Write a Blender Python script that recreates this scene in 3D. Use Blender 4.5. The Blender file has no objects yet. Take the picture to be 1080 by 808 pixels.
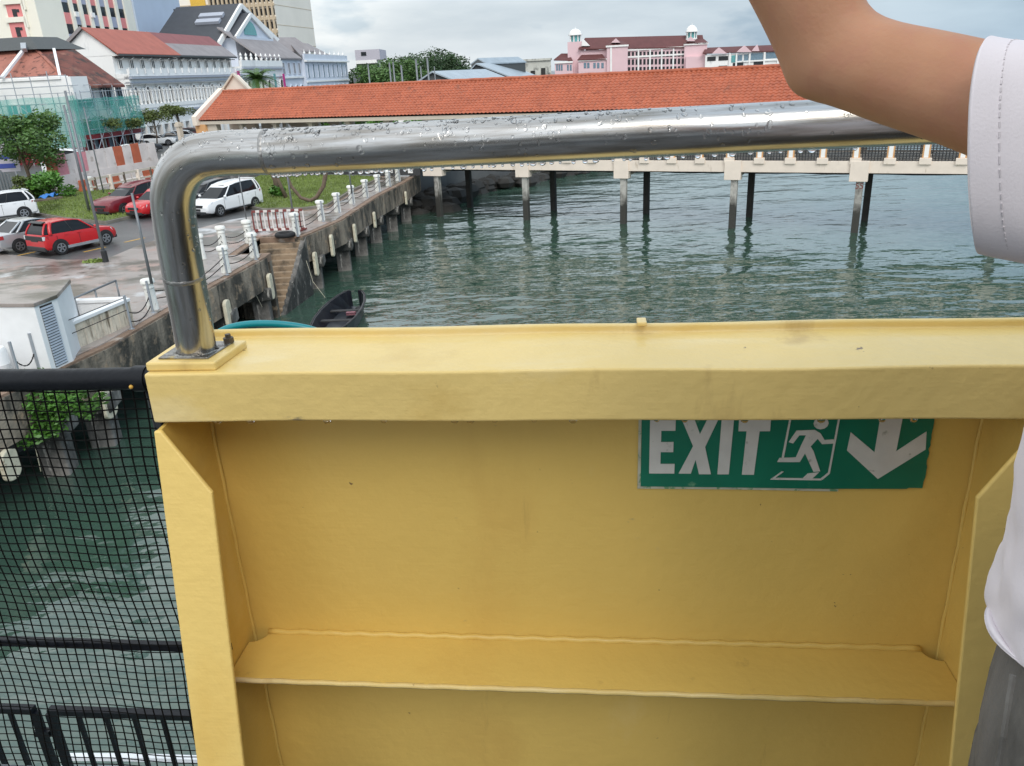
import bpy, bmesh, math, random
from mathutils import Vector, Matrix
import numpy as np
random.seed(7); rng = np.random.default_rng(7)
S = bpy.context.scene
COL = S.collection
# ------------------------------------------------------------------ camera
H = 9.5                      # eye height above the water
FPX, CX, CY = 830.0, 540.0, 404.0
ROLL = math.atan(0.05)
PITCH = math.atan((404-75)*math.cos(ROLL)/FPX)
Fv = Vector((0, math.cos(PITCH), -math.sin(PITCH)))
R0 = Vector((1, 0, 0)); U0 = R0.cross(Fv)
Rv = R0*math.cos(ROLL) - U0*math.sin(ROLL)
Uv = R0*math.sin(ROLL) + U0*math.cos(ROLL)
EYE = Vector((0, 0, H))
cam = bpy.data.cameras.new("camera"); camo = bpy.data.objects.new("camera", cam); COL.objects.link(camo)
cam.sensor_width = 36; cam.lens = FPX/1080*36; cam.clip_start = 0.02; cam.clip_end = 9000
mw = Matrix((Rv, Uv, -Fv)).transposed().to_4x4(); mw.translation = EYE
camo.matrix_world = mw
S.camera = camo
# ------------------------------------------------------------------ light
SUN_EL, SUN_AZ = math.radians(44), math.radians(161)   # azimuth from +Y clockwise: from behind
W = bpy.data.worlds.new("World"); S.world = W; W.use_nodes = True
nt = W.node_tree; nt.nodes.clear()
def N(t, typ, **kw):
    n = t.nodes.new(typ)
    for k, v in kw.items():
        if k.startswith('i_'): n.inputs[k[2:].replace('_', ' ')].default_value = v
        else: setattr(n, k, v)
    return n
out = N(nt, 'ShaderNodeOutputWorld'); bg = N(nt, 'ShaderNodeBackground'); bg.inputs[1].default_value = 0.1
sky = N(nt, 'ShaderNodeTexSky', sky_type='NISHITA', sun_disc=False, sun_elevation=SUN_EL, sun_rotation=SUN_AZ,
        air_density=1.2, dust_density=2.0)
tc = N(nt, 'ShaderNodeTexCoord')
mp = N(nt, 'ShaderNodeMapping'); mp.inputs['Scale'].default_value = (1.0, 1.0, 4.5)
no = N(nt, 'ShaderNodeTexNoise'); no.inputs['Scale'].default_value = 2.6; no.inputs['Detail'].default_value = 7; no.inputs['Roughness'].default_value = .55
L = nt.links.new
L(tc.outputs['Generated'], mp.inputs[0]); L(mp.outputs[0], no.inputs[0])
ramp = N(nt, 'ShaderNodeValToRGB')
ramp.color_ramp.elements[0].position = .36; ramp.color_ramp.elements[0].color = (.58, .64, .69, 1)
ramp.color_ramp.elements[1].position = .62; ramp.color_ramp.elements[1].color = (.86, .89, .90, 1)
L(no.outputs[0], ramp.inputs[0])
# broad brightness: whiter cloud deck to the west (left), thinner grey-blue cloud to the east (right)
sx = N(nt, 'ShaderNodeSeparateXYZ'); L(tc.outputs['Generated'], sx.inputs[0])
mr = N(nt, 'ShaderNodeMapRange'); mr.inputs[1].default_value = -.15; mr.inputs[2].default_value = .62; L(sx.outputs[0], mr.inputs[0])
tint = N(nt, 'ShaderNodeMixRGB', blend_type='MULTIPLY'); tint.inputs[0].default_value = 1
rr = N(nt, 'ShaderNodeValToRGB'); rr.color_ramp.elements[0].color = (1, 1, 1, 1); rr.color_ramp.elements[1].color = (.44, .58, .71, 1)
L(mr.outputs[0], rr.inputs[0]); L(ramp.outputs[0], tint.inputs[1]); L(rr.outputs[0], tint.inputs[2])
# a few small darker puffs
no2 = N(nt, 'ShaderNodeTexNoise'); no2.inputs['Scale'].default_value = 6.5; no2.inputs['Detail'].default_value = 7
mp2 = N(nt, 'ShaderNodeMapping'); mp2.inputs['Scale'].default_value = (1, 1, 3.0); mp2.inputs['Location'].default_value = (.2, .0, .35)
L(tc.outputs['Generated'], mp2.inputs[0]); L(mp2.outputs[0], no2.inputs[0])
r2 = N(nt, 'ShaderNodeValToRGB'); r2.color_ramp.elements[0].position = .575; r2.color_ramp.elements[0].color = (1, 1, 1, 1)
r2.color_ramp.elements[1].position = .66; r2.color_ramp.elements[1].color = (.72, .79, .85, 1)
L(no2.outputs[0], r2.inputs[0])
t2 = N(nt, 'ShaderNodeMixRGB', blend_type='MULTIPLY'); t2.inputs[0].default_value = 1
L(tint.outputs[0], t2.inputs[1]); L(r2.outputs[0], t2.inputs[2])
gain = N(nt, 'ShaderNodeMixRGB', blend_type='MULTIPLY'); gain.inputs[0].default_value = 1; gain.inputs[2].default_value = (9.0, 9.0, 9.0, 1)
L(t2.outputs[0], gain.inputs[1])
# an overcast sky is brighter overhead than at the horizon
mz = N(nt, 'ShaderNodeMapRange'); mz.inputs[1].default_value = .07; mz.inputs[2].default_value = .24; mz.inputs[3].default_value = 9.3; mz.inputs[4].default_value = 15; L(sx.outputs[2], mz.inputs[0]); L(mz.outputs[0], gain.inputs[2])
mix = N(nt, 'ShaderNodeMixRGB'); mix.inputs[0].default_value = .88
L(sky.outputs[0], mix.inputs[1]); L(gain.outputs[0], mix.inputs[2]); L(mix.outputs[0], bg.inputs[0]); L(bg.outputs[0], out.inputs[0])
sun = bpy.data.lights.new("sun", 'SUN'); sun.energy = 1.3; sun.angle = math.radians(30); sun.color = (1, .96, .9)
so = bpy.data.objects.new("sun", sun); COL.objects.link(so)
sd = Vector((math.sin(SUN_AZ)*math.cos(SUN_EL), math.cos(SUN_AZ)*math.cos(SUN_EL), math.sin(SUN_EL)))
so.rotation_euler = sd.to_track_quat('Z', 'Y').to_euler()
vs = S.view_settings; vs.view_transform = 'Standard'; vs.look = 'None'; vs.gamma = 1; vs.use_curve_mapping = False; vs.exposure = 0.40
S.render.engine = 'CYCLES'
S.cycles.max_bounces = 8; S.cycles.transparent_max_bounces = 12
# ------------------------------------------------------------------ placing helpers (surveying from the eye point)
def ray(px, py): return Fv + Rv*((px-CX)/FPX) + Uv*((CY-py)/FPX)
def atz(px, py, z):
    d = ray(px, py); return EYE + d*((z-H)/d.z)
def aty(px, py, Y):
    d = ray(px, py); return EYE + d*(Y/d.y)
def atp(px, py, P, n):
    d = ray(px, py); return EYE + d*((Vector(P)-EYE).dot(n)/d.dot(n))
# ------------------------------------------------------------------ object helpers
ROOT = {}
def tag(o, label=None, cat=None, group=None, kind=None):
    if label: o['label'] = label
    if cat: o['category'] = cat
    if group: o['group'] = group
    if kind: o['kind'] = kind
    return o
def thing(name, label, cat, loc=(0, 0, 0), rz=0, group=None):
    o = bpy.data.objects.new(name, None); COL.objects.link(o)
    o.location = loc; o.rotation_euler = (0, 0, rz); o.empty_display_size = .2
    ROOT[o] = Matrix.Translation(Vector(loc)) @ Matrix.Rotation(rz, 4, 'Z')
    return tag(o, label, cat, group)
def copy_tree(o, parent=None):
    c = o.copy(); COL.objects.link(c)
    if parent: c.parent = parent
    for ch in list(o.children):
        if ch.name in COL.objects: copy_tree(ch, c)
    return c
def dup(o, loc, rz, label, group=None):
    c = copy_tree(o); c.location = loc; c.rotation_euler = (0, 0, rz); c['label'] = label
    if group: c['group'] = group
    return c
class MB:
    def __init__(s): s.v = []; s.f = []
    def add(s, v, f):
        b = len(s.v); s.v += [tuple(p) for p in v]; s.f += [tuple(i+b for i in q) for q in f]; return s
    def hexa(s, p):  # 8 points: bottom 4 ccw, top 4 ccw
        return s.add(p, [(3, 2, 1, 0), (4, 5, 6, 7), (0, 1, 5, 4), (1, 2, 6, 5), (2, 3, 7, 6), (3, 0, 4, 7)])
    def bx(s, x0, x1, y0, y1, z0, z1):
        return s.hexa([(x0, y0, z0), (x1, y0, z0), (x1, y1, z0), (x0, y1, z0), (x0, y0, z1), (x1, y0, z1), (x1, y1, z1), (x0, y1, z1)])
    def bar(s, a, b, w, h, upv=(0, 0, 1)):  # rectangular bar from a to b
        a, b = Vector(a), Vector(b); d = (b-a).normalized(); u = Vector(upv)
        if abs(d.dot(u)) > .99: u = Vector((0, 1, 0))
        r = d.cross(u).normalized()*w/2; q = r.cross(d).normalized()*h/2
        return s.hexa([a-r-q, a+r-q, b+r-q, b-r-q, a-r+q, a+r+q, b+r+q, b-r+q])
    def tube(s, pts, r, n=8, cap=True):
        pts = [Vector(p) for p in pts]; m = len(pts)
        rs = r if isinstance(r, (list, tuple)) else [r]*m
        t0 = (pts[1]-pts[0]).normalized(); u = Vector((0, 0, 1)) if abs(t0.z) < .9 else Vector((0, 1, 0))
        x = t0.cross(u).normalized(); V = []; 
        for i in range(m):
            t = (pts[min(i+1, m-1)]-pts[max(i-1, 0)]).normalized()
            x = (x - t*x.dot(t)).normalized(); y = t.cross(x)
            for k in range(n):
                a = 2*math.pi*k/n; V.append(pts[i]+(x*math.cos(a)+y*math.sin(a))*rs[i])
        Fq = [(i*n+k, i*n+(k+1) % n, (i+1)*n+(k+1) % n, (i+1)*n+k) for i in range(m-1) for k in range(n)]
        if cap: Fq += [tuple(range(n-1, -1, -1)), tuple((m-1)*n+k for k in range(n))]
        return s.add(V, Fq)
    def lathe(s, prof, n=12, c=(0, 0, 0)):
        V = [(c[0]+r*math.cos(2*math.pi*k/n), c[1]+r*math.sin(2*math.pi*k/n), c[2]+z) for r, z in prof for k in range(n)]
        m = len(prof)
        Fq = [(i*n+k, i*n+(k+1) % n, (i+1)*n+(k+1) % n, (i+1)*n+k) for i in range(m-1) for k in range(n)]
        Fq += [tuple(range(n-1, -1, -1)), tuple((m-1)*n+k for k in range(n))]
        return s.add(V, Fq)
    def prism(s, poly, off, base=None):  # poly 3d points, offset vector
        n = len(poly); o = Vector(off); A = [Vector(p) for p in poly]; B = [p+o for p in A]
        return s.add(A+B, [tuple(range(n-1, -1, -1)), tuple(range(n, 2*n))]+[(k, (k+1) % n, n+(k+1) % n, n+k) for k in range(n)])
    def loft(s, rings, cap=True, closed=True):
        n = len(rings[0]); V = [p for r in rings for p in r]; m = len(rings)
        kk = n if closed else n-1
        Fq = [(i*n+k, i*n+(k+1) % n, (i+1)*n+(k+1) % n, (i+1)*n+k) for i in range(m-1) for k in range(kk)]
        if cap: Fq += [tuple(range(n-1, -1, -1)), tuple((m-1)*n+k for k in range(n))]
        return s.add(V, Fq)
    def ball(s, c, r, nu=8, nv=6, sz=(1, 1, 1)):
        pr = [(max(1e-4, math.sin(math.pi*i/nv))*r, -math.cos(math.pi*i/nv)*r) for i in range(nv+1)]
        b = len(s.v); s.lathe(pr, nu)
        for i in range(b, len(s.v)):
            p = s.v[i]; s.v[i] = (c[0]+p[0]*sz[0], c[1]+p[1]*sz[1], c[2]+p[2]*sz[2])
        return s
    def build(s, name, mat, parent=None, smooth=False, bevel=0, world=True, seg=2, sub=0, angle=None):
        me = bpy.data.meshes.new(name); v = s.v
        root = None
        if parent is not None:
            root = parent
            while root.parent is not None: root = root.parent
            if world and root in ROOT:
                iv = ROOT[root].inverted(); v = [tuple(iv @ Vector(p)) for p in s.v]
        me.from_pydata([tuple(p) for p in v], [], s.f); me.update()
        bm = bmesh.new(); bm.from_mesh(me); bmesh.ops.recalc_face_normals(bm, faces=bm.faces); bm.to_mesh(me); bm.free()
        me.materials.append(mat)
        if smooth:
            for p in me.polygons: p.use_smooth = True
        o = bpy.data.objects.new(name, me); COL.objects.link(o)
        if parent is not None: o.parent = parent
        if bevel:
            b = o.modifiers.new('bevel', 'BEVEL'); b.width = bevel; b.segments = seg; b.limit_method = 'ANGLE'; b.angle_limit = math.radians(40)
        if sub:
            b = o.modifiers.new('sub', 'SUBSURF'); b.levels = sub; b.render_levels = sub
        if angle is not None:
            try: me.set_sharp_from_angle(angle=math.radians(angle))
            except Exception: pass
        return o
# ------------------------------------------------------------------ materials
def mat(name, c, rough=.6, metal=0, var=.12, scale=4., bump=0., bscale=60., stain=None, spec=.5, coat=0, obj=True, stretch=(1, 1, 1)):
    """c base colour; var: value mottling; stain=(colour, scale, lo, hi[, stretch]) blotches"""
    m = bpy.data.materials.new(name); m.use_nodes = True; t = m.node_tree; b = t.nodes['Principled BSDF']; l = t.links.new
    b.inputs['Roughness'].default_value = rough; b.inputs['Metallic'].default_value = metal
    b.inputs['Specular IOR Level'].default_value = spec; b.inputs['Coat Weight'].default_value = coat
    tcn = t.nodes.new('ShaderNodeTexCoord'); mpn = t.nodes.new('ShaderNodeMapping'); mpn.inputs['Scale'].default_value = stretch
    l(tcn.outputs['Object'], mpn.inputs[0])
    n1 = N(t, 'ShaderNodeTexNoise'); n1.inputs['Scale'].default_value = scale; n1.inputs['Detail'].default_value = 6; l(mpn.outputs[0], n1.inputs[0])
    mrn = N(t, 'ShaderNodeMapRange'); mrn.inputs[1].default_value = .25; mrn.inputs[2].default_value = .75
    mrn.inputs[3].default_value = 1-var; mrn.inputs[4].default_value = 1+var; l(n1.outputs[0], mrn.inputs[0])
    mx = N(t, 'ShaderNodeMixRGB', blend_type='MULTIPLY'); mx.inputs[0].default_value = 1; mx.inputs[1].default_value = (*c, 1)
    l(mrn.outputs[0], mx.inputs[2]); cur = mx.outputs[0]
    for st in ([stain] if stain and not isinstance(stain, list) else (stain or [])):
        n2 = N(t, 'ShaderNodeTexNoise'); n2.inputs['Scale'].default_value = st[1]; n2.inputs['Detail'].default_value = 8; n2.inputs['Roughness'].default_value = .6
        mp2 = t.nodes.new('ShaderNodeMapping'); mp2.inputs['Scale'].default_value = st[4] if len(st) > 4 else (1, 1, 1)
        mp2.inputs['Location'].default_value = (st[1]*1.7, st[1]*.9, .3)
        l(tcn.outputs['Object'], mp2.inputs[0]); l(mp2.outputs[0], n2.inputs[0])
        rmp = N(t, 'ShaderNodeMapRange'); rmp.inputs[1].default_value = st[2]; rmp.inputs[2].default_value = st[3]; l(n2.outputs[0], rmp.inputs[0])
        m2 = N(t, 'ShaderNodeMixRGB'); m2.inputs[2].default_value = (*st[0], 1); l(rmp.outputs[0], m2.inputs[0]); l(cur, m2.inputs[1]); cur = m2.outputs[0]
    l(cur, b.inputs['Base Color'])
    if bump:
        n3 = N(t, 'ShaderNodeTexNoise'); n3.inputs['Scale'].default_value = bscale; n3.inputs['Detail'].default_value = 4; l(mpn.outputs[0], n3.inputs[0])
        bp = N(t, 'ShaderNodeBump'); bp.inputs['Strength'].default_value = bump; bp.inputs['Distance'].default_value = .6/bscale
        l(n3.outputs[0], bp.inputs['Height']); l(bp.outputs[0], b.inputs['Normal'])
    return m
M = {}
M['yellow'] = mat('yellow_paint', (.70, .482, .125), .40, var=.05, scale=3, bump=.12, bscale=40,
                  stain=[((.60, .37, .09), 2.2, .54, .76, (1, 1, .4)), ((.74, .56, .24), 3.1, .58, .74, (1, 1, .55)), ((.46, .29, .08), 9, .66, .80, (1.6, 1.6, .22)), ((.50, .40, .22), 5.5, .66, .80), ((.20, .12, .05), 46, .715, .75), ((.40, .29, .13), 18, .71, .80, (1, 1, 2.2))], coat=.12)
M['yellow_top'] = mat('yellow_paint_worn', (.71, .52, .185), .4, var=.06, scale=4, bump=.14, bscale=45,
                  stain=[((.58, .39, .11), 3, .56, .72), ((.74, .62, .36), 2, .50, .64, (.4, 1, 1)), ((.50, .34, .12), 7, .62, .76, (1.2, 1, .35)), ((.16, .10, .05), 30, .70, .74), ((.26, .20, .11), 9, .71, .74, (.35, 2.5, 1))], coat=.15)
M['yellow_flange'] = mat('yellow_paint_flange', (.80, .565, .175), .42, var=.04, scale=3, bump=.12, bscale=45, stain=[((.70, .44, .10), 2.2, .55, .74, (1, 1, .4)), ((.3, .18, .07), 40, .70, .74)], coat=.12)  # brighter yellow base for the stiffener flanges
for k_ in ('yellow', 'yellow_top', 'yellow_flange'):        # brush marks and slightly dished plate under the paint
    t = M[k_].node_tree; b = t.nodes['Principled BSDF']; old = b.inputs['Normal'].links[0].from_socket
    tcn = t.nodes.new('ShaderNodeTexCoord'); mpn = t.nodes.new('ShaderNodeMapping'); mpn.inputs['Scale'].default_value = (1, 1, 14); mpn.inputs['Rotation'].default_value = (0, .06, 0)
    t.links.new(tcn.outputs['Object'], mpn.inputs[0]); n_ = N(t, 'ShaderNodeTexNoise'); n_.inputs['Scale'].default_value = 14; n_.inputs['Detail'].default_value = 5; t.links.new(mpn.outputs[0], n_.inputs[0])
    b1 = N(t, 'ShaderNodeBump'); b1.inputs['Strength'].default_value = .16; b1.inputs['Distance'].default_value = .002; t.links.new(n_.outputs[0], b1.inputs['Height']); t.links.new(old, b1.inputs['Normal'])
    n2_ = N(t, 'ShaderNodeTexNoise'); n2_.inputs['Scale'].default_value = 4.5; n2_.inputs['Detail'].default_value = 2; t.links.new(tcn.outputs['Object'], n2_.inputs[0])
    b2 = N(t, 'ShaderNodeBump'); b2.inputs['Strength'].default_value = .25; b2.inputs['Distance'].default_value = .012; t.links.new(n2_.outputs[0], b2.inputs['Height']); t.links.new(b1.outputs[0], b2.inputs['Normal']); t.links.new(b2.outputs[0], b.inputs['Normal'])
    n3_ = N(t, 'ShaderNodeTexNoise'); n3_.inputs['Scale'].default_value = 7; t.links.new(tcn.outputs['Object'], n3_.inputs[0]); q_ = N(t, 'ShaderNodeMapRange'); q_.inputs[3].default_value = .28; q_.inputs[4].default_value = .6; t.links.new(n3_.outputs[0], q_.inputs[0]); t.links.new(q_.outputs[0], b.inputs['Roughness'])
M['steel'] = mat('stainless_steel', (.56, .55, .53), .2, 1, var=.1, scale=6, bump=.03, bscale=30, stretch=(.25, 1, 1), stain=((.30, .26, .2), 5, .55, .8, (.4, 1, 1)))
m = bpy.data.materials.new('stainless_pipe'); m.use_nodes = True; t = m.node_tree; b = t.nodes['Principled BSDF']; l = t.links.new
b.inputs['Metallic'].default_value = 1
tcn = t.nodes.new('ShaderNodeTexCoord'); mpn = t.nodes.new('ShaderNodeMapping'); mpn.inputs['Scale'].default_value = (.9, 8, 1); l(tcn.outputs['UV'], mpn.inputs[0])
n1 = N(t, 'ShaderNodeTexNoise'); n1.inputs['Scale'].default_value = 2.2; n1.inputs['Detail'].default_value = 7; n1.inputs['Roughness'].default_value = .6; l(mpn.outputs[0], n1.inputs[0])
rp = N(t, 'ShaderNodeValToRGB'); rp.color_ramp.elements[0].position = .34; rp.color_ramp.elements[0].color = (.27, .25, .225, 1); rp.color_ramp.elements[1].position = .60; rp.color_ramp.elements[1].color = (.50, .495, .49, 1)
l(n1.outputs[0], rp.inputs[0]); l(rp.outputs[0], b.inputs['Base Color'])
mrn = N(t, 'ShaderNodeMapRange'); mrn.inputs[3].default_value = .32; mrn.inputs[4].default_value = .17; l(n1.outputs[0], mrn.inputs[0]); l(mrn.outputs[0], b.inputs['Roughness'])
mp3 = t.nodes.new('ShaderNodeMapping'); mp3.inputs['Scale'].default_value = (8, 70, 1); l(tcn.outputs['UV'], mp3.inputs[0])
n3 = N(t, 'ShaderNodeTexNoise'); n3.inputs['Scale'].default_value = 1.5; n3.inputs['Detail'].default_value = 3; l(mp3.outputs[0], n3.inputs[0])
bp = N(t, 'ShaderNodeBump'); bp.inputs['Strength'].default_value = .05; bp.inputs['Distance'].default_value = .001; l(n3.outputs[0], bp.inputs['Height']); l(bp.outputs[0], b.inputs['Normal'])
M['pipe'] = m
M['steel_dull'] = mat('dull_steel', (.26, .25, .23), .25, .8, var=.2, scale=18, bump=.4, bscale=40, stain=[((.08, .065, .045), 22, .50, .62), ((.34, .26, .10), 30, .60, .68)])
M['weld'] = mat('weld_seam', (.34, .33, .32), .45, 1, var=.3, scale=60, bump=.6, bscale=120)
M['bolt'] = mat('bolt', (.12, .10, .08), .5, .7, var=.3, scale=30)
M['black_paint'] = mat('black_gloss_paint', (.006, .007, .010), .38, var=.3, scale=20, bump=.15, bscale=60, spec=.22)
M['net'] = mat('black_net', (.005, .005, .005), .8, var=.2, spec=.08)
M['green_sign'] = mat('sign_green', (.006, .165, .095), .38, var=.12, scale=12, stain=((.16, .34, .2), 26, .66, .76))
M['sign_white'] = mat('sign_white', (.64, .63, .59), .45, var=.08, scale=30, stain=((.25, .27, .22), 60, .62, .74))
M['sign_edge'] = mat('sign_edge_film', (.50, .49, .38), .5, var=.2, scale=40, stain=((.14, .30, .16), 45, .55, .6))
M['deck'] = mat('deck_paint', (.10, .11, .12), .5, var=.2, scale=5, bump=.2)
M['white'] = mat('white_paint', (.78, .78, .78), .5, var=.05, scale=3)
M['teal'] = mat('teal_paint', (.0, .20, .23), .3, var=.1)
M['skin'] = None
M['dark_inside'] = mat('dark_stone_shade', (.035, .033, .03), .9, var=.3, scale=2)  # near-black stone, also painted shade inside openings and behind the louvre slats
M['concrete'] = mat('stained_concrete', (.235, .195, .15), .85, var=.3, scale=1.5, bump=.6, bscale=9,
                    stain=[((.045, .04, .032), .9, .42, .58, (1, 1, .4)), ((.33, .24, .16), 2.3, .55, .7), ((.03, .03, .025), 3, .55, .66, (1, 1, .25))])
M['wetconc'] = mat('tide_stained_concrete', (.22, .20, .18), .75, var=.3, scale=2, bump=.6, bscale=10,
                   stain=[((.03, .03, .027), 1.1, .40, .58, (1, 1, .4)), ((.42, .39, .35), 3, .60, .7, (1.5, 1.5, .5))])
M['pile_light'] = mat('pale_pile_concrete', (.46, .44, .40), .8, var=.2, scale=3, bump=.4, bscale=12, stain=((.10, .09, .08), 2, .52, .66, (1, 1, .4)))
_m = M['pile_light']; t = _m.node_tree; b = t.nodes['Principled BSDF']; src = b.inputs['Base Color'].links[0].from_socket
tcn = t.nodes.new('ShaderNodeTexCoord'); sz = N(t, 'ShaderNodeSeparateXYZ'); t.links.new(tcn.outputs['Object'], sz.inputs[0])
nz = N(t, 'ShaderNodeTexNoise'); nz.inputs['Scale'].default_value = 2.2; nz.inputs['Detail'].default_value = 6; t.links.new(tcn.outputs['Object'], nz.inputs[0])
ad = N(t, 'ShaderNodeMath', operation='MULTIPLY_ADD'); ad.inputs[1].default_value = 1.6; t.links.new(nz.outputs[0], ad.inputs[0]); t.links.new(sz.outputs[2], ad.inputs[2])
mr_ = N(t, 'ShaderNodeMapRange'); mr_.inputs[1].default_value = 2.9; mr_.inputs[2].default_value = 2.0; t.links.new(ad.outputs[0], mr_.inputs[0])
mx_ = N(t, 'ShaderNodeMixRGB'); mx_.inputs[2].default_value = (.045, .043, .037, 1); t.links.new(mr_.outputs[0], mx_.inputs[0]); t.links.new(src, mx_.inputs[1]); t.links.new(mx_.outputs[0], b.inputs['Base Color'])
M['step'] = mat('brown_stair_concrete', (.30, .215, .14), .8, var=.25, scale=3, bump=.4, bscale=14, stain=((.09, .07, .05), 1.6, .5, .66))
M['edge_brown'] = mat('brown_kerb_concrete', (.22, .145, .10), .8, var=.25, scale=3, bump=.4, bscale=14, stain=((.40, .34, .29), 2, .55, .7))
M['white_block'] = mat('white_rubber_block', (.62, .56, .42), .7, var=.15, scale=6, stain=((.25, .15, .08), 6, .58, .7))
M['bollard'] = mat('bollard_white', (.78, .77, .72), .6, var=.08, scale=6, bump=.3, bscale=25, stain=[((.36, .31, .22), 5, .54, .68, (1.5, 1.5, .5)), ((.28, .12, .05), 9, .66, .74)])
M['chain'] = mat('chain', (.05, .045, .045), .6, .6)
M['grey_pole'] = mat('grey_pole', (.20, .21, .22), .5, .4, var=.12)
M['galv'] = mat('galvanised', (.42, .44, .47), .45, .6, var=.12)
M['asphalt'] = mat('wet_asphalt', (.085, .085, .085), .38, var=.3, scale=.35, bump=.3, bscale=30, stain=((.14, .137, .13), .18, .5, .64))
M['paving'] = mat('wet_promenade_paving', (.33, .285, .26), .28, var=.15, scale=.8, bump=.15, bscale=10,
                  stain=[((.105, .092, .07), .30, .475, .55, (.7, 1.3, 1)), ((.36, .25, .21), .8, .55, .64), ((.55, .55, .55), .42, .58, .68), ((.08, .07, .055), 1.7, .58, .68)])
M['kerb'] = mat('kerb_concrete', (.20, .18, .15), .8, var=.3, scale=2)
M['line'] = mat('yellow_line', (.60, .34, .06), .6, var=.2, scale=6)
M['grass'] = mat('lawn_soil', (.13, .165, .045), .9, var=.3, scale=1, bump=.6, bscale=15)
M['blade'] = mat('grass_blade', (.17, .225, .05), .7, var=.35, scale=.5)
M['leaf1'] = mat('leaf_green', (.075, .150, .032), .55, var=.5, scale=1.2)
M['leaf2'] = mat('leaf_olive', (.10, .13, .03), .55, var=.5, scale=1.2)
M['leaf3'] = mat('leaf_bright', (.09, .22, .03), .5, var=.5, scale=2)
M['leaf4'] = mat('leaf_dark', (.035, .075, .022), .6, var=.5, scale=.3)
M['bark'] = mat('bark', (.14, .10, .07), .9, var=.3, scale=8, bump=.5)
M['orange_tile'] = mat('orange_clay_tile', (.42, .110, .050), .55, var=.14, scale=.9, bump=.2, bscale=20, stain=[((.35, .085, .035), .5, .5, .72), ((.30, .075, .035), 3.6, .54, .62), ((.20, .08, .05), 1.1, .62, .74)])
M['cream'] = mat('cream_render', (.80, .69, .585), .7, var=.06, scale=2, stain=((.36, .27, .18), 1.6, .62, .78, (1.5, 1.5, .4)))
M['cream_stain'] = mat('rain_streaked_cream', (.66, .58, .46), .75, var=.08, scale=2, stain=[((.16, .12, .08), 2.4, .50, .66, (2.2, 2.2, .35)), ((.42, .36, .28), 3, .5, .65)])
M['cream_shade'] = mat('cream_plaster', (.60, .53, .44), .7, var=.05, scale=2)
M['orange_trim'] = mat('orange_trim', (.66, .36, .16), .65, var=.08)
M['dark_mesh'] = mat('dark_netting', (.045, .045, .047), .75, var=.5, scale=20)
M['glass'] = mat('window_glass', (.02, .024, .028), .12, var=.3, scale=1)
M['glass_teal'] = mat('teal_glass', (.12, .36, .36), .15, var=.15)
M['glass_blue'] = mat('bluish_glass', (.16, .24, .30), .12, var=.3, scale=2)
M['colwhite'] = mat('colonial_white', (.88, .86, .83), .7, var=.04, scale=.6, stain=((.5, .5, .5), .5, .60, .76, (1, 1, .3)))
M['colgrey'] = mat('colonial_grey_moulding', (.42, .44, .50), .7, var=.06)
M['colblue'] = mat('pale_blue_render', (.64, .675, .75), .7, var=.05, scale=.6)
M['colblue2'] = mat('blue_grey_wall', (.50, .565, .67), .6, var=.04, scale=.4)
M['redroof'] = mat('red_tile_roof', (.40, .12, .085), .7, var=.14, scale=.8, bump=.3, bscale=8)
M['maroon'] = mat('maroon_roof', (.25, .085, .085), .7, var=.14, scale=.8)
M['greyroof'] = mat('grey_weathered_roof', (.28, .25, .25), .75, var=.15, scale=.7)
M['slate'] = mat('slate_roof', (.05, .053, .062), .6, var=.12, scale=1)
M['brownroof'] = mat('mossy_brown_roof', (.17, .055, .04), .8, var=.3, scale=.9, bump=.4, bscale=8, stain=[((.05, .035, .03), 1.0, .50, .62), ((.30, .13, .09), .45, .55, .65)])
M['salmonroof'] = mat('weathered_salmon_roof', (.36, .14, .10), .8, var=.2, scale=.9, bump=.4, bscale=8, stain=((.12, .05, .04), 1.6, .54, .62))
M['darkgrey'] = mat('dark_grey_sheet', (.075, .08, .08), .6, var=.1)
M['towercream'] = mat('tower_cream', (.87, .82, .70), .7, var=.03, scale=.3)
M['pink'] = mat('pink_render', (.74, .25, .24), .7, var=.05)
M['lilacpanel'] = mat('lilac_panel', (.36, .38, .48), .7, var=.06)
M['beige'] = mat('beige_concrete', (.86, .79, .69), .75, var=.05, scale=.2)
M['tan'] = mat('tan_fins', (.56, .44, .30), .75, var=.06)
M['palepink'] = mat('pale_pink_render', (.74, .52, .54), .7, var=.04, scale=.3)
M['darkred'] = mat('dark_red_roof', (.115, .036, .034), .75, var=.15, scale=.5)
M['lilac'] = mat('pale_lilac_wall', (.50, .47, .52), .7, var=.05)
M['tinroof'] = mat('tin_roof', (.38, .43, .47), .45, .3, var=.12, scale=.5)
M['ruin'] = mat('mouldy_white_wall', (.55, .54, .48), .8, var=.12, scale=.4, stain=((.12, .12, .11), .5, .5, .66))
M['fencegrey'] = mat('grey_sheet_fence', (.22, .23, .24), .6, .2, var=.2, scale=1, stretch=(3, 3, .3))
M['netgreen'] = None
M['redwood'] = mat('red_shopfront', (.24, .02, .025), .5, var=.1)
M['plastic_white'] = mat('plastic_white', (.72, .66, .63), .5, var=.14, scale=1, stain=((.4, .33, .28), 1.5, .58, .72))
M['plastic_orange'] = mat('plastic_orange', (.50, .13, .065), .45, var=.15, scale=2)
M['plastic_red'] = mat('plastic_red', (.20, .05, .045), .5, var=.15)
M['plastic_pink'] = mat('plastic_pink', (.68, .28, .32), .5, var=.15)
M['tyre'] = mat('tyre_rubber', (.014, .014, .015), .75, var=.3)
M['rim'] = mat('wheel_rim', (.42, .43, .45), .3, .8)
M['trim'] = mat('black_trim', (.02, .021, .023), .45)
M['lampred'] = mat('tail_lamp', (.35, .02, .02), .15)
M['lampclear'] = mat('head_lamp', (.62, .64, .66), .1)
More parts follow.
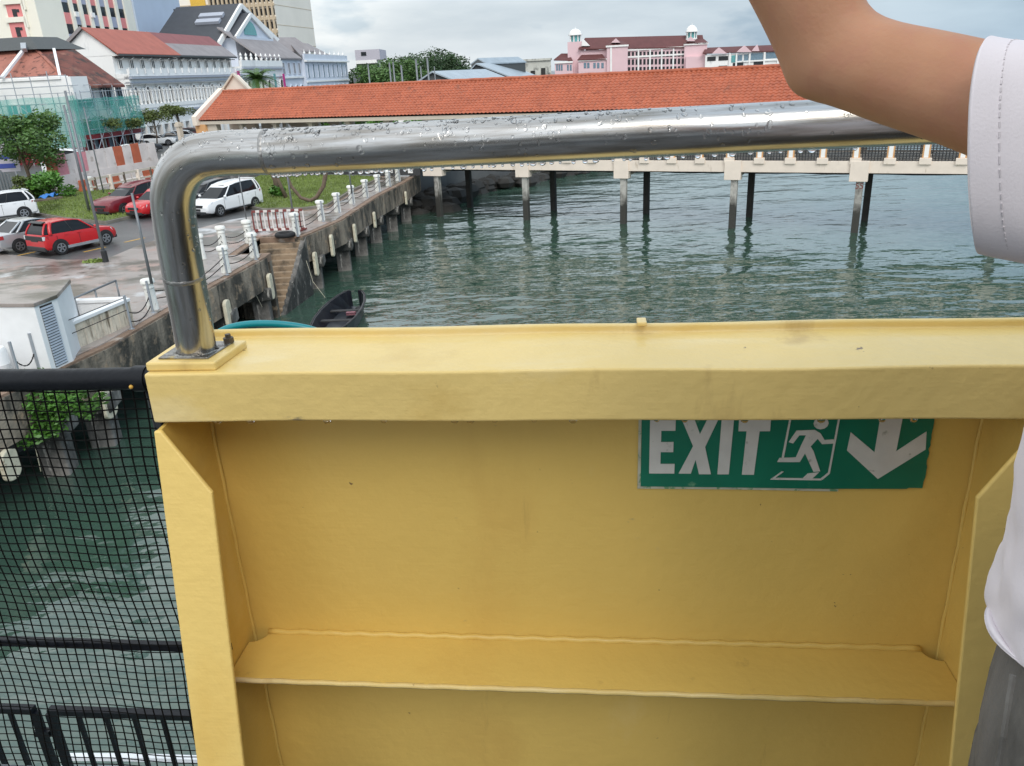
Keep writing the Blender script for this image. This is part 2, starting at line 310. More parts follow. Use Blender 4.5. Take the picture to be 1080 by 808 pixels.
M['plate'] = mat('number_plate', (.02, .02, .02), .4)
M['carglass'] = mat('car_glass', (.010, .011, .013), .08, var=.2, spec=.28)
def carpaint(n, c, metal=0): return mat(n, c, .3, metal, var=.03, coat=.35)
M['carwhite'] = carpaint('car_white', (.80, .80, .80)); M['carred'] = carpaint('car_red', (.52, .010, .014))
M['cardkred'] = carpaint('car_dark_red', (.17, .010, .018)); M['carsilver'] = carpaint('car_silver', (.46, .47, .48), .5)
M['carblack'] = carpaint('car_black', (.02, .021, .025)); M['carmaroon'] = carpaint('car_maroon', (.10, .015, .02)); M['carblue'] = carpaint('car_grey_blue', (.30, .34, .38), .3)
M['shirt'] = mat('shirt_cotton', (.70, .645, .67), .85, var=.03, scale=8, bump=.25, bscale=600)
M['jeans'] = mat('grey_denim', (.105, .098, .088), .85, var=.4, scale=55, bump=.5, bscale=350, stretch=(1, 1, .35), stain=((.15, .14, .13), 9, .52, .70, (1, 1, .4)))
M['hair'] = mat('black_hair', (.012, .01, .009), .5, var=.3)
M['tarp'] = mat('blue_tarpaulin', (.02, .16, .48), .5, var=.2)
M['timber'] = mat('old_timber', (.14, .105, .075), .85, var=.35, scale=3)
M['boat'] = mat('black_boat', (.012, .013, .018), .35, var=.3, scale=6)
M['boatin'] = mat('boat_inside', (.03, .028, .028), .7, var=.4, scale=4)
M['person_navy'] = mat('navy_cloth', (.05, .04, .12), .8)
M['magenta'] = mat('magenta_cloth', (.60, .03, .22), .7)
M['signblue'] = mat('sign_blue', (.05, .08, .35), .5)
M['yellowpanel'] = mat('yellow_panel', (.72, .44, .06), .6)
# translucent netting
m = bpy.data.materials.new('green_safety_net'); m.use_nodes = True; t = m.node_tree; b = t.nodes['Principled BSDF']
b.inputs['Base Color'].default_value = (.10, .42, .36, 1); b.inputs['Roughness'].default_value = .8
nn_ = N(t, 'ShaderNodeTexNoise'); nn_.inputs['Scale'].default_value = .6; nn_.inputs['Detail'].default_value = 4
tcn = t.nodes.new('ShaderNodeTexCoord'); t.links.new(tcn.outputs['Object'], nn_.inputs[0])
mrn = N(t, 'ShaderNodeMapRange'); mrn.inputs[1].default_value = .3; mrn.inputs[2].default_value = .7; mrn.inputs[3].default_value = .32; mrn.inputs[4].default_value = .62
t.links.new(nn_.outputs[0], mrn.inputs[0]); t.links.new(mrn.outputs[0], b.inputs['Alpha']); M['netgreen'] = m
# skin
m = bpy.data.materials.new('skin'); m.use_nodes = True; t = m.node_tree; b = t.nodes['Principled BSDF']
b.inputs['Roughness'].default_value = .58; b.inputs['Specular IOR Level'].default_value = .35; b.inputs['Subsurface Weight'].default_value = .15; b.inputs['Subsurface Radius'].default_value = (.01, .004, .002); b.inputs['Subsurface Scale'].default_value = 1
tcn = t.nodes.new('ShaderNodeTexCoord'); n1 = N(t, 'ShaderNodeTexNoise'); n1.inputs['Scale'].default_value = 14; n1.inputs['Detail'].default_value = 6
t.links.new(tcn.outputs['Object'], n1.inputs[0]); rp = N(t, 'ShaderNodeValToRGB')
rp.color_ramp.elements[0].position = .3; rp.color_ramp.elements[0].color = (.395, .188, .102, 1); rp.color_ramp.elements[1].position = .75; rp.color_ramp.elements[1].color = (.49, .255, .150, 1)
t.links.new(n1.outputs[0], rp.inputs[0])
n4 = N(t, 'ShaderNodeTexNoise'); n4.inputs['Scale'].default_value = 45; n4.inputs['Detail'].default_value = 5; t.links.new(tcn.outputs['Object'], n4.inputs[0])
q4 = N(t, 'ShaderNodeMapRange'); q4.inputs[1].default_value = .48; q4.inputs[2].default_value = .72; q4.inputs[4].default_value = .55; t.links.new(n4.outputs[0], q4.inputs[0])
x4 = N(t, 'ShaderNodeMixRGB'); x4.inputs[2].default_value = (.42, .185, .118, 1); t.links.new(q4.outputs[0], x4.inputs[0]); t.links.new(rp.outputs[0], x4.inputs[1])
n5 = N(t, 'ShaderNodeTexVoronoi'); n5.inputs['Scale'].default_value = 38; t.links.new(tcn.outputs['Object'], n5.inputs[0])
q5 = N(t, 'ShaderNodeMapRange'); q5.inputs[1].default_value = .035; q5.inputs[2].default_value = .06; q5.inputs[3].default_value = .5; q5.inputs[4].default_value = 0; t.links.new(n5.outputs['Distance'], q5.inputs[0])
x5 = N(t, 'ShaderNodeMixRGB'); x5.inputs[2].default_value = (.16, .075, .045, 1); t.links.new(q5.outputs[0], x5.inputs[0]); t.links.new(x4.outputs[0], x5.inputs[1])
t.links.new(x5.outputs[0], b.inputs['Base Color'])
n3 = N(t, 'ShaderNodeTexNoise'); n3.inputs['Scale'].default_value = 330; n3.inputs['Detail'].default_value = 4; bp = N(t, 'ShaderNodeBump'); bp.inputs['Strength'].default_value = .5; bp.inputs['Distance'].default_value = .0006
t.links.new(tcn.outputs['Object'], n3.inputs[0]); t.links.new(n3.outputs[0], bp.inputs['Height']); t.links.new(bp.outputs[0], b.inputs['Normal'])
M['skin'] = m
# clear water drops
m = bpy.data.materials.new('rain_drop'); m.use_nodes = True; b = m.node_tree.nodes['Principled BSDF']
b.inputs['Transmission Weight'].default_value = 1; b.inputs['IOR'].default_value = 1.33; b.inputs['Roughness'].default_value = 0; b.inputs['Base Color'].default_value = (1, 1, 1, 1)
M['drop'] = m
# sea water
m = bpy.data.materials.new('sea_water'); m.use_nodes = True; t = m.node_tree; b = t.nodes['Principled BSDF']; l = t.links.new
b.inputs['Base Color'].default_value = (.042, .080, .058, 1); b.inputs['Roughness'].default_value = .05; b.inputs['IOR'].default_value = 1.8
tcn = t.nodes.new('ShaderNodeTexCoord')
def wav(scale, sxy, dist, strength, prev=None, rot=0):
    mpn = t.nodes.new('ShaderNodeMapping'); mpn.inputs['Scale'].default_value = (*sxy, 1); mpn.inputs['Rotation'].default_value = (0, 0, rot); l(tcn.outputs['Object'], mpn.inputs[0])
    n = N(t, 'ShaderNodeTexNoise'); n.inputs['Scale'].default_value = scale; n.inputs['Detail'].default_value = 3; n.inputs['Roughness'].default_value = .45; l(mpn.outputs[0], n.inputs[0])
    bp = N(t, 'ShaderNodeBump'); bp.inputs['Strength'].default_value = strength; bp.inputs['Distance'].default_value = dist; l(n.outputs[0], bp.inputs['Height'])
    if prev: l(prev.outputs[0], bp.inputs['Normal'])
    return bp
w1 = wav(.30, (.6, 1.1), 1.0, .30, rot=.25); w2 = wav(1.3, (.55, 1.0), .2, .40, w1, rot=-.1); w3 = wav(5, (.7, 1), .02, .25, w2)
l(w3.outputs[0], b.inputs['Normal']); M['sea'] = m
# ================================================================== SETTING
ZL = 2.8                                   # level of the quay and car park
def sheet(name, pts, z, material, thick=0):
    mb = MB()
    if thick: mb.prism([(x, y, z-thick) for x, y in pts], (0, 0, thick))
    else: mb.add([(x, y, z) for x, y in pts], [tuple(range(len(pts)))])
    o = mb.build(name, material); o['kind'] = 'structure'; return o
sheet('water', [(-4000, -1500), (4000, -1500), (4000, 7000), (-4000, 7000)], 0, M['sea'])
QN = [(-13.6, 3), (-12.55, 17), (-11.35, 21.5), (-10.69, 27.5), (-9.99, 32.6)]           # edge of the near quay
QF = [(-9.42, 36.7), (-8.35, 40.9), (-7.56, 49.3), (-6.6, 55.2), (-6.1, 60.0)]            # edge of the far quay
VOID = [(-11.45, 33.4), (-11.45, 36.9)]
shore = [(-6.1, 60.0), (-4.5, 66), (0.5, 72), (10, 84), (30, 112), (70, 170), (118, 235), (150, 300), (190, 420), (260, 900), (300, 3000)]
def inset(p, d): return (p[0]-d, p[1])
# land body (behind the overhanging quay deck)
land_in = [inset(p, 2.6) for p in QN]+[inset(p, 2.6) for p in QF[:-1]]+[(-8.5, 60.0)]+shore[1:]+[(-3000, 3000), (-3000, 3)]
sheet('ground', land_in, ZL-.012, M['asphalt'], 4.5)
# quay deck slab with its heavy edge beam
qd = QN + [(VOID[0][0]+1.46, 33.35), VOID[0], VOID[1]] + [(-9.42, 36.8)] + QF[1:]
qdp = qd + [(p[0]-3.6, p[1]) for p in reversed(QF)] + [(-14.4, 36), (-14.8, 32), (-15.2, 25), (-16.5, 17), (-17.5, 3)]
sheet('quay', qdp, ZL, M['edge_brown'], .30)
mb = MB()
def facewall(line, z0, z1, th, push=0.0):
    for a, b in zip(line[:-1], line[1:]):
        A = Vector((a[0], a[1], 0)); B = Vector((b[0], b[1], 0)); d = (B-A).normalized(); n = Vector((d.y, -d.x, 0))
        P = [A+n*push, B+n*push, B+n*(push-th), A+n*(push-th)]
        mb.hexa([(p.x, p.y, z0) for p in P]+[(p.x, p.y, z1) for p in P])
facewall(QN, ZL-1.25, ZL-.06, .45, .06); facewall(QF, ZL-1.25, ZL-.06, .45, .06)
facewall([(-9.99, 33.36), (VOID[0][0], 33.4), VOID[1], (-9.42, 36.83)], -1, ZL-.06, .3, .0)
o = mb.build('quay_edge_beam', M['concrete']); o['kind'] = 'structure'
# rocky shore under the pier
mb = MB()
for i in range(170):
    k = i/170*3; a, b_ = shore[int(k)], shore[int(k)+1]; f = k-int(k)
    x = a[0]+(b_[0]-a[0])*f+random.uniform(-1.2, 1.8); y = a[1]+(b_[1]-a[1])*f+random.uniform(-1, 1); r = random.uniform(.4, 1.1)
    mb.ball((x, y, random.uniform(-.3, .7)), r, 6, 4, (1.2, 1, .7))
o = mb.build('rock_bank', M['dark_inside']); o['kind'] = 'structure'
# promenade paving, lawns and kerbs
prom = [(-16.5, 17), (-12.75, 17), (-11.6, 21.5), (-10.95, 27.4), (-10.3, 32.2), (-10.3, 33.1), (-11.75, 33.1), (-11.75, 37.1), (-9.6, 37.1), (-8.65, 40.9), (-7.9, 49.3), (-6.95, 55.2), (-6.5, 59.8),
        (-8.3, 59.8), (-9.3, 52), (-9.8, 45.2), (-10.8, 44.3), (-13.0, 44.0), (-14.6, 42.5), (-16.9, 36.7), (-17.1, 33.6), (-19.4, 34.0), (-23.1, 36.1), (-33, 42.3), (-44, 49), (-44, 17)]
sheet('promenade', prom, ZL+.03, M['paving'], .05)
lawnL = [(-32.5, 51.3), (-28.6, 48.6), (-25.0, 45.6), (-21.6, 43.4), (-20.8, 45.3), (-22.6, 50.5), (-26, 57.5), (-38, 60)]
lawnR = [(-14.8, 46.6), (-13.6, 45.2), (-11.2, 44.8), (-10.0, 45.6), (-9.5, 52), (-8.5, 57.6), (-12.5, 60.3), (-18.5, 62.5), (-19.0, 58)]
for L_ in (lawnL, lawnR): sheet('kerb', L_, ZL+.14, M['kerb'], .2)
def shrink(poly, d):
    c = Vector((sum(p[0] for p in poly)/len(poly), sum(p[1] for p in poly)/len(poly)))
    return [tuple(c+(Vector(p)-c)*(1-d/((Vector(p)-c).length))) for p in poly]
def inpoly(x, y, P):
    r = False; j = len(P)-1
    for i in range(len(P)):
        if (P[i][1] > y) != (P[j][1] > y) and x < (P[j][0]-P[i][0])*(y-P[i][1])/(P[j][1]-P[i][1])+P[i][0]: r = not r
        j = i
    return r
for L_ in (lawnL, lawnR): sheet('lawn', shrink(L_, .18), ZL+.17, M['grass'], .06)
mb = MB()
for L_, n in ((lawnL, 9000), (lawnR, 11000)):
    P = shrink(L_, .22); xs = [p[0] for p in P]; ys = [p[1] for p in P]; k = 0
    while k < n:
        x, y = random.uniform(min(xs), max(xs)), random.uniform(min(ys), max(ys))
        if not inpoly(x, y, P): continue
        h = random.uniform(.05, .16); w = .03; a = random.uniform(0, 6.28); dx, dy = math.cos(a)*w, math.sin(a)*w; lx, ly = random.uniform(-.06, .06), random.uniform(-.06, .06)
        mb.add([(x-dx, y-dy, ZL+.165), (x+dx, y+dy, ZL+.165), (x+lx, y+ly, ZL+.165+h)], [(0, 1, 2)]); k += 1
o = mb.build('lawn_grass', M['blade']); tag(o, 'short green grass covering the two lawns beside the car park', 'grass', kind='stuff')
# painted parking dashes
for i, (px, py) in enumerate([(142, 253), (100, 263), (25, 268), (60, 264)]):
    p = atz(px, py, ZL); mb = MB(); d = Vector((.51, .86, 0)) if i < 3 else Vector((.86, -.5, 0)); a = p-d*.55; b_ = p+d*.55
    mb.bar((a.x, a.y, ZL-.006), (b_.x, b_.y, ZL-.006), .14, .004)
    o = mb.build('road_marking', M['line']); o['kind'] = 'structure'
# ================================================================== FERRY (foreground)
AW = math.radians(6.5); DW = Vector((math.cos(AW), -math.sin(AW), 0)); NW = Vector((math.sin(AW), math.cos(AW), 0))
def wp(u, D, z): return EYE + DW*u + NW*D + Vector((0, 0, z))        # bulwark frame: along, away, up from the eye
ZD = -1.5
def wbox(mb, u0, u1, d0, d1, z0, z1):
    return mb.hexa([wp(u0, d0, z0), wp(u1, d0, z0), wp(u1, d1, z0), wp(u0, d1, z0), wp(u0, d0, z1), wp(u1, d0, z1), wp(u1, d1, z1), wp(u0, d1, z1)])
mb = MB(); wbox(mb, -2.4, 3.4, -4.6, 1.30, ZD-.12, ZD)
o = mb.build('deck', M['deck']); o['kind'] = 'structure'
UR = 2.35
bw = thing('bulwark', 'yellow painted steel bulwark panel with ledge and ribs carrying the exit sign', 'bulwark', wp(-.7, 1.2, ZD))
PD = 1.25
mb = MB(); wbox(mb, -.712, UR, PD, PD+.008, ZD, -.50); mb.build('panel', M['yellow'], bw)
# capping: box section with raised back lip
mb = MB(); pr = [(1.10, -.502), (1.10, -.418), (1.275, -.418), (1.275, -.404), (1.287, -.404), (1.287, -.502)]
us = [-.712+(UR+.72)*i/60 for i in range(61)]
rings = [[wp(u, d+.0012*math.sin(u*9+z*40)*(1 if d < 1.2 else 0), z+.0010*math.sin(u*13+d*7)) for d, z in pr] for u in us]
mb.loft(rings); cap = mb.build('capping', M['yellow_top'], bw, bevel=.004, seg=3)
for u in (.078, 1.3): 
    mb = MB(); wbox(mb, u-.008, u+.008, 1.262, 1.292, -.4035, -.397); mb.build('lip_tab', M['yellow_top'], bw, bevel=.002)
mb = MB(); wbox(mb, -.735, -.712, 1.262, 1.29, -.415, -.395); mb.build('lip_tab', M['yellow_top'], bw, bevel=.003)
# stiffeners: web plate at the bulwark plate, leaning flange with a cut corner
def stiff(uweb, side):
    st = None
    mb = MB(); lo = lambda z: 1.09-.165*((-.51-z)/.99)     # flange leans towards the deck
    mb.prism([wp(uweb, PD, -.503), wp(uweb, lo(-.515), -.512), wp(uweb, lo(ZD), ZD), wp(uweb, PD, ZD)], DW*.007*side)
    st = mb.build('stiffener', M['yellow'], bw, bevel=.001)
    mb = MB(); pts = [(0, -.510), (0.012*side, -.510), (.086*side, -.612), (.086*side, ZD), (0, ZD)]
    poly = [wp(uweb+a, lo(z), z) for a, z in pts]
    mb.prism(poly, -NW*.008); f = mb.build('flange', M['yellow_flange'], st, bevel=.0025)
    mb = MB(); z0, z1 = -.53, ZD; a = wp(uweb+.008*side, PD-.004, z0); b_ = wp(uweb+.008*side, PD-.004, z1)
    mb.tube([a+(b_-a)*(i/24)+DW*.001*math.sin(i*2.1) for i in range(25)], .0038, 6); mb.build('weld_bead', M['yellow'], st, smooth=True)
    return st
stiff(-.705, 1); stiff(.640, -1); stiff(.655+1.33, -1)
# ledge (horizontal stiffener) with mouse holes at its ends
def ledge(z, u0, u1):
    mb = MB(); th = .008; n = 8; r = .032; fr = 1.115
    poly = [(u0, fr), (u1, fr), (u1, PD-r)]+[(u1-r*math.sin(math.pi/2*k/n), PD-r*math.cos(math.pi/2*k/n)) for k in range(n+1)][::1]
    poly += [(u0+r*math.cos(math.pi/2*k/n), PD-r*math.sin(math.pi/2*k/n)) for k in range(n+1)]
    mb.prism([wp(u, d, z-th) for u, d in poly], (0, 0, th)); lg = mb.build('ledge', M['yellow'], bw, bevel=.002)
    mb = MB(); mb.tube([wp(u0+r+(u1-u0-2*r)*i/80, PD-.003, z+.002+.0015*math.sin(i*1.7)) for i in range(81)], .0065, 6); mb.build('weld_bead', M['yellow'], lg, smooth=True)
    mb = MB(); mb.tube([wp(u0+.003+(u1-u0-.006)*i/80, fr+.001, z-.004+.0006*math.sin(i*1.3)) for i in range(81)], .0052, 6); mb.build('ledge_edge', M['yellow_top'], lg, smooth=True)
ledge(-1.040, -.697, .632); ledge(-1.040, .641, 1.975)
# drops under the fascia
mb = MB()
for u in [-.61, -.56, -.43, -.33, -.21, -.19, -.165, -.10, -.03, .09, .14, .22, .33, .42, .47]:
    r = random.uniform(.003, .005); mb.ball(wp(u+random.uniform(-.01, .01), 1.105, -.503), r, 8, 6, (1.3, 1, 1))
o = mb.build('rain_drops', M['drop'], bw, smooth=True); o['kind'] = 'stuff'
# ---- handrail: stainless pipe on a doubler pad
hr = thing('handrail', 'wet stainless steel pipe handrail bent over the yellow bulwark', 'handrail', wp(-.655, 1.166, -.418))
mb = MB(); mb.prism([wp(u, d, -.4185) for u, d in [(-.712, 1.112), (-.596, 1.112), (-.59, 1.222), (-.712, 1.222)]], (0, 0, .0145)); mb.build('pad', M['yellow_top'], hr, bevel=.003)
mb = MB(); mb.prism([wp(u, d, -.404) for u, d in [(-.698, 1.128), (-.613, 1.126), (-.606, 1.209), (-.696, 1.212)]], (0, 0, .003)); mb.build('base_plate', M['steel_dull'], hr, bevel=.001)
for u, d in ((-.612, 1.203), (-.690, 1.19)):
    mb = MB(); mb.lathe([(.009, 0), (.009, .008), (.005, .009), (.005, .014)], 6, wp(u, d, -.401)); mb.build('bolt', M['bolt'], hr)
RP = .0312
def rail_d(y): return 1.166-.05*max(0., min(1., (368-y)/190))       # the rail leans inboard
def railpath():
    px = [(208, 371), (202, 335), (195.5, 300), (189, 264), (184, 230), (182.5, 208), (186, 190), (195, 175.5), (209, 166.5), (228, 162.5), (255, 161), (283, 160.3), (320, 158.6), (400, 155), (500, 149.8), (580, 145.6), (700, 139.5), (860, 131.5)]
    P = []
    for x, y in px:
        d = ray(x, y); P.append(d*(rail_d(y)/d.dot(NW)))
    e = P[-1]; ez = e.z; ue = e.dot(DW)
    P += [DW*1.0+NW*1.116+Vector((0, 0, ez)), DW*1.70+NW*1.116+Vector((0, 0, ez)), DW*1.80+NW*1.118+Vector((0, 0, ez-.02)), DW*1.85+NW*1.125+Vector((0, 0, ez-.1)), DW*1.87+NW*1.166+Vector((0, 0, -.418))]
    out_ = []; seg = 8
    for i in range(len(P)-1):
        p0 = P[max(0, i-1)]; p1, p2 = P[i], P[i+1]; p3 = P[min(len(P)-1, i+2)]
        for k in range(seg):
            t_ = k/seg; a0 = (p1-p0).length**.5+1e-6; a1 = (p2-p1).length**.5; a2 = (p3-p2).length**.5+1e-6
            m1 = (p2-p1) if i == 0 else ((p1-p0)/a0**2*(a1**2)*a1**2+(p2-p1)*a0**2)/(a0**2+a1**2)
            m2 = (p2-p1) if i == len(P)-2 else ((p2-p1)*a2**2+(p3-p2)/a2**2*(a1**2)*a1**2)/(a1**2+a2**2)
            h1 = 2*t_**3-3*t_**2+1; h2 = t_**3-2*t_**2+t_; h3 = -2*t_**3+3*t_**2; h4 = t_**3-t_**2
            out_.append(p1*h1+m1*h2+p2*h3+m2*h4)
    out_.append(P[-1]); return [EYE+p for p in out_]
RPATH = railpath()
mb = MB(); NP = 40; mb.tube(RPATH, RP, NP); pipe = mb.build('pipe', M['pipe'], hr, smooth=True, angle=50)
uvl = pipe.data.uv_layers.new(name='UVMap'); cum = [0.]
for p, q in zip(RPATH[:-1], RPATH[1:]): cum.append(cum[-1]+(q-p).length)
for pol in pipe.data.polygons:
    ks = [pipe.data.loops[li].vertex_index % NP for li in pol.loop_indices]
    for li in pol.loop_indices:
        vi = pipe.data.loops[li].vertex_index; k = vi % NP
        if max(ks)-min(ks) > NP/2 and k < NP/2: k += NP
        uvl.data[li].uv = (cum[min(vi//NP, len(cum)-1)]*4, k/NP)
def seam(i, wid):
    c = RPATH[i]; d = (RPATH[i+1]-RPATH[i-1]).normalized(); mb = MB(); rg = [(-1.3, -.0004), (-.8, .0002), (-.2, .0006), (.3, .0005), (.8, .0002), (1.3, -.0004)]
    mb.tube([c+d*wid*a for a, _ in rg], [RP+q for _, q in rg], 48, cap=False)
    me_v = [Vector(v) for v in mb.v]; mb.v = [tuple(v+d*random.uniform(-.0006, .0006)) for v in me_v]
    mb.build('weld_seam', M['weld'], pipe, smooth=True)
seam(2*8+2, .0035); seam(11*8, .003)
mb = MB(); c0 = RPATH[0]
mb.tube([c0+Vector((math.cos(2*math.pi*k/60)*(.0335+random.uniform(-.0012, .0012)), math.sin(2*math.pi*k/60)*(.0335+random.uniform(-.0012, .0012)), .0012+random.uniform(-.0008, .0008))) for k in range(61)], [random.uniform(.0032, .0048) for _ in range(61)], 7, cap=False)
mb.build('weld_bead', M['steel_dull'], hr, smooth=True)
# rain drops sitting on the pipe
HZ = RPATH[11*8:18*8]
def on_rail(f):
    i = f*(len(HZ)-2); k = int(i); return HZ[k].lerp(HZ[k+1], i-k), (HZ[k+1]-HZ[k]).normalized()
mb = MB()
def drop_at(f, ang, r, st=1.0, hang=False):
    # ang 0 = top, positive towards the eye
    c0, tv = on_rail(f); side = tv.cross(Vector((0, 0, 1))).normalized(); upv = side.cross(tv)
    cdir = side*math.sin(ang)+upv*math.cos(ang)
    c = c0+cdir*(RP-.0002 if not hang else RP+.001); t1 = tv; t2 = cdir.cross(t1); nu, nv = 10, 4; V = []
    wob = random.uniform(.75, 1.3); ph0 = random.uniform(0, 6.28); am = random.uniform(.03, .16)
    for j in range(nv+1):
        ph = (math.pi/2)*j/nv if not hang else math.pi*j/nv
        for k in range(nu):
            a = 2*math.pi*k/nu; rr_ = r*(math.cos(ph) if not hang else math.sin(ph)+1e-4)*(1+am*math.sin(2*a+ph0)+am*.6*math.sin(3*a+ph0*2)); hh = r*.32*math.sin(ph) if not hang else r*math.cos(ph)
            V.append(c+t1*(math.cos(a)*rr_*wob)+t2*(math.sin(a)*rr_*st)+cdir*hh)
    mb.add(V, [(j*nu+k, j*nu+(k+1) % nu, (j+1)*nu+(k+1) % nu, (j+1)*nu+k) for j in range(nv) for k in range(nu)])
for i in range(640):
    ang = random.gauss(.45, .6)
    if ang > 2 or ang < -.55: continue
    drop_at(random.random(), ang, random.choice([.0008, .001, .0012, .0015, .0018, .0022, .0028, .0034]), random.uniform(.8, 1.9))
for i in range(50): drop_at(random.random(), random.uniform(1.3, 2.3), random.uniform(.002, .0036), 1.1)
for i in range(64): drop_at(min(.99, max(0, .02+i*.0155+random.uniform(-.005, .005))), math.pi-.15, random.uniform(.0025, .0046), 1, True)
for i in range(110):   # on the bend and the upright
    k = random.randint(8, 11*8-2); c = RPATH[k]; tv = (RPATH[k+1]-RPATH[k]).normalized(); nrm = tv.cross(NW).normalized(); an = random.gauss(.5, .7)
    cd = nrm*(-math.cos(an))-NW*math.sin(an); cd = cd if cd.z > -.3 else -nrm*-1*math.cos(an)-NW*math.sin(an)
    mb.ball(c+cd*(RP-.0003), random.uniform(.0009, .0026), 8, 6, (1, 1, 1.25))
dr = mb.build('rain_drops', M['drop'], pipe, smooth=True); dr['kind'] = 'stuff'
# ---- EXIT sign on the panel
DS = PD-.0035
def sxy(cx_, cy_): return (.0756+(cx_-46)/(995-46)*.4818, -.697+(265-cy_)*.000552)
sg = thing('exit_sign', 'green exit sign with white lettering, running figure and down arrow under the capping', 'sign', wp(.3, DS, -.6))
def splate(poly, mname, name, off, th=.0012, parent=sg):
    mb = MB(); mb.prism([wp(*(sxy(x, y)[0], DS-off, sxy(x, y)[1])) for x, y in poly], -NW*th); return mb.build(name, M[mname], parent)
rag = []
for k in range(24): rag.append((994+random.uniform(-3, 2)-k*.1, 263-k*12.3))
rag_t = [(52, -22)]
brd = splate([(52, 262), (320, 264), (700, 267), (940, 266), (948, 262)]+rag+[(52, -22)], 'green_sign', 'board', 0, .002)
splate([(41, 268), (52, 268), (51, 150), (52, -22), (42, -22)], 'sign_edge', 'edge_film', .0004, .001)
splate([(41, 272), (380, 273), (720, 278), (720, 270), (380, 266), (41, 264)], 'sign_edge', 'edge_film', -.0006, .001)
lt = [[(80, 214), (80, 28), (165, 28), (165, 64), (118, 64), (118, 103), (160, 103), (160, 138), (118, 138), (118, 180), (166, 180), (166, 214)],
      [(181, 214), (226, 118), (186, 28), (228, 28), (247, 76), (268, 28), (304, 28), (266, 120), (290, 216), (250, 216), (236, 165), (222, 214)],
      [(312, 216), (316, 28), (356, 28), (350, 216)],
      [(373, 28), (476, 28), (476, 66), (442, 66), (434, 217), (394, 217), (400, 66), (373, 66)]]
for p in lt: splate(p, 'sign_white', 'letter', .0022)
splate([(824, -10), (894, -10), (888, 135), (974, 68), (980, 128), (842, 230), (731, 132), (736, 70), (820, 138)], 'sign_white', 'arrow', .0022)
pc = splate([(536, 15), (542, 15), (527, 172), (520, 172)], 'sign_white', 'pictogram', .0022)
for p in ([(536, 15), (536, 9), (697, 9), (697, 15)], [(691, 15), (697, 15), (684, 212), (662, 234), (655, 231), (678, 209)], [(490, 234), (526, 205), (533, 206), (505, 228), (656, 230), (660, 236)],
          [(540, 103), (562, 64), (620, 62), (640, 74), (655, 96), (684, 94), (686, 108), (648, 110), (632, 92), (612, 118), (622, 132), (652, 204), (630, 206), (596, 142), (582, 172), (508, 172), (514, 158), (568, 156), (582, 112), (594, 80), (572, 80), (554, 108)],
          [(596, 231), (612, 212), (648, 208), (628, 230)],
          [(638+24*math.cos(a*.5236), 40+20*math.sin(a*.5236)) for a in range(12)]):
    splate(p, 'sign_white', 'pictogram', .0022)
# ---- black mesh guard rail to the left
gr = thing('guard_rail', 'black guard rail hung with square black netting left of the yellow bulwark', 'railing', wp(-1.2, 1.12, ZD))
mb = MB(); mb.tube([wp(-2.35+1.66*i/20, 1.13, -.437+.001*math.sin(i)) for i in range(21)], .0185, 20); mb.build('top_rail', M['black_paint'], gr, smooth=True, angle=50)
mb = MB(); mb.tube([wp(-.745, 1.13, -.437), wp(-.722, 1.13, -.437)], .0215, 20); mb.build('end_collar', M['black_paint'], gr, smooth=True, angle=50)
mb = MB(); mb.ball(wp(-.742, 1.108, -.443), .0035, 8, 6); mb.build('bolt', M['line'], gr, smooth=True)
mb = MB(); mb.bar(wp(-2.35, 1.14, -.985), wp(-.69, 1.14, -.99), .014, .016); mb.build('middle_rail', M['black_paint'], gr, bevel=.002)
mb = MB(); mb.bar(wp(-2.35, 1.14, -1.47), wp(-.72, 1.14, -1.47), .03, .03); mb.build('bottom_rail', M['black_paint'], gr, bevel=.002)
for u in (-.722, -2.3):
    mb = MB(); mb.tube([wp(u, 1.135, -.437), wp(u, 1.135, ZD)], .013, 10); mb.build('post', M['black_paint'], gr, smooth=True)
mb = MB(); pit = .0190; pz = .0172
def netp(u, z):
    d = 1.122+.006*math.sin(u*7+z*3)+.004*math.sin(z*11); du = .012*math.sin((z+.45)*5.2+u*3)*(-z-.43)+.003*math.sin(z*23+u*9)
    return wp(u+du, d, z+.004*math.sin(u*8)*(-z-.4)+.002*math.sin(u*31))
nu = int(1.62/pit)
for i in range(nu):
    u = -.735-i*pit; mb.tube([netp(u, -.45-1.0*k/30) for k in range(31)], .0015, 4, cap=False)
for k in range(int(1.0/pz)+1):
    z = -.455-k*pz; mb.tube([netp(-.725-1.6*i/44, z) for i in range(45)], .0013, 4, cap=False)
mb.build('netting', M['net'], gr)
# ---- lower deck barrier and white gunwale seen through the netting
lb = thing('lower_railing', 'black barred railing low on the ferry side behind the netting', 'railing', aty(60, 800, 2.4))
def lpt(px, py): return atp(px, py, EYE+NW*2.45, NW)
for xa, xb in ((-70, 36), (52, 262)):
    a = lpt(xa, 747+xa*.04); b_ = lpt(xb, 747+xb*.04); b_.z = a.z = lpt(36, 748.5).z
    mb = MB(); mb.bar(a, b_, .035, .03); mb.build('rail', M['black_paint'], lb, bevel=.003)
    n = 4 if xa < 0 else 7
    for i in range(n+1):
        p = a+(b_-a)*(i/n); end = (i == n and xa < 0) or (i == 0 and xa > 0)
        mb = MB(); mb.bar((p.x, p.y, p.z-.012), (p.x, p.y, p.z-.85), .03 if end else .016, .03 if end else .016); mb.build('bar', M['black_paint'], lb)
a = lpt(38, 772); b_ = lpt(54, 773); mb = MB(); mb.bar(a, (b_.x, b_.y, a.z), .03, .03); mb.build('link', M['black_paint'], lb)
gw = MB(); P = []
g0 = atp(90, 794, EYE+NW*3.3, NW); zr = g0.z
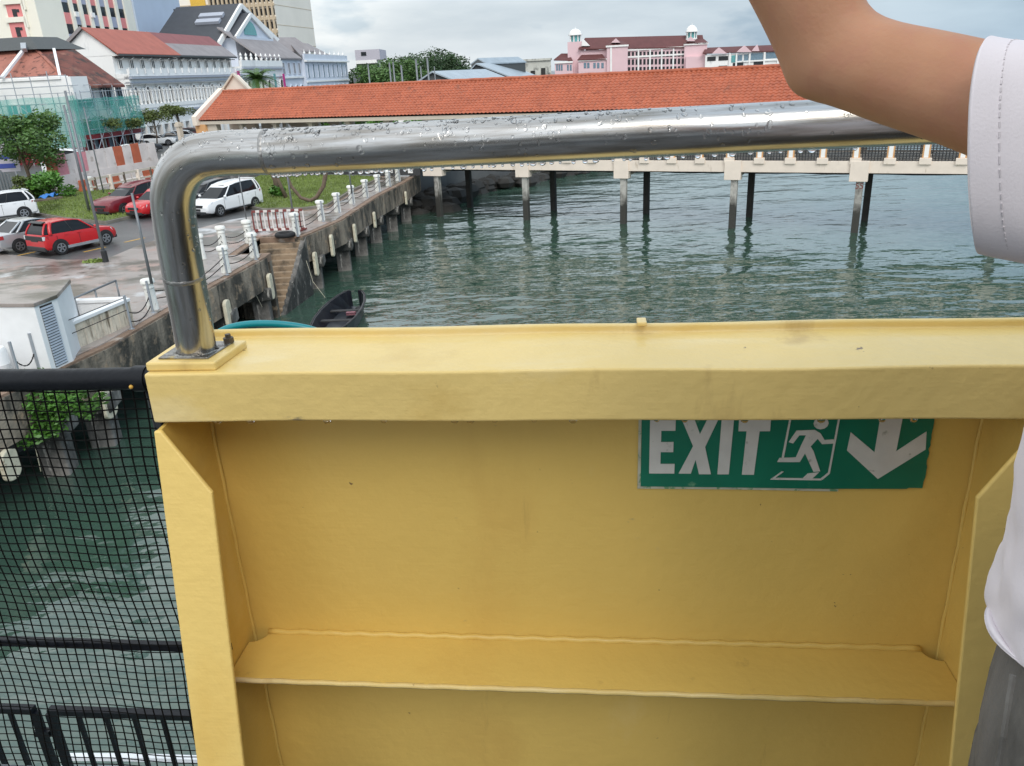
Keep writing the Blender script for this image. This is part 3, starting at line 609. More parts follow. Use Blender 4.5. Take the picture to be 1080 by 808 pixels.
for i in range(25):
    u = -3.2+i*.14; P.append(EYE+DW*u+NW*(3.3-.03*(u+1.9)-.035*(u+1.9)**2)+Vector((0, 0, zr-H)))
rings = [[(p.x, p.y-.03, zr-.02), (p.x, p.y-.03, zr+.01), (p.x, p.y+.0, zr+.012), (p.x, p.y+.03, zr-.02)] for p in P]
side = MB(); side.loft([[(p.x, p.y-.6, zr-.05), (p.x, p.y-.03, zr-.05), (p.x, p.y-.03, zr-.1), (p.x, p.y-.6, zr-.1)] for p in P]); so_ = side.build('lower_deck_plate', M['galv']); so_['kind'] = 'structure'
gw.loft(rings); o = gw.build('gunwale', M['white'], smooth=True, angle=40); tag(o, 'white painted ferry gunwale below the black barred railing', 'gunwale')
# ---- teal hose looping up behind the bulwark
P = [(200, 385), (226, 350), (250, 342.5), (280, 340.5), (308, 343), (332, 347.5), (350, 356), (360, 385)]
mb = MB(); mb.tube([aty(x, y, 1.75) for x, y in P], .0085, 12)
o = mb.build('hose', M['teal'], smooth=True, sub=2); tag(o, 'teal hose curving up just behind the yellow bulwark', 'hose')
# ---- ferry deckhouse behind the eye (out of the picture, seen in the steel)
dh = thing('deckhouse', 'white ferry deckhouse with dark windows across the deck', 'deckhouse', (0, -3.6, H+ZD))
mb = MB(); mb.bx(-2.2, 3.2, -3.9, -3.7, H+ZD, H+.9); mb.build('wall', M['white'], dh)
mb = MB(); mb.bx(.98, 2.6, -1.9, -1.15, H+ZD, H+1.85); mb.build('shade_block', M['darkgrey'], dh, bevel=.02)  # unseen block added to keep sun and sky off the right panel
st_ = thing('shade_wall', 'unseen dark bulkhead beside the person', 'blocker', wp(1.3, 0, ZD))  # dark wall out of view, added to dim the bulwark's right end
mb = MB(); wbox(mb, 1.30, 1.38, -2.6, 1.02, ZD, 1.15); mb.build('wall', M['darkgrey'], st_, bevel=.01)
mb = MB(); wbox(mb, 1.285, 1.30, -.9, -.1, ZD+.05, .55); mb.build('door', M['trim'], st_, bevel=.005)
for i in range(4):
    mb = MB(); mb.bx(-1.9+i*1.25, -.9+i*1.25, -3.69, -3.66, H-.5, H+.35); mb.build('window', M['glass'], dh)
# ================================================================== PIER
PA = Vector((-4.64, 57.06, 0)); PDn = Vector((.891, -.454, 0)).normalized(); PN = Vector((-PDn.y, PDn.x, 0))
def pp(u, off, z): return PA + PDn*u + PN*off + Vector((0, 0, z))
def pbox(mb, u0, u1, o0, o1, z0, z1): return mb.hexa([pp(u0, o0, z0), pp(u1, o0, z0), pp(u1, o1, z0), pp(u0, o1, z0), pp(u0, o0, z1), pp(u1, o0, z1), pp(u1, o1, z1), pp(u0, o1, z1)])
def ucol(px, py=240):   # distance along the pier of the water line seen at a pixel column
    p = atp(px, py, PA, PN); return (p-PA).dot(PDn)
PE = 72
pier = thing('pier', 'cream concrete pier on slender piles with netted balustrade over the green water', 'pier', pp(0, 0, 0))
mb = MB(); pbox(mb, -1.2, PE, .0, .3, 3.33, 3.98); mb.build('edge_beam', M['cream'], pier, bevel=.02)
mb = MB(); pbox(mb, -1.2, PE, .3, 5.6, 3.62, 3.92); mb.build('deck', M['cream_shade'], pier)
mb = MB(); pbox(mb, -1.2, PE, 5.6, 5.9, 3.33, 3.98); mb.build('edge_beam', M['cream'], pier, bevel=.02)
mb = MB(); mb.tube([pp(-1+i*1.2, .45, 3.28-.05*abs(math.sin(i*.9))) for i in range(60)], .05, 6); mb.build('service_pipe', M['black_paint'], pier, smooth=True)
bents = [ucol(x, y) for x, y in [(463, 226), (556, 232), (655, 237), (772, 242), (902, 243)]]
st = (bents[-1]-bents[0])/4
bents = [bents[0]+st*i for i in range(0, 10)]
for i, u in enumerate(bents):
    w = .62 if i else 1.0
    mb = MB(); pbox(mb, u-w, u+w*.55, -.12, .5, 2.88, 4.0); mb.build('pile_cap', M['cream'], pier, bevel=.02)
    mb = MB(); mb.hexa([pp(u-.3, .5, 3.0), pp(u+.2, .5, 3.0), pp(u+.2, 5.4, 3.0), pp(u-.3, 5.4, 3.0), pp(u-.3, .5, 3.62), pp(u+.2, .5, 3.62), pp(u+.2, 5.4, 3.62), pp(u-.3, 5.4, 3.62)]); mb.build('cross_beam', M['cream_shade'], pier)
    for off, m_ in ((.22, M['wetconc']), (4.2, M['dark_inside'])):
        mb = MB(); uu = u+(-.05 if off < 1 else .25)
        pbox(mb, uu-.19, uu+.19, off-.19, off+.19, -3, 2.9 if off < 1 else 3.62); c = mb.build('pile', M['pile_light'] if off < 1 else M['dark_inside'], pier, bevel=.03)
# number painted on a pile
def text_mesh(s, size, mname, name, parent, M4, extr=.004):
    cu = bpy.data.curves.new('t', 'FONT'); cu.body = s; cu.size = size; cu.extrude = extr; cu.align_x = 'CENTER'; cu.align_y = 'CENTER'
    to = bpy.data.objects.new('t', cu); COL.objects.link(to); dg = bpy.context.evaluated_depsgraph_get(); me = bpy.data.meshes.new_from_object(to.evaluated_get(dg))
    bpy.data.objects.remove(to); V = [M4 @ v.co for v in me.vertices]; F_ = [tuple(p.vertices) for p in me.polygons]
    mb = MB(); mb.add(V, F_); return mb.build(name, M[mname], parent)
u55 = bents[4]-.05
M4 = Matrix((PDn, Vector((0, 0, 1)), -PN)).transposed().to_4x4(); M4.translation = pp(u55, .022, 2.62)
text_mesh('55', .46, 'plastic_red', 'number', pier, M4)
# balustrade: posts with netting infill
posts = []
k = 0
u = bents[0]-1.76*11
while u < PE-1:
    posts.append(u); u += st/4
for i, u in enumerate(posts):
    zb = 3.98 if u > -1.2 else 3.05
    mb = MB(); pbox(mb, u-.30, u+.30, -.10, .26, zb-.16, zb+.18); mb.build('post_base', M['cream'] if u > -1.2 else M['colwhite'], pier, bevel=.02) if u > -1 else None
    mb = MB(); pbox(mb, u-.19, u+.19, -.02, .22, zb+.0, zb+1.12); p_ = mb.build('post', M['orange_trim'] if u > -1.2 else M['colwhite'], pier, bevel=.015)
    mb = MB(); pbox(mb, u-.11, u+.11, -.035, -.02, zb+.2, zb+1.0); mb.build('post_panel', M['colwhite'], p_)
    mb = MB(); pbox(mb, u-.27, u+.27, -.09, .29, zb+1.12, zb+1.24); mb.build('post_cap', M['cream'] if u > -1.2 else M['colwhite'], pier, bevel=.02)
mb = MB()
for a, b_ in zip(posts[:-1], posts[1:]):
    if a < -1.5: continue
    for zz in np.arange(4.04, 5.0, .085): mb.bar(pp(a+.15, .1, zz), pp(b_-.15, .1, zz+random.uniform(-.01, .01)), .05, .045)
    for uu in np.arange(a+.3, b_-.2, .16): mb.bar(pp(uu, .12, 4.0), pp(uu, .12, 5.02), .03, .05)
mb.build('netting', M['dark_mesh'], pier)
mb = MB(); pbox(mb, -24, -1.3, .05, .16, 2.9, 4.1); mb.build('shore_netting', M['dark_mesh'], pier)
# shelter over the pier
sh = thing('pier_shelter', 'long orange tiled roof shelter covering the pier walkway', 'shelter', pp(-20, 0, ZL))
U0_, U1_ = -21.4, 64
RZ, EZ, RO, EO = 9.0, 6.98, 2.75, -.35
def tile_slope(u0, u1, o_e, z_e, o_r, z_r, name):
    nc = int((u1-u0)/.30); nr = 13; V = []; cs = 5
    sl = Vector((0, o_r-o_e, z_r-z_e)); ln = sl.length; nrm = Vector((0, -(z_r-z_e), (o_r-o_e)))*(1 if o_r > o_e else -1); nrm.normalize()
    cols = np.arange(nc*cs+1)/cs; prof = .075*np.abs(np.cos(math.pi*cols))**1.5
    rows = []
    for r in range(nr): rows += [(r/nr, .0), ((r+.94)/nr, .035), ((r+.96)/nr, -.0)] if False else [(r/nr+.0005, .03), ((r+.97)/nr, .0)]
    n = len(cols)
    for f, hgt in rows:
        base_o = o_e+(o_r-o_e)*f; base_z = z_e+(z_r-z_e)*f
        for c, p in zip(cols, prof):
            h_ = p+hgt; q = pp(u0+(u1-u0)*c/nc, base_o+nrm.y*h_, base_z+nrm.z*h_); V.append(q)
    F_ = [(j*n+i, j*n+i+1, (j+1)*n+i+1, (j+1)*n+i) for j in range(len(rows)-1) for i in range(n-1)]
    mb = MB(); mb.add(V, F_); return mb.build(name, M['orange_tile'], sh)
# the left end of the front slope is cut by a raking parapet
tile_slope(U0_, U1_, EO, EZ, RO, RZ, 'roof'); tile_slope(U0_, U1_, 5.85, EZ, RO, RZ, 'roof')
mb = MB(); mb.tube([pp(U0_+(U1_-U0_)*i/120, RO, RZ+.03+.02*(i % 2)) for i in range(121)], .13, 8); mb.build('ridge_tiles', M['orange_tile'], sh, smooth=True)
for o_ in (EO+.12, 5.72):
    mb = MB(); pbox(mb, U0_, U1_, o_-.05, o_+.09, EZ-.30, EZ-.06); mb.build('fascia_board', M['cream_shade'], sh)
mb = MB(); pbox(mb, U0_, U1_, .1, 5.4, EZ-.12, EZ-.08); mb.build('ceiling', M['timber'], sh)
# end gable parapet
def gable(u0, u1, zt, extra, name, m_):
    mb = MB(); mb.prism([pp(u0, EO-.25, EZ-.35), pp(u0, EO-.25, EZ+extra), pp(u0, RO, zt+extra), pp(u0, 5.85, EZ+extra), pp(u0, 5.85, EZ-.35)], PDn*(u1-u0)); return mb.build(name, M[m_], sh)
gable(U0_-.5, U0_-.03, RZ, .32, 'end_parapet', 'cream')
# taller cream entrance gable behind the end
ga = pp(-19.6, 3.2, 0); gb = pp(-17.2, 3.2, 0)
g0, g1, gp = [atp(x, y, PA+PN*3.2, PN) for x, y in ((236, 97), (262.5, 93), (247, 79))]
g1.z = g0.z
mb = MB(); mb.prism([(g0.x, g0.y, 3), (g1.x, g1.y, 3), g1, gp, g0], PN*.5); mb.build('entrance_gable', M['cream'], sh, bevel=.02)
mb = MB(); mb.bar(g0-PDn*.2-PN*.05, gp+Vector((0, 0, .08))-PN*.05, .3, .14); mb.bar(gp+Vector((0, 0, .08))-PN*.05, g1+PDn*.2-PN*.05, .3, .14); mb.build('gable_coping', M['cream_shade'], sh)
mb = MB(); mb.bar(g0-PN*.03+PDn*.15+Vector((0, 0, -1.2)), g0-PN*.03+PDn*.15+Vector((0, 0, -.1)), .25, .1); mb.build('gable_trim', M['orange_trim'], sh)
mb = MB(); pbox(mb, U0_-.6, U0_+.5, -.3, .35, 2.9, EZ-.3); mb.build('corner_pier', M['orange_trim'], sh, bevel=.02)
mb = MB(); pbox(mb, U0_+.5, U0_+1.5, -.1, .35, 2.9, EZ-.3); mb.build('corner_wall', M['cream_shade'], sh)
# arched side wall at the landward end
def archwall(u0, u1, off, z0, z1, cu_, r, zc):
    mb = MB(); n = 16; inner = [(cu_+r*math.cos(math.pi*i/n), zc+r*math.sin(math.pi*i/n)) for i in range(n+1)]
    pts = [(u1, z0), (u1, z1), (u0, z1), (u0, z0), (cu_-r, z0)]+inner[::-1]+[(cu_+r, z0)]
    # split into two convex-ish halves
    right = [(cu_+r, z0), (u1, z0), (u1, z1), (cu_, z1)]+[p for p in inner[:n//2+1]][::-1]
    left = [(cu_, z1), (u0, z1), (u0, z0), (cu_-r, z0)]+[p for p in inner[n//2:]][::-1]
    for pl in (right, left): mb.prism([pp(u, off, z) for u, z in pl], PN*.35)
    return mb.build('arch_wall', M['cream_shade'], sh)
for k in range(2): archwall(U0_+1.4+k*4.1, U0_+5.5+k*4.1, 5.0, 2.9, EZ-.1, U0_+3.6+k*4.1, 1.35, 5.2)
for i in range(25):
    u = posts[1]+(i-2)*st/2
    for off in (.35, 5.3):
        if off > 1 and i < 2: continue
        mb = MB(); zb = 3.9 if u > -1 else 2.9
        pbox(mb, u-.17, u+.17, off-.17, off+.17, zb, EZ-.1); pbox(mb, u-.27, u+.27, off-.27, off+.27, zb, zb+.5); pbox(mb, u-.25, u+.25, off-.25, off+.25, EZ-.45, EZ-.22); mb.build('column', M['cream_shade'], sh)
# ================================================================== QUAY FURNITURE
def line_at(line, y):
    for a, b_ in zip(line[:-1], line[1:]):
        if a[1] <= y <= b_[1]: f = (y-a[1])/(b_[1]-a[1]); return a[0]+(b_[0]-a[0])*f
    return line[-1][0]
# piles and rubber blocks under the quay
def quay_pile(x, y, w, label, grp='piles under the quay'):
    t = thing('quay_pile', label, 'pile', (x, y, 0), .13, grp)
    mb = MB(); mb.bx(-w, w, -w, w, -2, 1.6); mb.build('shaft', M['wetconc'], t, world=False, bevel=.05)
    mb = MB(); mb.bx(-w-.35, w+.2, -w-.2, w+.2, 1.1, 1.62); mb.build('head', M['wetconc'], t, world=False, bevel=.05)
nearp = [(19.2,), (20.9,), (24.8,), (28.8,), (32.3,)]
labs = ['stained concrete pile behind the netting left of the hanging bush', 'stained concrete pile behind the netting right of the hanging bush', 'concrete pile under the near quay by the steel upright', 'concrete pile under the near quay between upright and stairs', 'concrete pile beside the foot of the brown stairs']
for (y,), lb_ in zip(nearp, labs): quay_pile(line_at(QN, y)-.35, y, .34, lb_)
for i in range(6):
    y = 38.2+i*3.6; quay_pile(line_at(QF, y)-.4, y, .36, ['concrete pile just right of the brown stairs', 'second concrete pile beyond the brown stairs', 'third concrete pile beyond the brown stairs', 'fourth concrete pile beyond the brown stairs', 'second last concrete pile of the far quay', 'farthest concrete pile of the quay near the pier'][i])
def block(px, py, z, hgt, w, lab):
    d = ray(px, py); line = QN; p = None
    for line in ((QN, QF) if px < 290 else (QF, QN)):
        for k in range(800):
            q = EYE+d*(15+k*.06)
            if line[0][1] <= q.y <= line[-1][1] and abs(q.x-(line_at(line, q.y)+.12)) < .05: p = q; break
        if p is not None: break
    if px == 320: p = atp(px, py, (0, 37.3, 0), Vector((0, 1, 0))); line = QF
    if p is None: p = atz(px, py, z)
    x = line_at(line, p.y)+.10; z = p.z
    mb = MB(); n = 10; pl = []
    for i in range(n+1): a = math.pi*i/n; pl.append((-w*math.cos(a), hgt/2-w*.6+w*.6*math.sin(a)))
    for i in range(n+1): a = math.pi*i/n; pl.append((w*math.cos(a), -hgt/2+w*.6-w*.6*math.sin(a)))
    mb.prism([(x, p.y+a, z+b_) for a, b_ in pl], (.14, 0, 0)); o = mb.build('fender_block', M['white_block'], bevel=.03)
    tag(o, lab, 'fender', 'white blocks along the quay edge')
block(113, 424, 2.0, .95, .34, 'white fender block on the pile behind the netting top'); block(8, 490, 1.2, .8, .3, 'white fender block low behind the netting at far left')
block(240, 330, 1.75, 1.0, .26, 'pale fender block under near quay right of the steel upright'); block(285, 302, 1.7, 1.1, .22, 'pale fender block left of the brown stairs')
block(320, 279, 1.75, 1.15, .26, 'pale oval fender block right of the brown stairs'); block(350, 259, 1.75, 1.1, .22, 'pale oval fender block second from the stairs')
block(374, 246, 1.85, 1.0, .2, 'pale oval fender block third from the stairs'); block(395, 232, 1.9, .95, .2, 'pale oval fender block fourth from the stairs'); block(428, 209, 1.9, .9, .2, 'farthest pale fender block near the pier')
# stairs
stt = thing('quay_stairs', 'brown concrete stairs descending from quay to water', 'stairs', (-10.4, 36.8, 0))
mb = MB(); ns = 13
for i in range(ns):
    z1 = ZL-.02-(i+1)*(2.75/ns); y1 = 36.85-i*.27; x0 = -11.4+.05*i; x1 = -9.52-.038*i
    mb.bx(x0, x1, y1-.27-.03, y1, -1, z1)
mb.build('steps', M['step'], stt, bevel=.025)
mb = MB()
mb.prism([(-9.5, 36.85, ZL-.06), (-9.5, 36.85, -1), (-10.03, 33.3, -1), (-10.03, 33.3, -.1)], (.22, 0, 0)); mb.build('string_wall', M['wetconc'], stt)
# bollards
def make_bollard():
    t = thing('bollard', 'x', 'bollard', (0, 0, 0))
    mb = MB(); mb.lathe([(.19, 0), (.185, .1), (.165, .5), (.16, .74)], 10); mb.build('shaft', M['bollard'], t, world=False, smooth=True, angle=40)
    mb = MB(); mb.lathe([(.165, .70), (.18, .72), (.18, .76), (.165, .78), (.165, .86), (.225, .89), (.225, .98), (.19, 1.02), (.02, 1.04)], 10); mb.build('cap', M['bollard'], t, world=False, smooth=True, angle=40)
    for z in (.62, .38):
        mb = MB(); mb.tube([(0, -.165, z), (.0, -.23, z+.02), (.03, -.235, z-.04), (.03, -.17, z-.05)], .014, 6); mb.build('eye', M['chain'], t, world=False)
    return t
def make_stub():
    t = thing('guard_post', 'x', 'post', (0, 0, 0))
    mb = MB(); mb.tube([(0, 0, 0), (0, 0, 1.05)], .04, 8); mb.build('tube', M['galv'], t, world=False, smooth=True, angle=50)
    mb = MB(); mb.lathe([(.09, 0), (.09, .015), (.05, .02)], 8); mb.build('foot', M['galv'], t, world=False)
    return t
pb = make_bollard(); ps = make_stub(); usedb = [False]; useds = [False]
def put(proto, used, loc, rz, label, grp):
    if not used[0]:
        used[0] = True; proto.location = loc; proto.rotation_euler = (0, 0, rz); proto['label'] = label; proto['group'] = grp; return proto
    return dup(proto, loc, rz, label, grp)
edgeb = [(162, 327, 'white bollard left of the steel upright with a pole rising from it'), (239, 288, 'white bollard at quay edge just right of the steel upright'), (269, 272, 'white bollard at quay edge left of the stair top'),
         (313, 248, 'white bollard beside the black tyre at the stairs'), (339.5, 233, 'white bollard first beyond the stairs'), (356.5, 224, 'white bollard second beyond the stairs'), (371.5, 215, 'white bollard third beyond the stairs'),
         (386, 208, 'white bollard fourth beyond the stairs'), (399, 202, 'white bollard fifth beyond the stairs'), (410, 196.5, 'white bollard sixth beyond the stairs'), (420, 191, 'white bollard nearest the pier')]
backb = [(213, 273, 'white bollard in back row next to the steel upright'), (236, 263, 'white bollard in the middle of the back row'), (263, 256, 'white bollard in back row by the red and white barrier')]
BP = []
for x, y, lab in edgeb:
    p = atz(x, y, ZL); ln = QN if p.y < 34 else QF; p.x = min(p.x, line_at(ln, p.y)-.22); p.z = ZL+.02; BP.append(p.copy())
    put(pb, usedb, p, .13, lab, 'white bollards along the quay edge')
BB = []
for x, y, lab in backb:
    p = atz(x, y, ZL+.03); BB.append(p.copy()); put(pb, usedb, p, .13, lab, 'white bollards behind the stairs')
def chain(a, b_, z, sag, lab, grp='chains between white bollards'):
    A = a+Vector((0, 0, z)); B = b_+Vector((0, 0, z)); n = max(8, int((B-A).length/.055)); pts = []
    mb = MB()
    for i in range(n):
        f = (i+.5)/n; p = A+(B-A)*f-Vector((0, 0, sag*4*f*(1-f))); f2 = (i+1.0)/n; q = A+(B-A)*(f2+.25/n)-Vector((0, 0, sag*4*f2*(1-f2)))
        p0 = A+(B-A)*(i/n)-Vector((0, 0, sag*4*(i/n)*(1-i/n)))
        mb.bar(p0, q, .035 if i % 2 else .014, .014 if i % 2 else .035)
    o = mb.build('chain', M['chain']); tag(o, lab, 'chain', grp)
ords = ['first', 'second', 'third', 'fourth', 'fifth', 'sixth', 'seventh']
for i in range(3, 10):
    chain(BP[i], BP[i+1], .62, .20, 'upper chain of the %s span beyond the stairs' % ords[i-3]); chain(BP[i], BP[i+1], .36, .18, 'lower chain of the %s span beyond the stairs' % ords[i-3])
chain(BP[1], BP[2], .62, .2, 'upper chain between the two bollards left of the stairs'); chain(BP[1], BP[2], .36, .2, 'lower chain between the two bollards left of the stairs')
chain(BP[0], BP[1], .62, .35, 'upper chain passing behind the steel upright'); chain(BP[0], BP[1], .36, .3, 'lower chain passing behind the steel upright')
chain(BB[0], BB[1], .62, .22, 'upper chain on the left of the back bollard row', 'chains of the back bollard row'); chain(BB[1], BB[2], .62, .22, 'upper chain on the right of the back bollard row', 'chains of the back bollard row')
chain(BB[0], BB[1], .36, .22, 'lower chain on the left of the back bollard row', 'chains of the back bollard row'); chain(BB[1], BB[2], .36, .22, 'lower chain on the right of the back bollard row', 'chains of the back bollard row')
for i, p in enumerate(BP):
    labs_ = ['by the bollard left of the steel upright', 'by the bollard right of the steel upright', 'at the corner above the stairs', 'by the tyre at the stairs']+['by the %s bollard beyond the stairs' % w for w in ords]
    put(ps, useds, p+Vector((.16, -.42, 0)), 0, 'short galvanised post '+labs_[i], 'galvanised posts along the quay edge')
# near-left posts, parapet, hut
p0 = atz(137, 347, ZL); pN = []
for px, py, lab in ((139, 347, 'short galvanised post at the end of the stained parapet'), (42, 392, 'square grey post with sagging chain before the white hut'), (22, 402, 'thin leaning grey post at far left before the white hut')):
    p = atz(px, py, ZL); p.x = min(p.x, line_at(QN, p.y)-.1); pN.append(p); put(ps, useds, p, 0, lab, 'galvanised posts along the quay edge')
chain(pN[0], BP[0], .55, .28, 'upper chain left of the steel upright'); chain(pN[0], BP[0], .25, .22, 'lower chain left of the steel upright')
chain(pN[2], pN[1], .55, .25, 'short sagging chain before the white hut')
def hwire(a, b_, lab):
    mb = MB(); mb.tube([a, b_], .012, 6); o = mb.build('wire', M['chain']); tag(o, lab, 'wire', 'wires along the near quay edge')
hwire(pN[1]+Vector((0, 0, .98)), pN[0]+Vector((0, 0, .98)), 'upper rusty wire crossing in front of the louvre'); hwire(pN[1]+Vector((0, 0, .6)), pN[0]+Vector((0, 0, .6)), 'lower rusty wire crossing in front of the louvre')
hut = thing('utility_hut', 'small white flat-roofed hut with a grey louvred door near the quay edge', 'hut', (-12.5, 20.3, ZL))
hz = 4.62
hp = [atz(-40, 321, hz), atz(35, 320.5, hz), atz(59, 311.5, hz)]
bk = Vector((-.30, 1.0, 0))
h3 = hp[2]+bk*1.7; h4 = hp[0]+bk*2.0
foot = [hp[0], hp[1], hp[2], h3, h4]
mb = MB(); mb.prism([(p.x, p.y, ZL) for p in foot], (0, 0, hz-ZL-.08)); mb.build('wall', M['white'], hut)
cen = sum(foot, Vector())/5
mb = MB(); mb.prism([(cen.x+(p.x-cen.x)*1.03, cen.y+(p.y-cen.y)*1.03, hz-.08) for p in foot], (0, 0, .1)); mb.build('roof', M['paving'], hut, bevel=.015)
dd_ = (hp[2]-hp[1]); nn2 = Vector((dd_.y, -dd_.x, 0)).normalized()
mb = MB()
A = hp[1]+dd_*.20; B = hp[1]+dd_*.74
for i in range(22):
    z = ZL+.08+i*(1.60/22); mb.hexa([A+nn2*.01+Vector((0, 0, z-hz)), B+nn2*.01+Vector((0, 0, z-hz)), B+nn2*.035+Vector((0, 0, z-hz)), A+nn2*.035+Vector((0, 0, z-hz))]+[A+nn2*.004+Vector((0, 0, z+.045-hz)), B+nn2*.004+Vector((0, 0, z+.045-hz)), B+nn2*.012+Vector((0, 0, z+.045-hz)), A+nn2*.012+Vector((0, 0, z+.045-hz))])
mb.build('louvre', M['galv'], hut)
mb = MB(); mb.hexa([A+nn2*.001+Vector((0, 0, ZL+.05-hz)), B+nn2*.001+Vector((0, 0, ZL+.05-hz)), B+nn2*.006+Vector((0, 0, ZL+.05-hz)), A+nn2*.006+Vector((0, 0, ZL+.05-hz)), A+nn2*.001+Vector((0, 0, -.12)), B+nn2*.001+Vector((0, 0, -.12)), B+nn2*.006+Vector((0, 0, -.12)), A+nn2*.006+Vector((0, 0, -.12))]); mb.build('louvre_back', M['dark_inside'], hut)
# stained parapet with white coping
par = thing('parapet', 'stained cream parapet with white coping beside the white hut', 'wall', (-12, 22, ZL))
a = Vector((-12.28, 20.75, 0)); b_ = atz(133, 314, 3.62); b_.z = 0; b_.x = min(b_.x, line_at(QN, b_.y)-.30); a.x = min(a.x, line_at(QN, a.y)-.12)
mb = MB(); mb.bar(a+Vector((0, 0, ZL+.36)), b_+Vector((0, 0, ZL+.36)), .18, .72); mb.build('wall', M['cream_stain'], par)
mb = MB(); mb.bar(a+Vector((0, 0, ZL+.77)), b_+Vector((0, 0, ZL+.77)), .27, .10); mb.build('coping', M['white'], par, bevel=.01)
c = atz(58, 317, 3.62); c.z = 0
mb = MB(); mb.bar(b_+Vector((-.05, .0, ZL+.36)), c+Vector((0, 0, ZL+.36)), .18, .72); mb.build('wall', M['white'], par)
mb = MB(); mb.bar(b_+Vector((-.05, .0, ZL+.775)), c+Vector((0, 0, ZL+.775)), .27, .10); mb.build('coping', M['white'], par, bevel=.01)
for i in range(8):
    f = (i+.3)/8; q = a+(b_-a)*f; d_ = (b_-a).normalized(); n_ = Vector((d_.y, -d_.x, 0))
    mb = MB(); mb.bar(q+n_*.091+Vector((0, 0, ZL+.08)), q+n_*.091+Vector((0, 0, ZL+.70)), .03, .012); mb.build('rib', M['cream_shade'], par)
pr = thing('pipe_rail', 'grey tubular handrail on the wet pavement behind the parapet', 'railing', atz(126, 312, ZL))
A = atz(122, 296, ZL+.95); B = atz(70, 318, ZL+.95)
mb = MB(); mb.tube([A, B], .035, 8); mb.build('top_tube', M['grey_pole'], pr, smooth=True)
for f in (0, .45, .85):
    q = A+(B-A)*f; mb = MB(); mb.tube([q, (q.x, q.y, ZL)], .03, 8); mb.build('leg', M['grey_pole'], pr, smooth=True)
# white drum at far left
dt = thing('water_drum', 'white plastic drum on the quay at far left before the hut', 'drum', atz(6, 402, ZL))
q = atz(4, 398, ZL); mb = MB(); mb.lathe([(.2, 0), (.24, .05), (.24, .35), (.25, .37), (.24, .4), (.24, .72), (.2, .8), (.02, .82)], 14, q); mb.build('body', M['white'], dt, smooth=True, angle=40)
# slender poles
def pole(px, py, top, lab, r=.05, zb=ZL, foot=True):
    p = atz(px, py, zb); t = thing('slender_pole', lab, 'pole', p, 0, 'slender grey poles on the quay')
    mb = MB(); mb.tube([p, (p.x, p.y, top)], [r, r*.75], 8); mb.build('shaft', M['grey_pole'], t, smooth=True)
    if foot:
        mb = MB(); mb.lathe([(r*1.9, 0), (r*1.9, .5), (r*1.2, .55)], 8, p); mb.build('foot', M['trim'], t, smooth=True, angle=40)
pole(112, 277, 9.6, 'tall grey pole rising in front of the red hatchback', .065); pole(160, 299, 6.6, 'grey pole rising from the bollard left of the steel upright', .05, ZL+1.0, False)
pole(263, 250, 6.9, 'thin pole in front of the white people carrier', .03, ZL, False); pole(310, 232, 6.5, 'grey pole at the edge of lawn right of the stripy barrier', .05, ZL, False)
pole(371, 204, 6.0, 'thin pole rising from third bollard beyond the stairs', .04, ZL+1.0, False)
pole(95, 226, 8.9, 'dark grey pole at the lawn corner behind the tall pole', .085, ZL, False); pole(110, 206, 8.6, 'thin dark pole before the striped hoarding', .05, ZL, False)
# tyre
tp = atz(301, 250, ZL); tp.z += .11
mb = MB(); n = 24; rings = []
for i in range(n):
    a = 2*math.pi*i/n; rings.append([(tp.x+math.cos(a)*(.36+.12*math.cos(b_)), tp.y+math.sin(a)*(.36+.12*math.cos(b_)), tp.z+.11*math.sin(b_)) for b_ in [2*math.pi*k/10 for k in range(10)]])
rings.append(rings[0]); mb.loft(rings, cap=False); o = mb.build('tyre', M['tyre'], smooth=True); tag(o, 'black rubber tyre lying at the top of the stairs', 'tyre')
# red and white crowd barrier
cbr = thing('crowd_barrier', 'low red and white striped barrier at the edge of car park', 'barrier', atz(300, 243, ZL))
A = atz(269, 245, ZL+.05); B = atz(322, 243, ZL+.05); d_ = (B-A)
for z in (.10, .98):
    for i in range(13):
        mb = MB(); mb.bar(A+d_*(i/13)+Vector((0, 0, z)), A+d_*((i+1)/13)+Vector((0, 0, z)), .07, .10); mb.build('rail', M['plastic_white'] if i % 2 else M['plastic_red'], cbr)
for i in range(14):
    q = A+d_*(i/13); mb = MB(); mb.bar(q+Vector((0, 0, .12)), q+Vector((0, 0, .95)), .06, .05); mb.build('bar', M['plastic_white'] if i % 2 else M['plastic_red'], cbr)
for f in (.05, .95):
    q = A+d_*f; mb = MB(); mb.bar(q+Vector((-.1, -.35, .03)), q+Vector((.1, .35, .03)), .08, .06); mb.build('foot', M['plastic_red'], cbr)
# mooring ropes
for pts, lab in (([(262, 295, 2.2), (272, 315, 1.3), (281, 333, .3)], 'pale mooring rope left of the stairs'), ([(323, 275, 1.9), (330, 297, .9), (343, 314, .1)], 'thin mooring rope right of the stairs'), ([(33, 455, 1.6), (38, 475, 1.1), (43, 497, .4)], 'white pipe end hanging under the bush')):
    P = [atz(x, y, z) for x, y, z in pts]; mb = MB(); mb.tube(P, .011, 6); o = mb.build('rope', M['white_block']); tag(o, lab, 'rope')
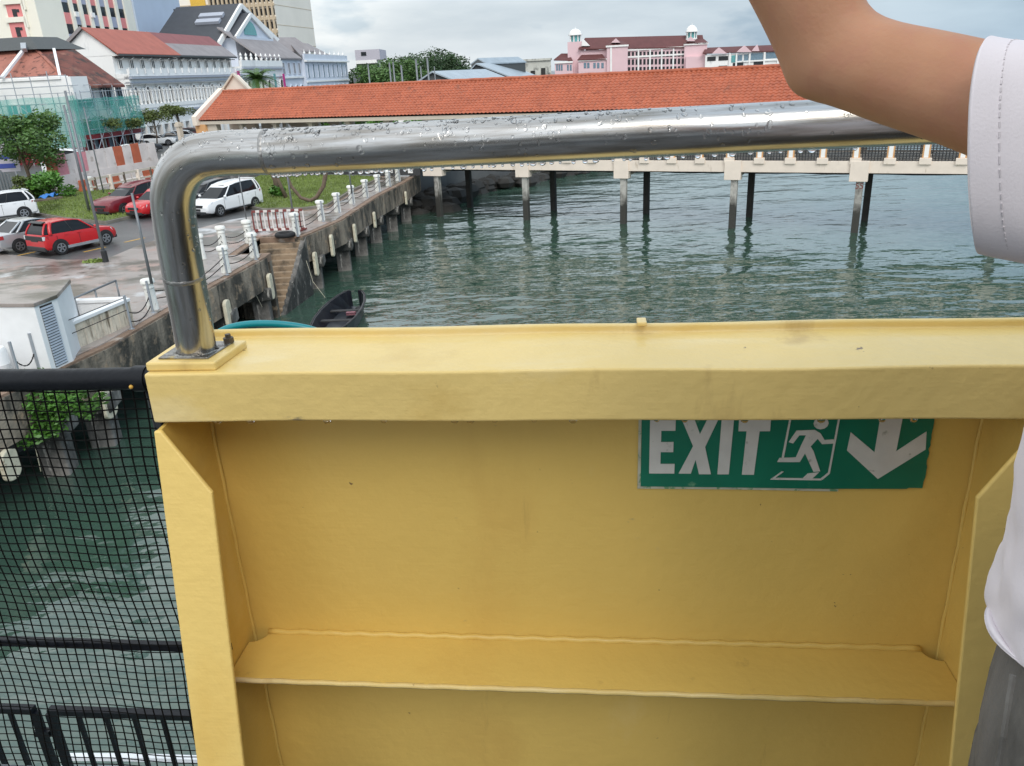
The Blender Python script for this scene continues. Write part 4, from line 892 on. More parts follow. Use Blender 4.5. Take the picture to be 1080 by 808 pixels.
# dark boat
bt = thing('rowing_boat', 'black wooden boat floating just beyond the teal hose', 'boat', atz(360, 335, 0))
bow = atz(376, 324, 0); L0 = atz(330, 358, 0); R0_ = atz(366, 362, 0)
ax = (bow-(L0+R0_)/2).normalized(); sd_ = Vector((ax.y, -ax.x, 0)); bl = 5.2
def bring(s, wd, z, dz=0): 
    c = bow-ax*(bl*s); return c, wd
prof = [(0.0, .22), (.03, .40), (.12, .60), (.3, .80), (.5, .88), (.7, .86), (.88, .74), (1.0, .58)]
mb = MB(); rings = []
for s_, w in prof:
    c = bow-ax*(bl*s_); zt = .62+.16*(1-s_)**2
    rings.append([c-sd_*w+Vector((0, 0, zt)), c-sd_*w*.72+Vector((0, 0, -.1)), c+Vector((0, 0, -.25)), c+sd_*w*.72+Vector((0, 0, -.1)), c+sd_*w+Vector((0, 0, zt)), c+sd_*(w-.07)+Vector((0, 0, zt)), c+sd_*(w*.66)+Vector((0, 0, .08)), c+Vector((0, 0, .02)), c-sd_*(w*.66)+Vector((0, 0, .08)), c-sd_*(w-.07)+Vector((0, 0, zt))])
mb.loft(rings); mb.build('hull', M['boat'], bt)
mb = MB(); 
for sgn in (-1, 1): mb.tube([bow-ax*(bl*s_)+sd_*sgn*w+Vector((0, 0, .62+.16*(1-s_)**2)) for s_, w in prof], .035, 6)
mb.build('gunwale', M['boatin'], bt, smooth=True)
for s_ in (.35, .62):
    c = bow-ax*(bl*s_); mb = MB(); mb.bar(c-sd_*.72+Vector((0, 0, .38)), c+sd_*.72+Vector((0, 0, .38)), .24, .04); mb.build('thwart', M['boatin'], bt)
c = bow-ax*1.5+sd_*.12; mb = MB(); mb.bx(c.x-.2, c.x+.2, c.y-.13, c.y+.13, .10, .24); o = mb.build('red_box', M['plastic_pink'], bevel=.02); tag(o, 'small pinkish red box lying inside the black boat', 'box')
# ================================================================== CARS
def car(label, loc, head, paint, L=3.9, Wd=1.68, Hh=1.52, style='hatch', cat='car', group=None, cladding=False, detail=True):
    t = thing('parked_car', label, cat, loc, head, group)
    w = Wd/2; zb = .24
    X = lambda s: -L/2+L*s
    if style == 'sedan':
        st = [(0, .58, .80), (.02, .64, .90), (.10, .66, .97), (.25, .655, 1), (.62, .64, 1), (.70, .62, 1), (.90, .55, .95), (.97, .47, .88), (1, .40, .74)]
        cb = (.14, .72); rf = (.29, .56); wx = (.19, .82)
    elif style == 'suv':
        st = [(0, .60, .84), (.015, .66, .93), (.10, .66, 1), (.30, .655, 1), (.66, .64, 1), (.72, .625, 1), (.92, .575, .95), (.975, .50, .88), (1, .42, .76)]
        cb = (.015, .735); rf = (.09, .56); wx = (.185, .80)
    elif style == 'mpv':
        st = [(0, .60, .84), (.015, .64, .93), (.10, .635, 1), (.35, .62, 1), (.70, .58, 1), (.77, .56, 1), (.93, .51, .94), (.98, .44, .88), (1, .36, .76)]
        cb = (.015, .80); rf = (.07, .60); wx = (.185, .815)
    else:
        st = [(0, .56, .84), (.02, .64, .93), (.12, .655, 1), (.35, .64, 1), (.68, .62, 1), (.76, .60, 1), (.92, .54, .94), (.975, .47, .86), (1, .40, .74)]
        cb = (.02, .77); rf = (.10, .58); wx = (.18, .80)
    rings = []
    for s, zt, k in st:
        zt *= Hh; z0 = zb if .03 < s < .97 else zb+.06; x = X(s); r = w*k
        half = [(r*.90, z0), (r*.99, z0+.10), (r, z0+(zt-z0)*.45), (r*.985, z0+(zt-z0)*.75), (r*.95, zt-.035), (r*.86, zt)]
        rings.append([(x, y, z) for y, z in half]+[(x, -y, z) for y, z in reversed(half)])
    mb = MB(); mb.loft(rings); body = mb.build('body', paint, t, world=False, smooth=True, angle=32)
    # cabin glass
    belt = lambda s: np.interp(s, [a[0] for a in st], [a[1] for a in st])*Hh
    rows = []; nn = 6; Q = [0, .10, .30, .50, .70, .88, 1]; nq = len(Q)
    for j in range(nn+1):
        f = j/nn
        s0 = cb[0]+(rf[0]-cb[0])*(f**1.6 if style != 'sedan' else f); s1 = cb[1]+(rf[1]-cb[1])*f
        hw = w*(.925-.15*f-.06*f*f); half = []
        for q in Q:
            zb0 = (belt(cb[0])*(1-q)+belt(cb[1])*q)-.03
            zt0 = Hh-.035-.11*Hh*abs((q-.42)/.58)**2.2*(1 if q > .42 else .55)
            half.append((X(s0+(s1-s0)*q), hw*(.86 if q == 0 else .80 if q == 1 else 1.0), zb0+(zt0-zb0)*f))
        rows.append(half+[(x, -y, z) for x, y, z in reversed(half)])
    mb = MB(); mb.loft(rows); mb.build('window', M['carglass'], t, world=False, smooth=True, angle=25)
    top = rows[-1]; tr = rows[-2]; mb = MB(); rr_ = []
    for row in ([tuple(Vector(a).lerp(Vector(b_), .40)) for a, b_ in zip(top, tr)], top): rr_.append([(p[0], p[1]*1.03, p[2]+.012) for p in row])
    c = sum((Vector(p) for p in top), Vector())/len(top)
    rr_.append([(c.x+(p[0]-c.x)*.95, p[1]*.80, p[2]+.028) for p in top]); rr_.append([(c.x+(p[0]-c.x)*.8, p[1]*.40, p[2]+.045) for p in top])
    mb.loft(rr_); mb.build('roof', paint, t, world=False, smooth=True, angle=40)
    def col(k, wdt):
        for kk in (k, 2*nq-1-k):
            mb = MB(); mb.tube([Vector(r[kk])+Vector((0, .004*(1 if r[kk][1] > 0 else -1), 0)) for r in rows], wdt, 6); mb.build('pillar', paint if wdt > .02 else M['trim'], t, world=False, smooth=True)
    col(5, .036); col(0, .045); col(1, .085 if style == 'hatch' else .055)
    if detail: col(3, .019)
    # wheels
    R = .315 if style != 'suv' else .35
    def wheel(x, y, sgn):
        mb = MB(); prof = [(R*.62, -.10), (R*.95, -.10), (R, -.06), (R, .06), (R*.95, .10), (R*.62, .10)]; n = 20
        V = [(x+r*math.cos(2*math.pi*k/n), y+yy, R+r*math.sin(2*math.pi*k/n)) for r, yy in prof for k in range(n)]
        mb.add(V, [(i*n+k, i*n+(k+1) % n, (i+1)*n+(k+1) % n, (i+1)*n+k) for i in range(5) for k in range(n)]+[tuple(5*n+k for k in range(n)), tuple(range(n-1, -1, -1))])
        wo = mb.build('wheel', M['tyre'], t, world=False)
        mb = MB()
        for k in range(5):
            a = 2*math.pi*k/5+.3; c_ = Vector((x, y+sgn*.105, R)); e = c_+Vector((math.cos(a), 0, math.sin(a)))*R*.60; mb.bar(c_, e, .06, .025, (0, 1, 0))
        V = []; n = 20
        for r, yy in ((R*.64, .10), (R*.64, .112), (R*.55, .112), (R*.55, .10)): V += [(x+r*math.cos(2*math.pi*k/n), y+sgn*yy, R+r*math.sin(2*math.pi*k/n)) for k in range(n)]
        mb.add(V, [(i*n+k, i*n+(k+1) % n, (i+1)*n+(k+1) % n, (i+1)*n+k) for i in range(3) for k in range(n)])
        mb.build('rim', M['rim'], wo, world=False)
    for s in wx:
        for sgn in (1, -1):
            mb = MB(); n = 16; RR = R*(1.24 if cladding else 1.12); V = [(X(s)+RR*math.cos(math.pi*k/n-.0), sgn*(w+.006), R+RR*math.sin(math.pi*k/n)) for k in range(n+1)]+[(X(s)-RR, sgn*(w+.006), zb+.02), (X(s)+RR, sgn*(w+.006), zb+.02)]
            mb.prism(V, (0, -sgn*.25, 0)); mb.build('wheel_arch', M['trim'], t, world=False); wheel(X(s), sgn*(w-.07), sgn)
    if detail:
        for sgn in (1, -1):
            mb = MB(); mb.bx(X(wx[0])+R, X(wx[1])-R, sgn*w*.995-.015, sgn*w*.995+.015, zb, zb+(.12 if cladding else .06)); mb.build('sill', M['galv'] if cladding else M['trim'], t, world=False)
            mb = MB(); s = cb[1]-.09; mb.ball((X(s), sgn*(w*.98+.07), belt(s)+.06), .09, 8, 6, (.8, 1.1, .75)); mb.build('mirror', paint, t, world=False, smooth=True)
            for f in (.36, .58):
                s = cb[0]+(cb[1]-cb[0])*f; mb = MB(); mb.bx(X(s)-.09, X(s)+.09, sgn*w*.985-.012, sgn*w*.985+.012, belt(s)-.13, belt(s)-.10); mb.build('door_handle', paint, t, world=False)
            for f in (.08, .47, .80):
                s = cb[0]+(cb[1]-cb[0])*f+.08
                mb = MB(); mb.bx(X(s)-.006, X(s)+.006, sgn*w*1.0-.004, sgn*w*1.0+.0035, zb+.14, belt(s)-.1); mb.build('door_seam', M['trim'], t, world=False)
    # lamps, grille, plates
    for sgn in (1, -1):
        zf = .45*Hh; mb = MB(); mb.hexa([(X(.955), sgn*w*.55, zf-.06), (X(.985), sgn*w*.55, zf-.06), (X(.93), sgn*w*.93, zf-.05), (X(.90), sgn*w*.90, zf-.05), (X(.945), sgn*w*.55, zf+.05), (X(.975), sgn*w*.55, zf+.05), (X(.915), sgn*w*.925, zf+.09), (X(.89), sgn*w*.90, zf+.09)])
        mb.build('headlight', M['lampclear'], t, world=False, bevel=.01)
        zr_ = .56*Hh; mb = MB(); mb.hexa([(X(.0)-.01, sgn*w*.55, zr_-.07), (X(.03), sgn*w*.55, zr_-.07), (X(.06), sgn*w*.955, zr_-.08), (X(.012), sgn*w*.90, zr_-.08), (X(.0)-.0, sgn*w*.55, zr_+.06), (X(.03), sgn*w*.55, zr_+.06), (X(.06), sgn*w*.945, zr_+.09), (X(.015), sgn*w*.88, zr_+.09)])
        mb.build('taillight', M['lampred'], t, world=False, bevel=.01)
    mb = MB(); mb.bx(X(.985), X(1)+.012, -w*.5, w*.5, .33*Hh, .42*Hh); mb.build('grille', M['trim'], t, world=False, bevel=.02)
    mb = MB(); mb.bx(X(.96), X(1)+.03, -w*.72, w*.72, zb-.02, zb+.13); mb.build('bumper', M['trim'], t, world=False, bevel=.03)
    mb = MB(); mb.bx(X(0)-.03, X(.04), -w*.84, w*.84, zb-.02, zb+.2); mb.build('bumper', M['trim'] if cladding else paint, t, world=False, bevel=.04)
    mb = MB(); mb.bx(X(0)-.016, X(.01), -.26, .26, .44*Hh, .52*Hh); mb.build('number_plate', M['plate'], t, world=False)
    mb = MB(); mb.bx(X(1), X(1)+.04, -.26, .26, .24*Hh, .31*Hh); mb.build('number_plate', M['plate'], t, world=False)
    if cladding:
        mb = MB(); mb.bx(X(0)-.012, X(.012), -w*.80, w*.80, .47*Hh, .60*Hh); mb.build('tailgate_band', M['trim'], t, world=False, bevel=.01)
        for sgn in (1, -1):
            mb = MB(); mb.bx(X(0)-.015, X(.03), sgn*w*.84-.05, sgn*w*.84+.05, .49*Hh, .60*Hh); mb.build('reflector', M['lampclear'], t, world=False, bevel=.02)
    if style in ('hatch', 'suv', 'mpv'):
        mb = MB(); mb.hexa([(X(rf[0])-.16, -w*.62, Hh-.07), (X(rf[0])+.05, -w*.62, Hh-.03), (X(rf[0])+.05, w*.62, Hh-.03), (X(rf[0])-.16, w*.62, Hh-.07), (X(rf[0])-.16, -w*.62, Hh-.035), (X(rf[0])+.05, -w*.62, Hh+.012), (X(rf[0])+.05, w*.62, Hh+.012), (X(rf[0])-.16, w*.62, Hh-.035)])
        mb.build('spoiler', M['trim'] if cladding else paint, t, world=False, bevel=.01)
    return t
def wheelpos(pw, head, L, W_, sfrac, side):
    """centre of a car from one wheel's ground point: side=+1 left wheel"""
    d = Vector((math.cos(head), math.sin(head), 0)); lft = Vector((-d.y, d.x, 0))
    return pw - d*(L*(sfrac-.5)) - lft*side*(W_/2-.05)
hd = math.atan2(1.9, 1.13)
pc_ = wheelpos(atz(66, 268.5, ZL), hd, 3.55, 1.66, .18, -1); pc_.z = ZL
car('bright red hatchback with black cladding parked in front', pc_, hd, M['carred'], 3.55, 1.66, 1.48, 'hatch', cladding=True)
q = pc_+Vector((-math.sin(hd), math.cos(hd), 0))*2.55-Vector((math.cos(hd), math.sin(hd), 0))*.15
car('silver sedan parked beside the bright red hatchback', q, hd, M['carsilver'], 4.5, 1.72, 1.40, 'sedan')
pw = atz(27, 231, ZL); h2 = math.atan2(-.75, -.95)
q = wheelpos(pw, h2, 4.1, 1.72, .185, 1); car('white hatchback style crossover at the far left edge by the lawn', q, h2, M['carwhite'], 4.15, 1.72, 1.62, 'suv')
hm = math.atan2(-2.33, -1.13)
pw = atz(233, 228.4, ZL); q0 = wheelpos(pw, hm, 4.35, 1.74, .815, 1); car('white people carrier parked alone seen under the bent steel pipe', q0, hm, M['carwhite'], 4.4, 1.76, 1.68, 'mpv')
lft = Vector((-math.sin(hm), math.cos(hm), 0)); fw = Vector((math.cos(hm), math.sin(hm), 0))
car('dark car parked behind the white people carrier', q0-lft*2.6-fw*.9, hm, M['carblack'], 4.3, 1.74, 1.6, 'suv')
pw = atz(133, 227.5, ZL); q1 = wheelpos(pw, hm, 4.4, 1.82, .80, 1); car('dark red crossover with dark grille facing left beside the lawn', q1, hm, M['cardkred'], 4.45, 1.82, 1.66, 'suv')
car('bright red car half hidden behind the bend of the steel pipe', q1+lft*2.55+fw*.25, hm, M['carred'], 3.8, 1.68, 1.5, 'hatch')
# distant cars along the street
hs = math.atan2(1, .13)
def farcar(px, py, head, paint, label, style='hatch', L=4.2):
    p = atz(px, py, ZL); car(label, p, head, paint, L, 1.72, 1.5, style, group='cars parked along the street', detail=False)
farcar(141, 167.5, hs-1.1, M['carwhite'], 'white car just above the striped hoarding', 'sedan')
farcar(151, 161, hs-1.0, M['carblack'], 'black car between the red shopfront and white cars', 'suv')
farcar(168.5, 153.5, hs-1.25, M['carwhite'], 'white car parked before the white colonial arcade', 'suv')
farcar(185, 151.5, hs-1.2, M['carblue'], 'grey blue car right of the white arcade car', 'sedan')
farcar(199, 149, hs-1.2, M['carwhite'], 'white car half hidden beside the shelter end', 'suv')
farcar(208, 146, hs-1.3, M['carmaroon'], 'maroon car under the left end of the orange roof', 'suv')
# white van / boat-like truck behind the tree
p = atz(84, 185, ZL); car('white van partly hidden behind the leafy tree', p, hs-1.2, M['carwhite'], 5.2, 1.9, 2.3, 'mpv', 'van', detail=False)
# ================================================================== PLANTS
def leaves(mb, clumps, n, size, flat=.5):
    """clumps: list of (centre, radius(x,y,z)); scatters small bent leaf quads near the clump shells"""
    C = np.array([c for c, r in clumps]); Rr = np.array([r if hasattr(r, '__len__') else (r, r, r) for c, r in clumps])
    wts = Rr.prod(1)**.66; idx = rng.choice(len(clumps), n, p=wts/wts.sum())
    d = rng.normal(size=(n, 3)); d /= np.linalg.norm(d, axis=1)[:, None]; rad = rng.uniform(.25, 1, n)**.5
    P = C[idx]+d*rad[:, None]*Rr[idx]*rng.uniform(.8, 1.12, (n, 1))
    A = rng.normal(size=(n, 3)); A[:, 2] *= flat; A /= np.linalg.norm(A, axis=1)[:, None]
    B = rng.normal(size=(n, 3)); B -= A*(A*B).sum(1)[:, None]; B /= np.linalg.norm(B, axis=1)[:, None]
    s = size*rng.uniform(.6, 1.35, n)[:, None]
    b0 = len(mb.v); V = np.stack([P-A*s, P-B*s*.45, P+A*s, P+B*s*.45], 1).reshape(-1, 3)
    mb.v += [tuple(x) for x in V]; mb.f += [(b0+4*i, b0+4*i+1, b0+4*i+2, b0+4*i+3) for i in range(n)]
def tree(name, label, base, h, cr, mleaf, n=4000, size=.16, nclump=14, trunkr=.16, crown_z=.62, squash=.75, group=None, cat='tree', seed=0, spread=1.0):
    r = random.Random(seed); base = Vector(base); t = thing(name, label, cat, base, 0, group)
    cz = base.z+h*crown_z; cl = []
    for i in range(nclump):
        a = r.uniform(0, 6.28); q = r.uniform(.1, .85)*cr*spread; zz = cz+r.uniform(-.75, .9)*cr*squash*(1-.45*q/cr)
        rad = cr*r.uniform(.24, .45); cl.append(((base.x+math.cos(a)*q, base.y+math.sin(a)*q, zz), (rad, rad, rad*r.uniform(.6, .9))))
    mb = MB(); leaves(mb, cl, n, size); mb.build('crown', mleaf, t)
    mb = MB(); top = Vector((base.x+r.uniform(-.2, .2)*cr, base.y, cz))
    mb.tube([base, base.lerp(top, .5)+Vector((r.uniform(-.1, .1)*cr, 0, 0)), top], [trunkr, trunkr*.8, trunkr*.5], 8)
    for c, rad in cl[:7]:
        c = Vector(c); s0 = base.lerp(top, r.uniform(.45, .9)); mb.tube([s0, s0.lerp(c, .5)+Vector((0, 0, .05*cr)), c], [trunkr*.45, trunkr*.3, trunkr*.12], 6)
    mb.build('trunk', M['bark'], t, smooth=True)
    return t
p = atz(38, 206, ZL); tree('leafy_tree', 'leafy green tree left of the tall grey pole behind the lawn', p, 6.2, 2.7, M['leaf1'], 7000, .13, 17, .15, .58, .85, seed=3)
p = atz(3, 178, ZL); tree('leafy_tree', 'tree cut by the left edge before the green netting', p, 6.0, 1.9, M['leaf2'], 2500, .17, 10, .13, .7, .6, seed=4)
for px, py, h_, w_, m_, lab in ((26, 214, 1.7, 1.5, 'leaf2', 'yellowish green shrub at the foot of leafy tree'), (58, 212, 1.9, 1.8, 'leaf3', 'bright green shrub right of the leafy tree foot'), (8, 214, 1.5, 1.2, 'leaf2', 'dull green shrub behind the white crossover')):
    p = atz(px, py, ZL); tree('shrub', lab, p, h_, w_, M[m_], 2600, .12, 12, .05, .5, .55, cat='shrub', seed=px)
# small umbrella-crowned street trees
for px, py, hz_, cr_, lab, sd_ in ((113, 168, 4.0, 2.2, 'flat crowned street tree before the netting left of the others', 1), (139, 163, 3.8, 1.9, 'flat crowned street tree at the netting corner', 2), (166, 157, 4.2, 2.3, 'flat crowned street tree before the white arcade', 5), (192, 152, 4.6, 2.2, 'flat crowned street tree beside the orange roof end', 6)):
    p = atz(px, py, ZL); tree('street_tree', lab, p, hz_, cr_, M['leaf2'], 2000, .15, 16, .10, .88, .14, group='flat crowned trees along the street', seed=sd_)
def palm(label, base, h, fl, nf, seed, lean=(0, 0)):
    r = random.Random(seed); base = Vector(base); t = thing('palm_tree', label, 'palm', base); top = base+Vector((lean[0], lean[1], h))
    mb = MB(); mb.tube([base, base.lerp(top, .5), top], [.22, .17, .15], 8); mb.build('trunk', M['bark'], t, smooth=True)
    mb = MB()
    for i in range(nf):
        a = 2*math.pi*i/nf+r.uniform(-.2, .2); el = r.uniform(-.3, 1.2); prev = None; L_ = fl*r.uniform(.8, 1.1)
        pts = []
        for k in range(8):
            f = k/7; hx = L_*f*math.cos(el*(1-f*.3)); z = L_*(math.sin(el)*f-.55*f*f); pts.append(top+Vector((math.cos(a)*hx, math.sin(a)*hx, z)))
        for k in range(1, 8):
            d_ = (pts[k]-pts[k-1]).normalized(); sdv = Vector((-math.sin(a), math.cos(a), 0))
            for m_ in (0, .33, .66):
                q = pts[k-1].lerp(pts[k], m_); ll = fl*.30*(1-.6*k/8)
                for sg_ in (-1, 1):
                    e = q+(sdv*sg_*.8+d_*.6+Vector((0, 0, -.25))).normalized()*ll; mb.add([q-d_*.05, q+d_*.05, e], [(0, 1, 2)])
    mb.build('frond', M['leaf1'], t); return t
p = aty(274, 100, 105); palm('palm tree with fan of fronds behind the shelter roof', (p.x, p.y, ZL), 7.3, 3.0, 48, 2)
# stumps of young palms on the right lawn
def lawn_tree(px, py, label, pts, r0, tuft):
    b_ = atz(px, py, ZL+.17); t = thing('lawn_tree', label, 'tree', b_)
    mb = MB(); P = [b_+Vector(q) for q in pts]; mb.tube(P, [r0*(1-.35*i/(len(P)-1)) for i in range(len(P))], 8); mb.build('trunk', M['bark'], t, smooth=True)
    if tuft:
        mb = MB(); leaves(mb, [(tuple(b_+Vector((0, 0, .35))), (.5, .5, .35))], 260, .16); mb.build('shoots', M['leaf3'], t)
lawn_tree(294, 207, 'forked trunk with fresh shoots on the right lawn', [(0, 0, 0), (-.05, 0, 1.0), (-.4, 0, 1.9)], .2, True)
lawn_tree(302, 209, 'pale leaning trunk on the right lawn beside the shoots', [(0, 0, 0), (-.3, 0, 1.0), (-.55, 0, 1.9)], .13, False)
lawn_tree(327, 214, 'thin tree with its trunk curved like a hook on the lawn', [(1.25, 0, 2.2), (1.15, 0, 1.7), (.9, 0, .9), (.4, 0, .28), (0, 0, .12), (-.5, 0, .32), (-.95, 0, 1.0), (-1.15, 0, 1.7), (-1.2, 0, 2.2)], .13, False)
# bush hanging over the quay side behind the netting
bs = thing('hanging_bush', 'bright green bush hanging over the quay wall behind the netting', 'bush', (-12.3, 19.3, 1.4))
cl = []
for px, py, z, r in ((10, 420, 2.3, .55), (35, 418, 2.3, .6), (60, 424, 2.1, .5), (85, 428, 1.9, .35), (20, 440, 1.8, .5), (45, 446, 1.6, .45), (5, 458, 1.5, .4), (30, 396, 2.8, .35), (70, 412, 2.4, .4), (45, 436, 1.8, .5), (95, 418, 2.2, .25)):
    p = atz(px, py, z)+Vector((.30 if px > 25 else .75, -.25, 0)); cl.append((tuple(p), (r, r, r*.7)))
mb = MB(); leaves(mb, cl, 3000, .075); mb.build('foliage', mat('leaf_vine', (.065, .165, .022), .5, var=.5, scale=3), bs)
mb = MB()
for c, r in cl: mb.tube([(-12.75, 19.4, 2.2), tuple(Vector((-12.75, 19.4, 2.2)).lerp(Vector(c), .5)+Vector((0, 0, .15))), c], [.03, .02, .008], 5)
mb.build('stem', M['bark'], bs)
# kerbside tuft by the tall pole
t = thing('grass_tuft', 'tuft of green weeds at the foot of tall pole', 'weeds', atz(100, 275, ZL)); p = atz(101, 275.5, ZL+.05)
mb = MB(); leaves(mb, [(tuple(p), (.55, .3, .08))], 260, .09); mb.build('blades', M['blade'], t)
# ================================================================== TOWN
SPo = Vector((-47, 95, 0)); SDn = Vector((.13, 1, 0)).normalized(); SNn = Vector((SDn.y, -SDn.x, 0))   # street line and its seaward normal
def F(s, d, z): return SPo + SDn*s - SNn*d + Vector((0, 0, z))
def ss(px, py, d=0):
    p = atp(px, py, SPo-SNn*d, SNn); return (p-SPo).dot(SDn), p.z
class Fr:
    """a facade frame: origin, x along the wall, y into the building"""
    def __init__(s, o, x, y): s.o, s.x, s.y = Vector(o), Vector(x).normalized(), Vector(y).normalized()
    def __call__(s, a, d, z): return s.o + s.x*a + s.y*d + Vector((0, 0, z))
    def box(s, mb, a0, a1, d0, d1, z0, z1):
        return mb.hexa([s(a0, d0, z0), s(a1, d0, z0), s(a1, d1, z0), s(a0, d1, z0), s(a0, d0, z1), s(a1, d0, z1), s(a1, d1, z1), s(a0, d1, z1)])
ST = Fr(SPo, SDn, -SNn)
def part(fr, parent, name, m_, boxes, bevel=0):
    mb = MB()
    for b_ in boxes: fr.box(mb, *b_)
    return mb.build(name, M[m_], parent, bevel=bevel)
def window(fr, parent, a, z, w, h, mname='glass', frame='colwhite', d=-.05, fw=.12):
    o = part(fr, parent, 'window', mname, [(a-w/2, a+w/2, d, d+.1, z, z+h)])
    mb = MB()
    for b_ in ((a-w/2-fw, a-w/2, z-fw, z+h+fw), (a+w/2, a+w/2+fw, z-fw, z+h+fw), (a-w/2, a+w/2, z-fw, z), (a-w/2, a+w/2, z+h, z+h+fw), (a-.03, a+.03, z, z+h)): fr.box(mb, b_[0], b_[1], d-.06, d+.05, b_[2], b_[3])
    mb.build('frame', M[frame], o); return o
def archwin(fr, parent, a, z, w, h, mname='glass', frame='colwhite', d=-.05, fw=.16):
    n = 8; pts = [(a+w/2*math.cos(math.pi*i/n), z+h-w/2+w/2*math.sin(math.pi*i/n)) for i in range(n+1)]
    mb = MB(); mb.prism([fr(x, d, q) for x, q in [(a-w/2, z)]+[(a+w/2, z)]+pts], fr.y*.12); o = mb.build('window', M[mname], parent)
    mb = MB(); R_ = w/2+fw
    out = [(a+R_*math.cos(math.pi*i/n), z+h-w/2+R_*math.sin(math.pi*i/n)) for i in range(n+1)]
    for i in range(n):
        mb.hexa([fr(*p) for p in [(pts[i][0], d-.12, pts[i][1]), (out[i][0], d-.12, out[i][1]), (out[i][0], d+.1, out[i][1]), (pts[i][0], d+.1, pts[i][1]), (pts[i+1][0], d-.12, pts[i+1][1]), (out[i+1][0], d-.12, out[i+1][1]), (out[i+1][0], d+.1, out[i+1][1]), (pts[i+1][0], d+.1, pts[i+1][1])]])
    for sg_ in (-1, 1): fr.box(mb, a+sg_*w/2-(fw if sg_ < 0 else 0), a+sg_*w/2+(fw if sg_ > 0 else 0), d-.12, d+.1, z, z+h-w/2)
    mb.build('surround', M[frame], o); return o
# ---- white colonial range (two houses, red and grey roofs)
sA0 = ss(112, 78)[0]; sA1 = ss(187, 62, 1.2)[0]; sB1 = ss(246, 64, 1.2)[0]
s0u = ss(121, 58, 1.2)[0]; zE = ss(121, 58, 1.2)[1]
zC = ss(135, 77)[1]
zl = {k: ss(150, y)[1] for k, y in dict(at=91.5, ab=109.5, bp=110.5, bb=114.5, c1=118, c2=120.5, f1=82, f2=87, g=134).items()}
def colonial(s0, s1, label, roof, mainw, gable_left, two_tone=None):
    t = thing('colonial_building', label, 'building', F((s0+s1)/2, 0, ZL))
    part(ST, t, 'wall', mainw, [(s0, s1, .6, 14, ZL-.5, zC-.6)])
    part(ST, t, 'upper_wall', mainw, [(s0+.0, s1, 1.6, 13, zC-.6, zE)])
    part(ST, t, 'parapet', mainw, [(s0, s1, -.15, .1, zC-.4, zC+.45), (s0, s1, .1, 1.7, zC-.8, zC-.1)])
    mb = MB()
    a = s0
    while a < s1: ST.box(mb, a, a+.16, -.25, -.15, zC-.1, zC+.6); a += 1.9
    mb.build('balustrade', M[mainw], t)
    part(ST, t, 'cornice', 'colgrey', [(s0, s1, -.42, .6, zl['f1']-.12, zl['f1']+.12), (s0, s1, -.12, .6, zl['f2']-.08, zl['f2']+.1), (s0, s1, -.35, .6, zl['c2'], zl['c2']+.25)])
    part(ST, t, 'frieze', mainw, [(s0, s1, 0, .6, zl['at']+.3, zC-.3), (s0, s1, -.1, .6, zl['bb'], zl['bp']), (s0, s1, 0, .6, zl['g'], zl['bb'])])
    n = int((s1-s0)/.92); stp = (s1-s0)/n; ah = zl['at']-zl['ab']
    for i in range(n):
        c = s0+(i+.5)*stp; wide = i % 3 == 1
        archwin(ST, t, c, zl['ab']+(0 if wide else .3), .66 if wide else .40, ah-(0 if wide else .55), 'glass' if wide else ('glass_blue' if i % 6 == 0 else 'colgrey'), mainw, .30, .10)
    for i in range(n+1):
        c = s0+i*stp; mb = MB(); p = F(c, .08, zl['ab']-.1); mb.lathe([(.19, 0), (.13, .12), (.11, ah*.72), (.18, ah*.78), (.18, ah*.86)], 7, p); mb.build('column', M[mainw], t)
    for i in range(0, n+1, 2):
        c = s0+i*stp; part(ST, t, 'ground_pillar', mainw, [(c-.3, c+.3, -.1, .6, ZL-.5, zl['g']+.1)])
    for i in range(0, n, 2): part(ST, t, 'shop_opening', 'dark_inside' if i % 4 else 'glass', [((s0+i*stp)+.45, (s0+(i+2)*stp)-.45, .5, .62, ZL-.3, zl['g']-.3)])
    nu_ = max(3, int((s1-s0)/2.4))
    for i in range(nu_):
        c = s0+1.3+(s1-s0-2)*i/(nu_-1)*.97; window(ST, t, c, zC+.62, .70, .95, 'glass', mainw, 1.5, .07)
    part(ST, t, 'awning', 'darkgrey', [(s0+.6, s1-.3, .75, 1.7, zE-.35, zE-.25)])
    i = 0; a = s0+.8
    while a < s1-.2:
        mb = MB(); mb.bar(F(a, .6, zE-.3), F(a+.5, 1.55, zE-.62), .07, .07); mb.build('bracket', M[mainw], t); a += 2.2
    # roof
    zr = zE+3.15; hd_ = 4.6; mb = MB()
    def slab(d0, z0, d1, z1, a0, a1, th=.16):
        mb2 = MB(); mb2.prism([F(a0, d0, z0), F(a1, d0, z0), F(a1, d1, z1), F(a0, d1, z1)], (0, 0, th)); return mb2
    e0 = .55
    if two_tone:
        mid = .52; dm = e0+(hd_-e0)*mid; zm = zE+(zr-zE)*mid
        slab(e0, zE, dm, zm, s0, s1).build('roof', M[two_tone], t); slab(dm, zm, hd_, zr, s0, s1).build('roof', M[roof], t)
    else: slab(e0, zE, hd_, zr, s0-.35, s1).build('roof', M[roof], t)
    slab(hd_, zr, 9.2, zE, s0-.35, s1).build('roof', M['greyroof'], t)
    part(ST, t, 'gutter', 'darkgrey', [(s0-.3, s1, e0-.12, e0+.02, zE-.12, zE+.08)])
    mb = MB(); mb.prism([F(s0, .8, zE-.1), F(s0, hd_, zr-.1), F(s0, 9.0, zE-.1)], SDn*.3); mb.build('gable_wall', M[mainw], t)
    mb = MB(); mb.bar(F(s0-.4, hd_, zr+.1), F(s0-.4, 9.3, zE), .12, .35); mb.build('barge_board', M['greyroof'], t)
    return t
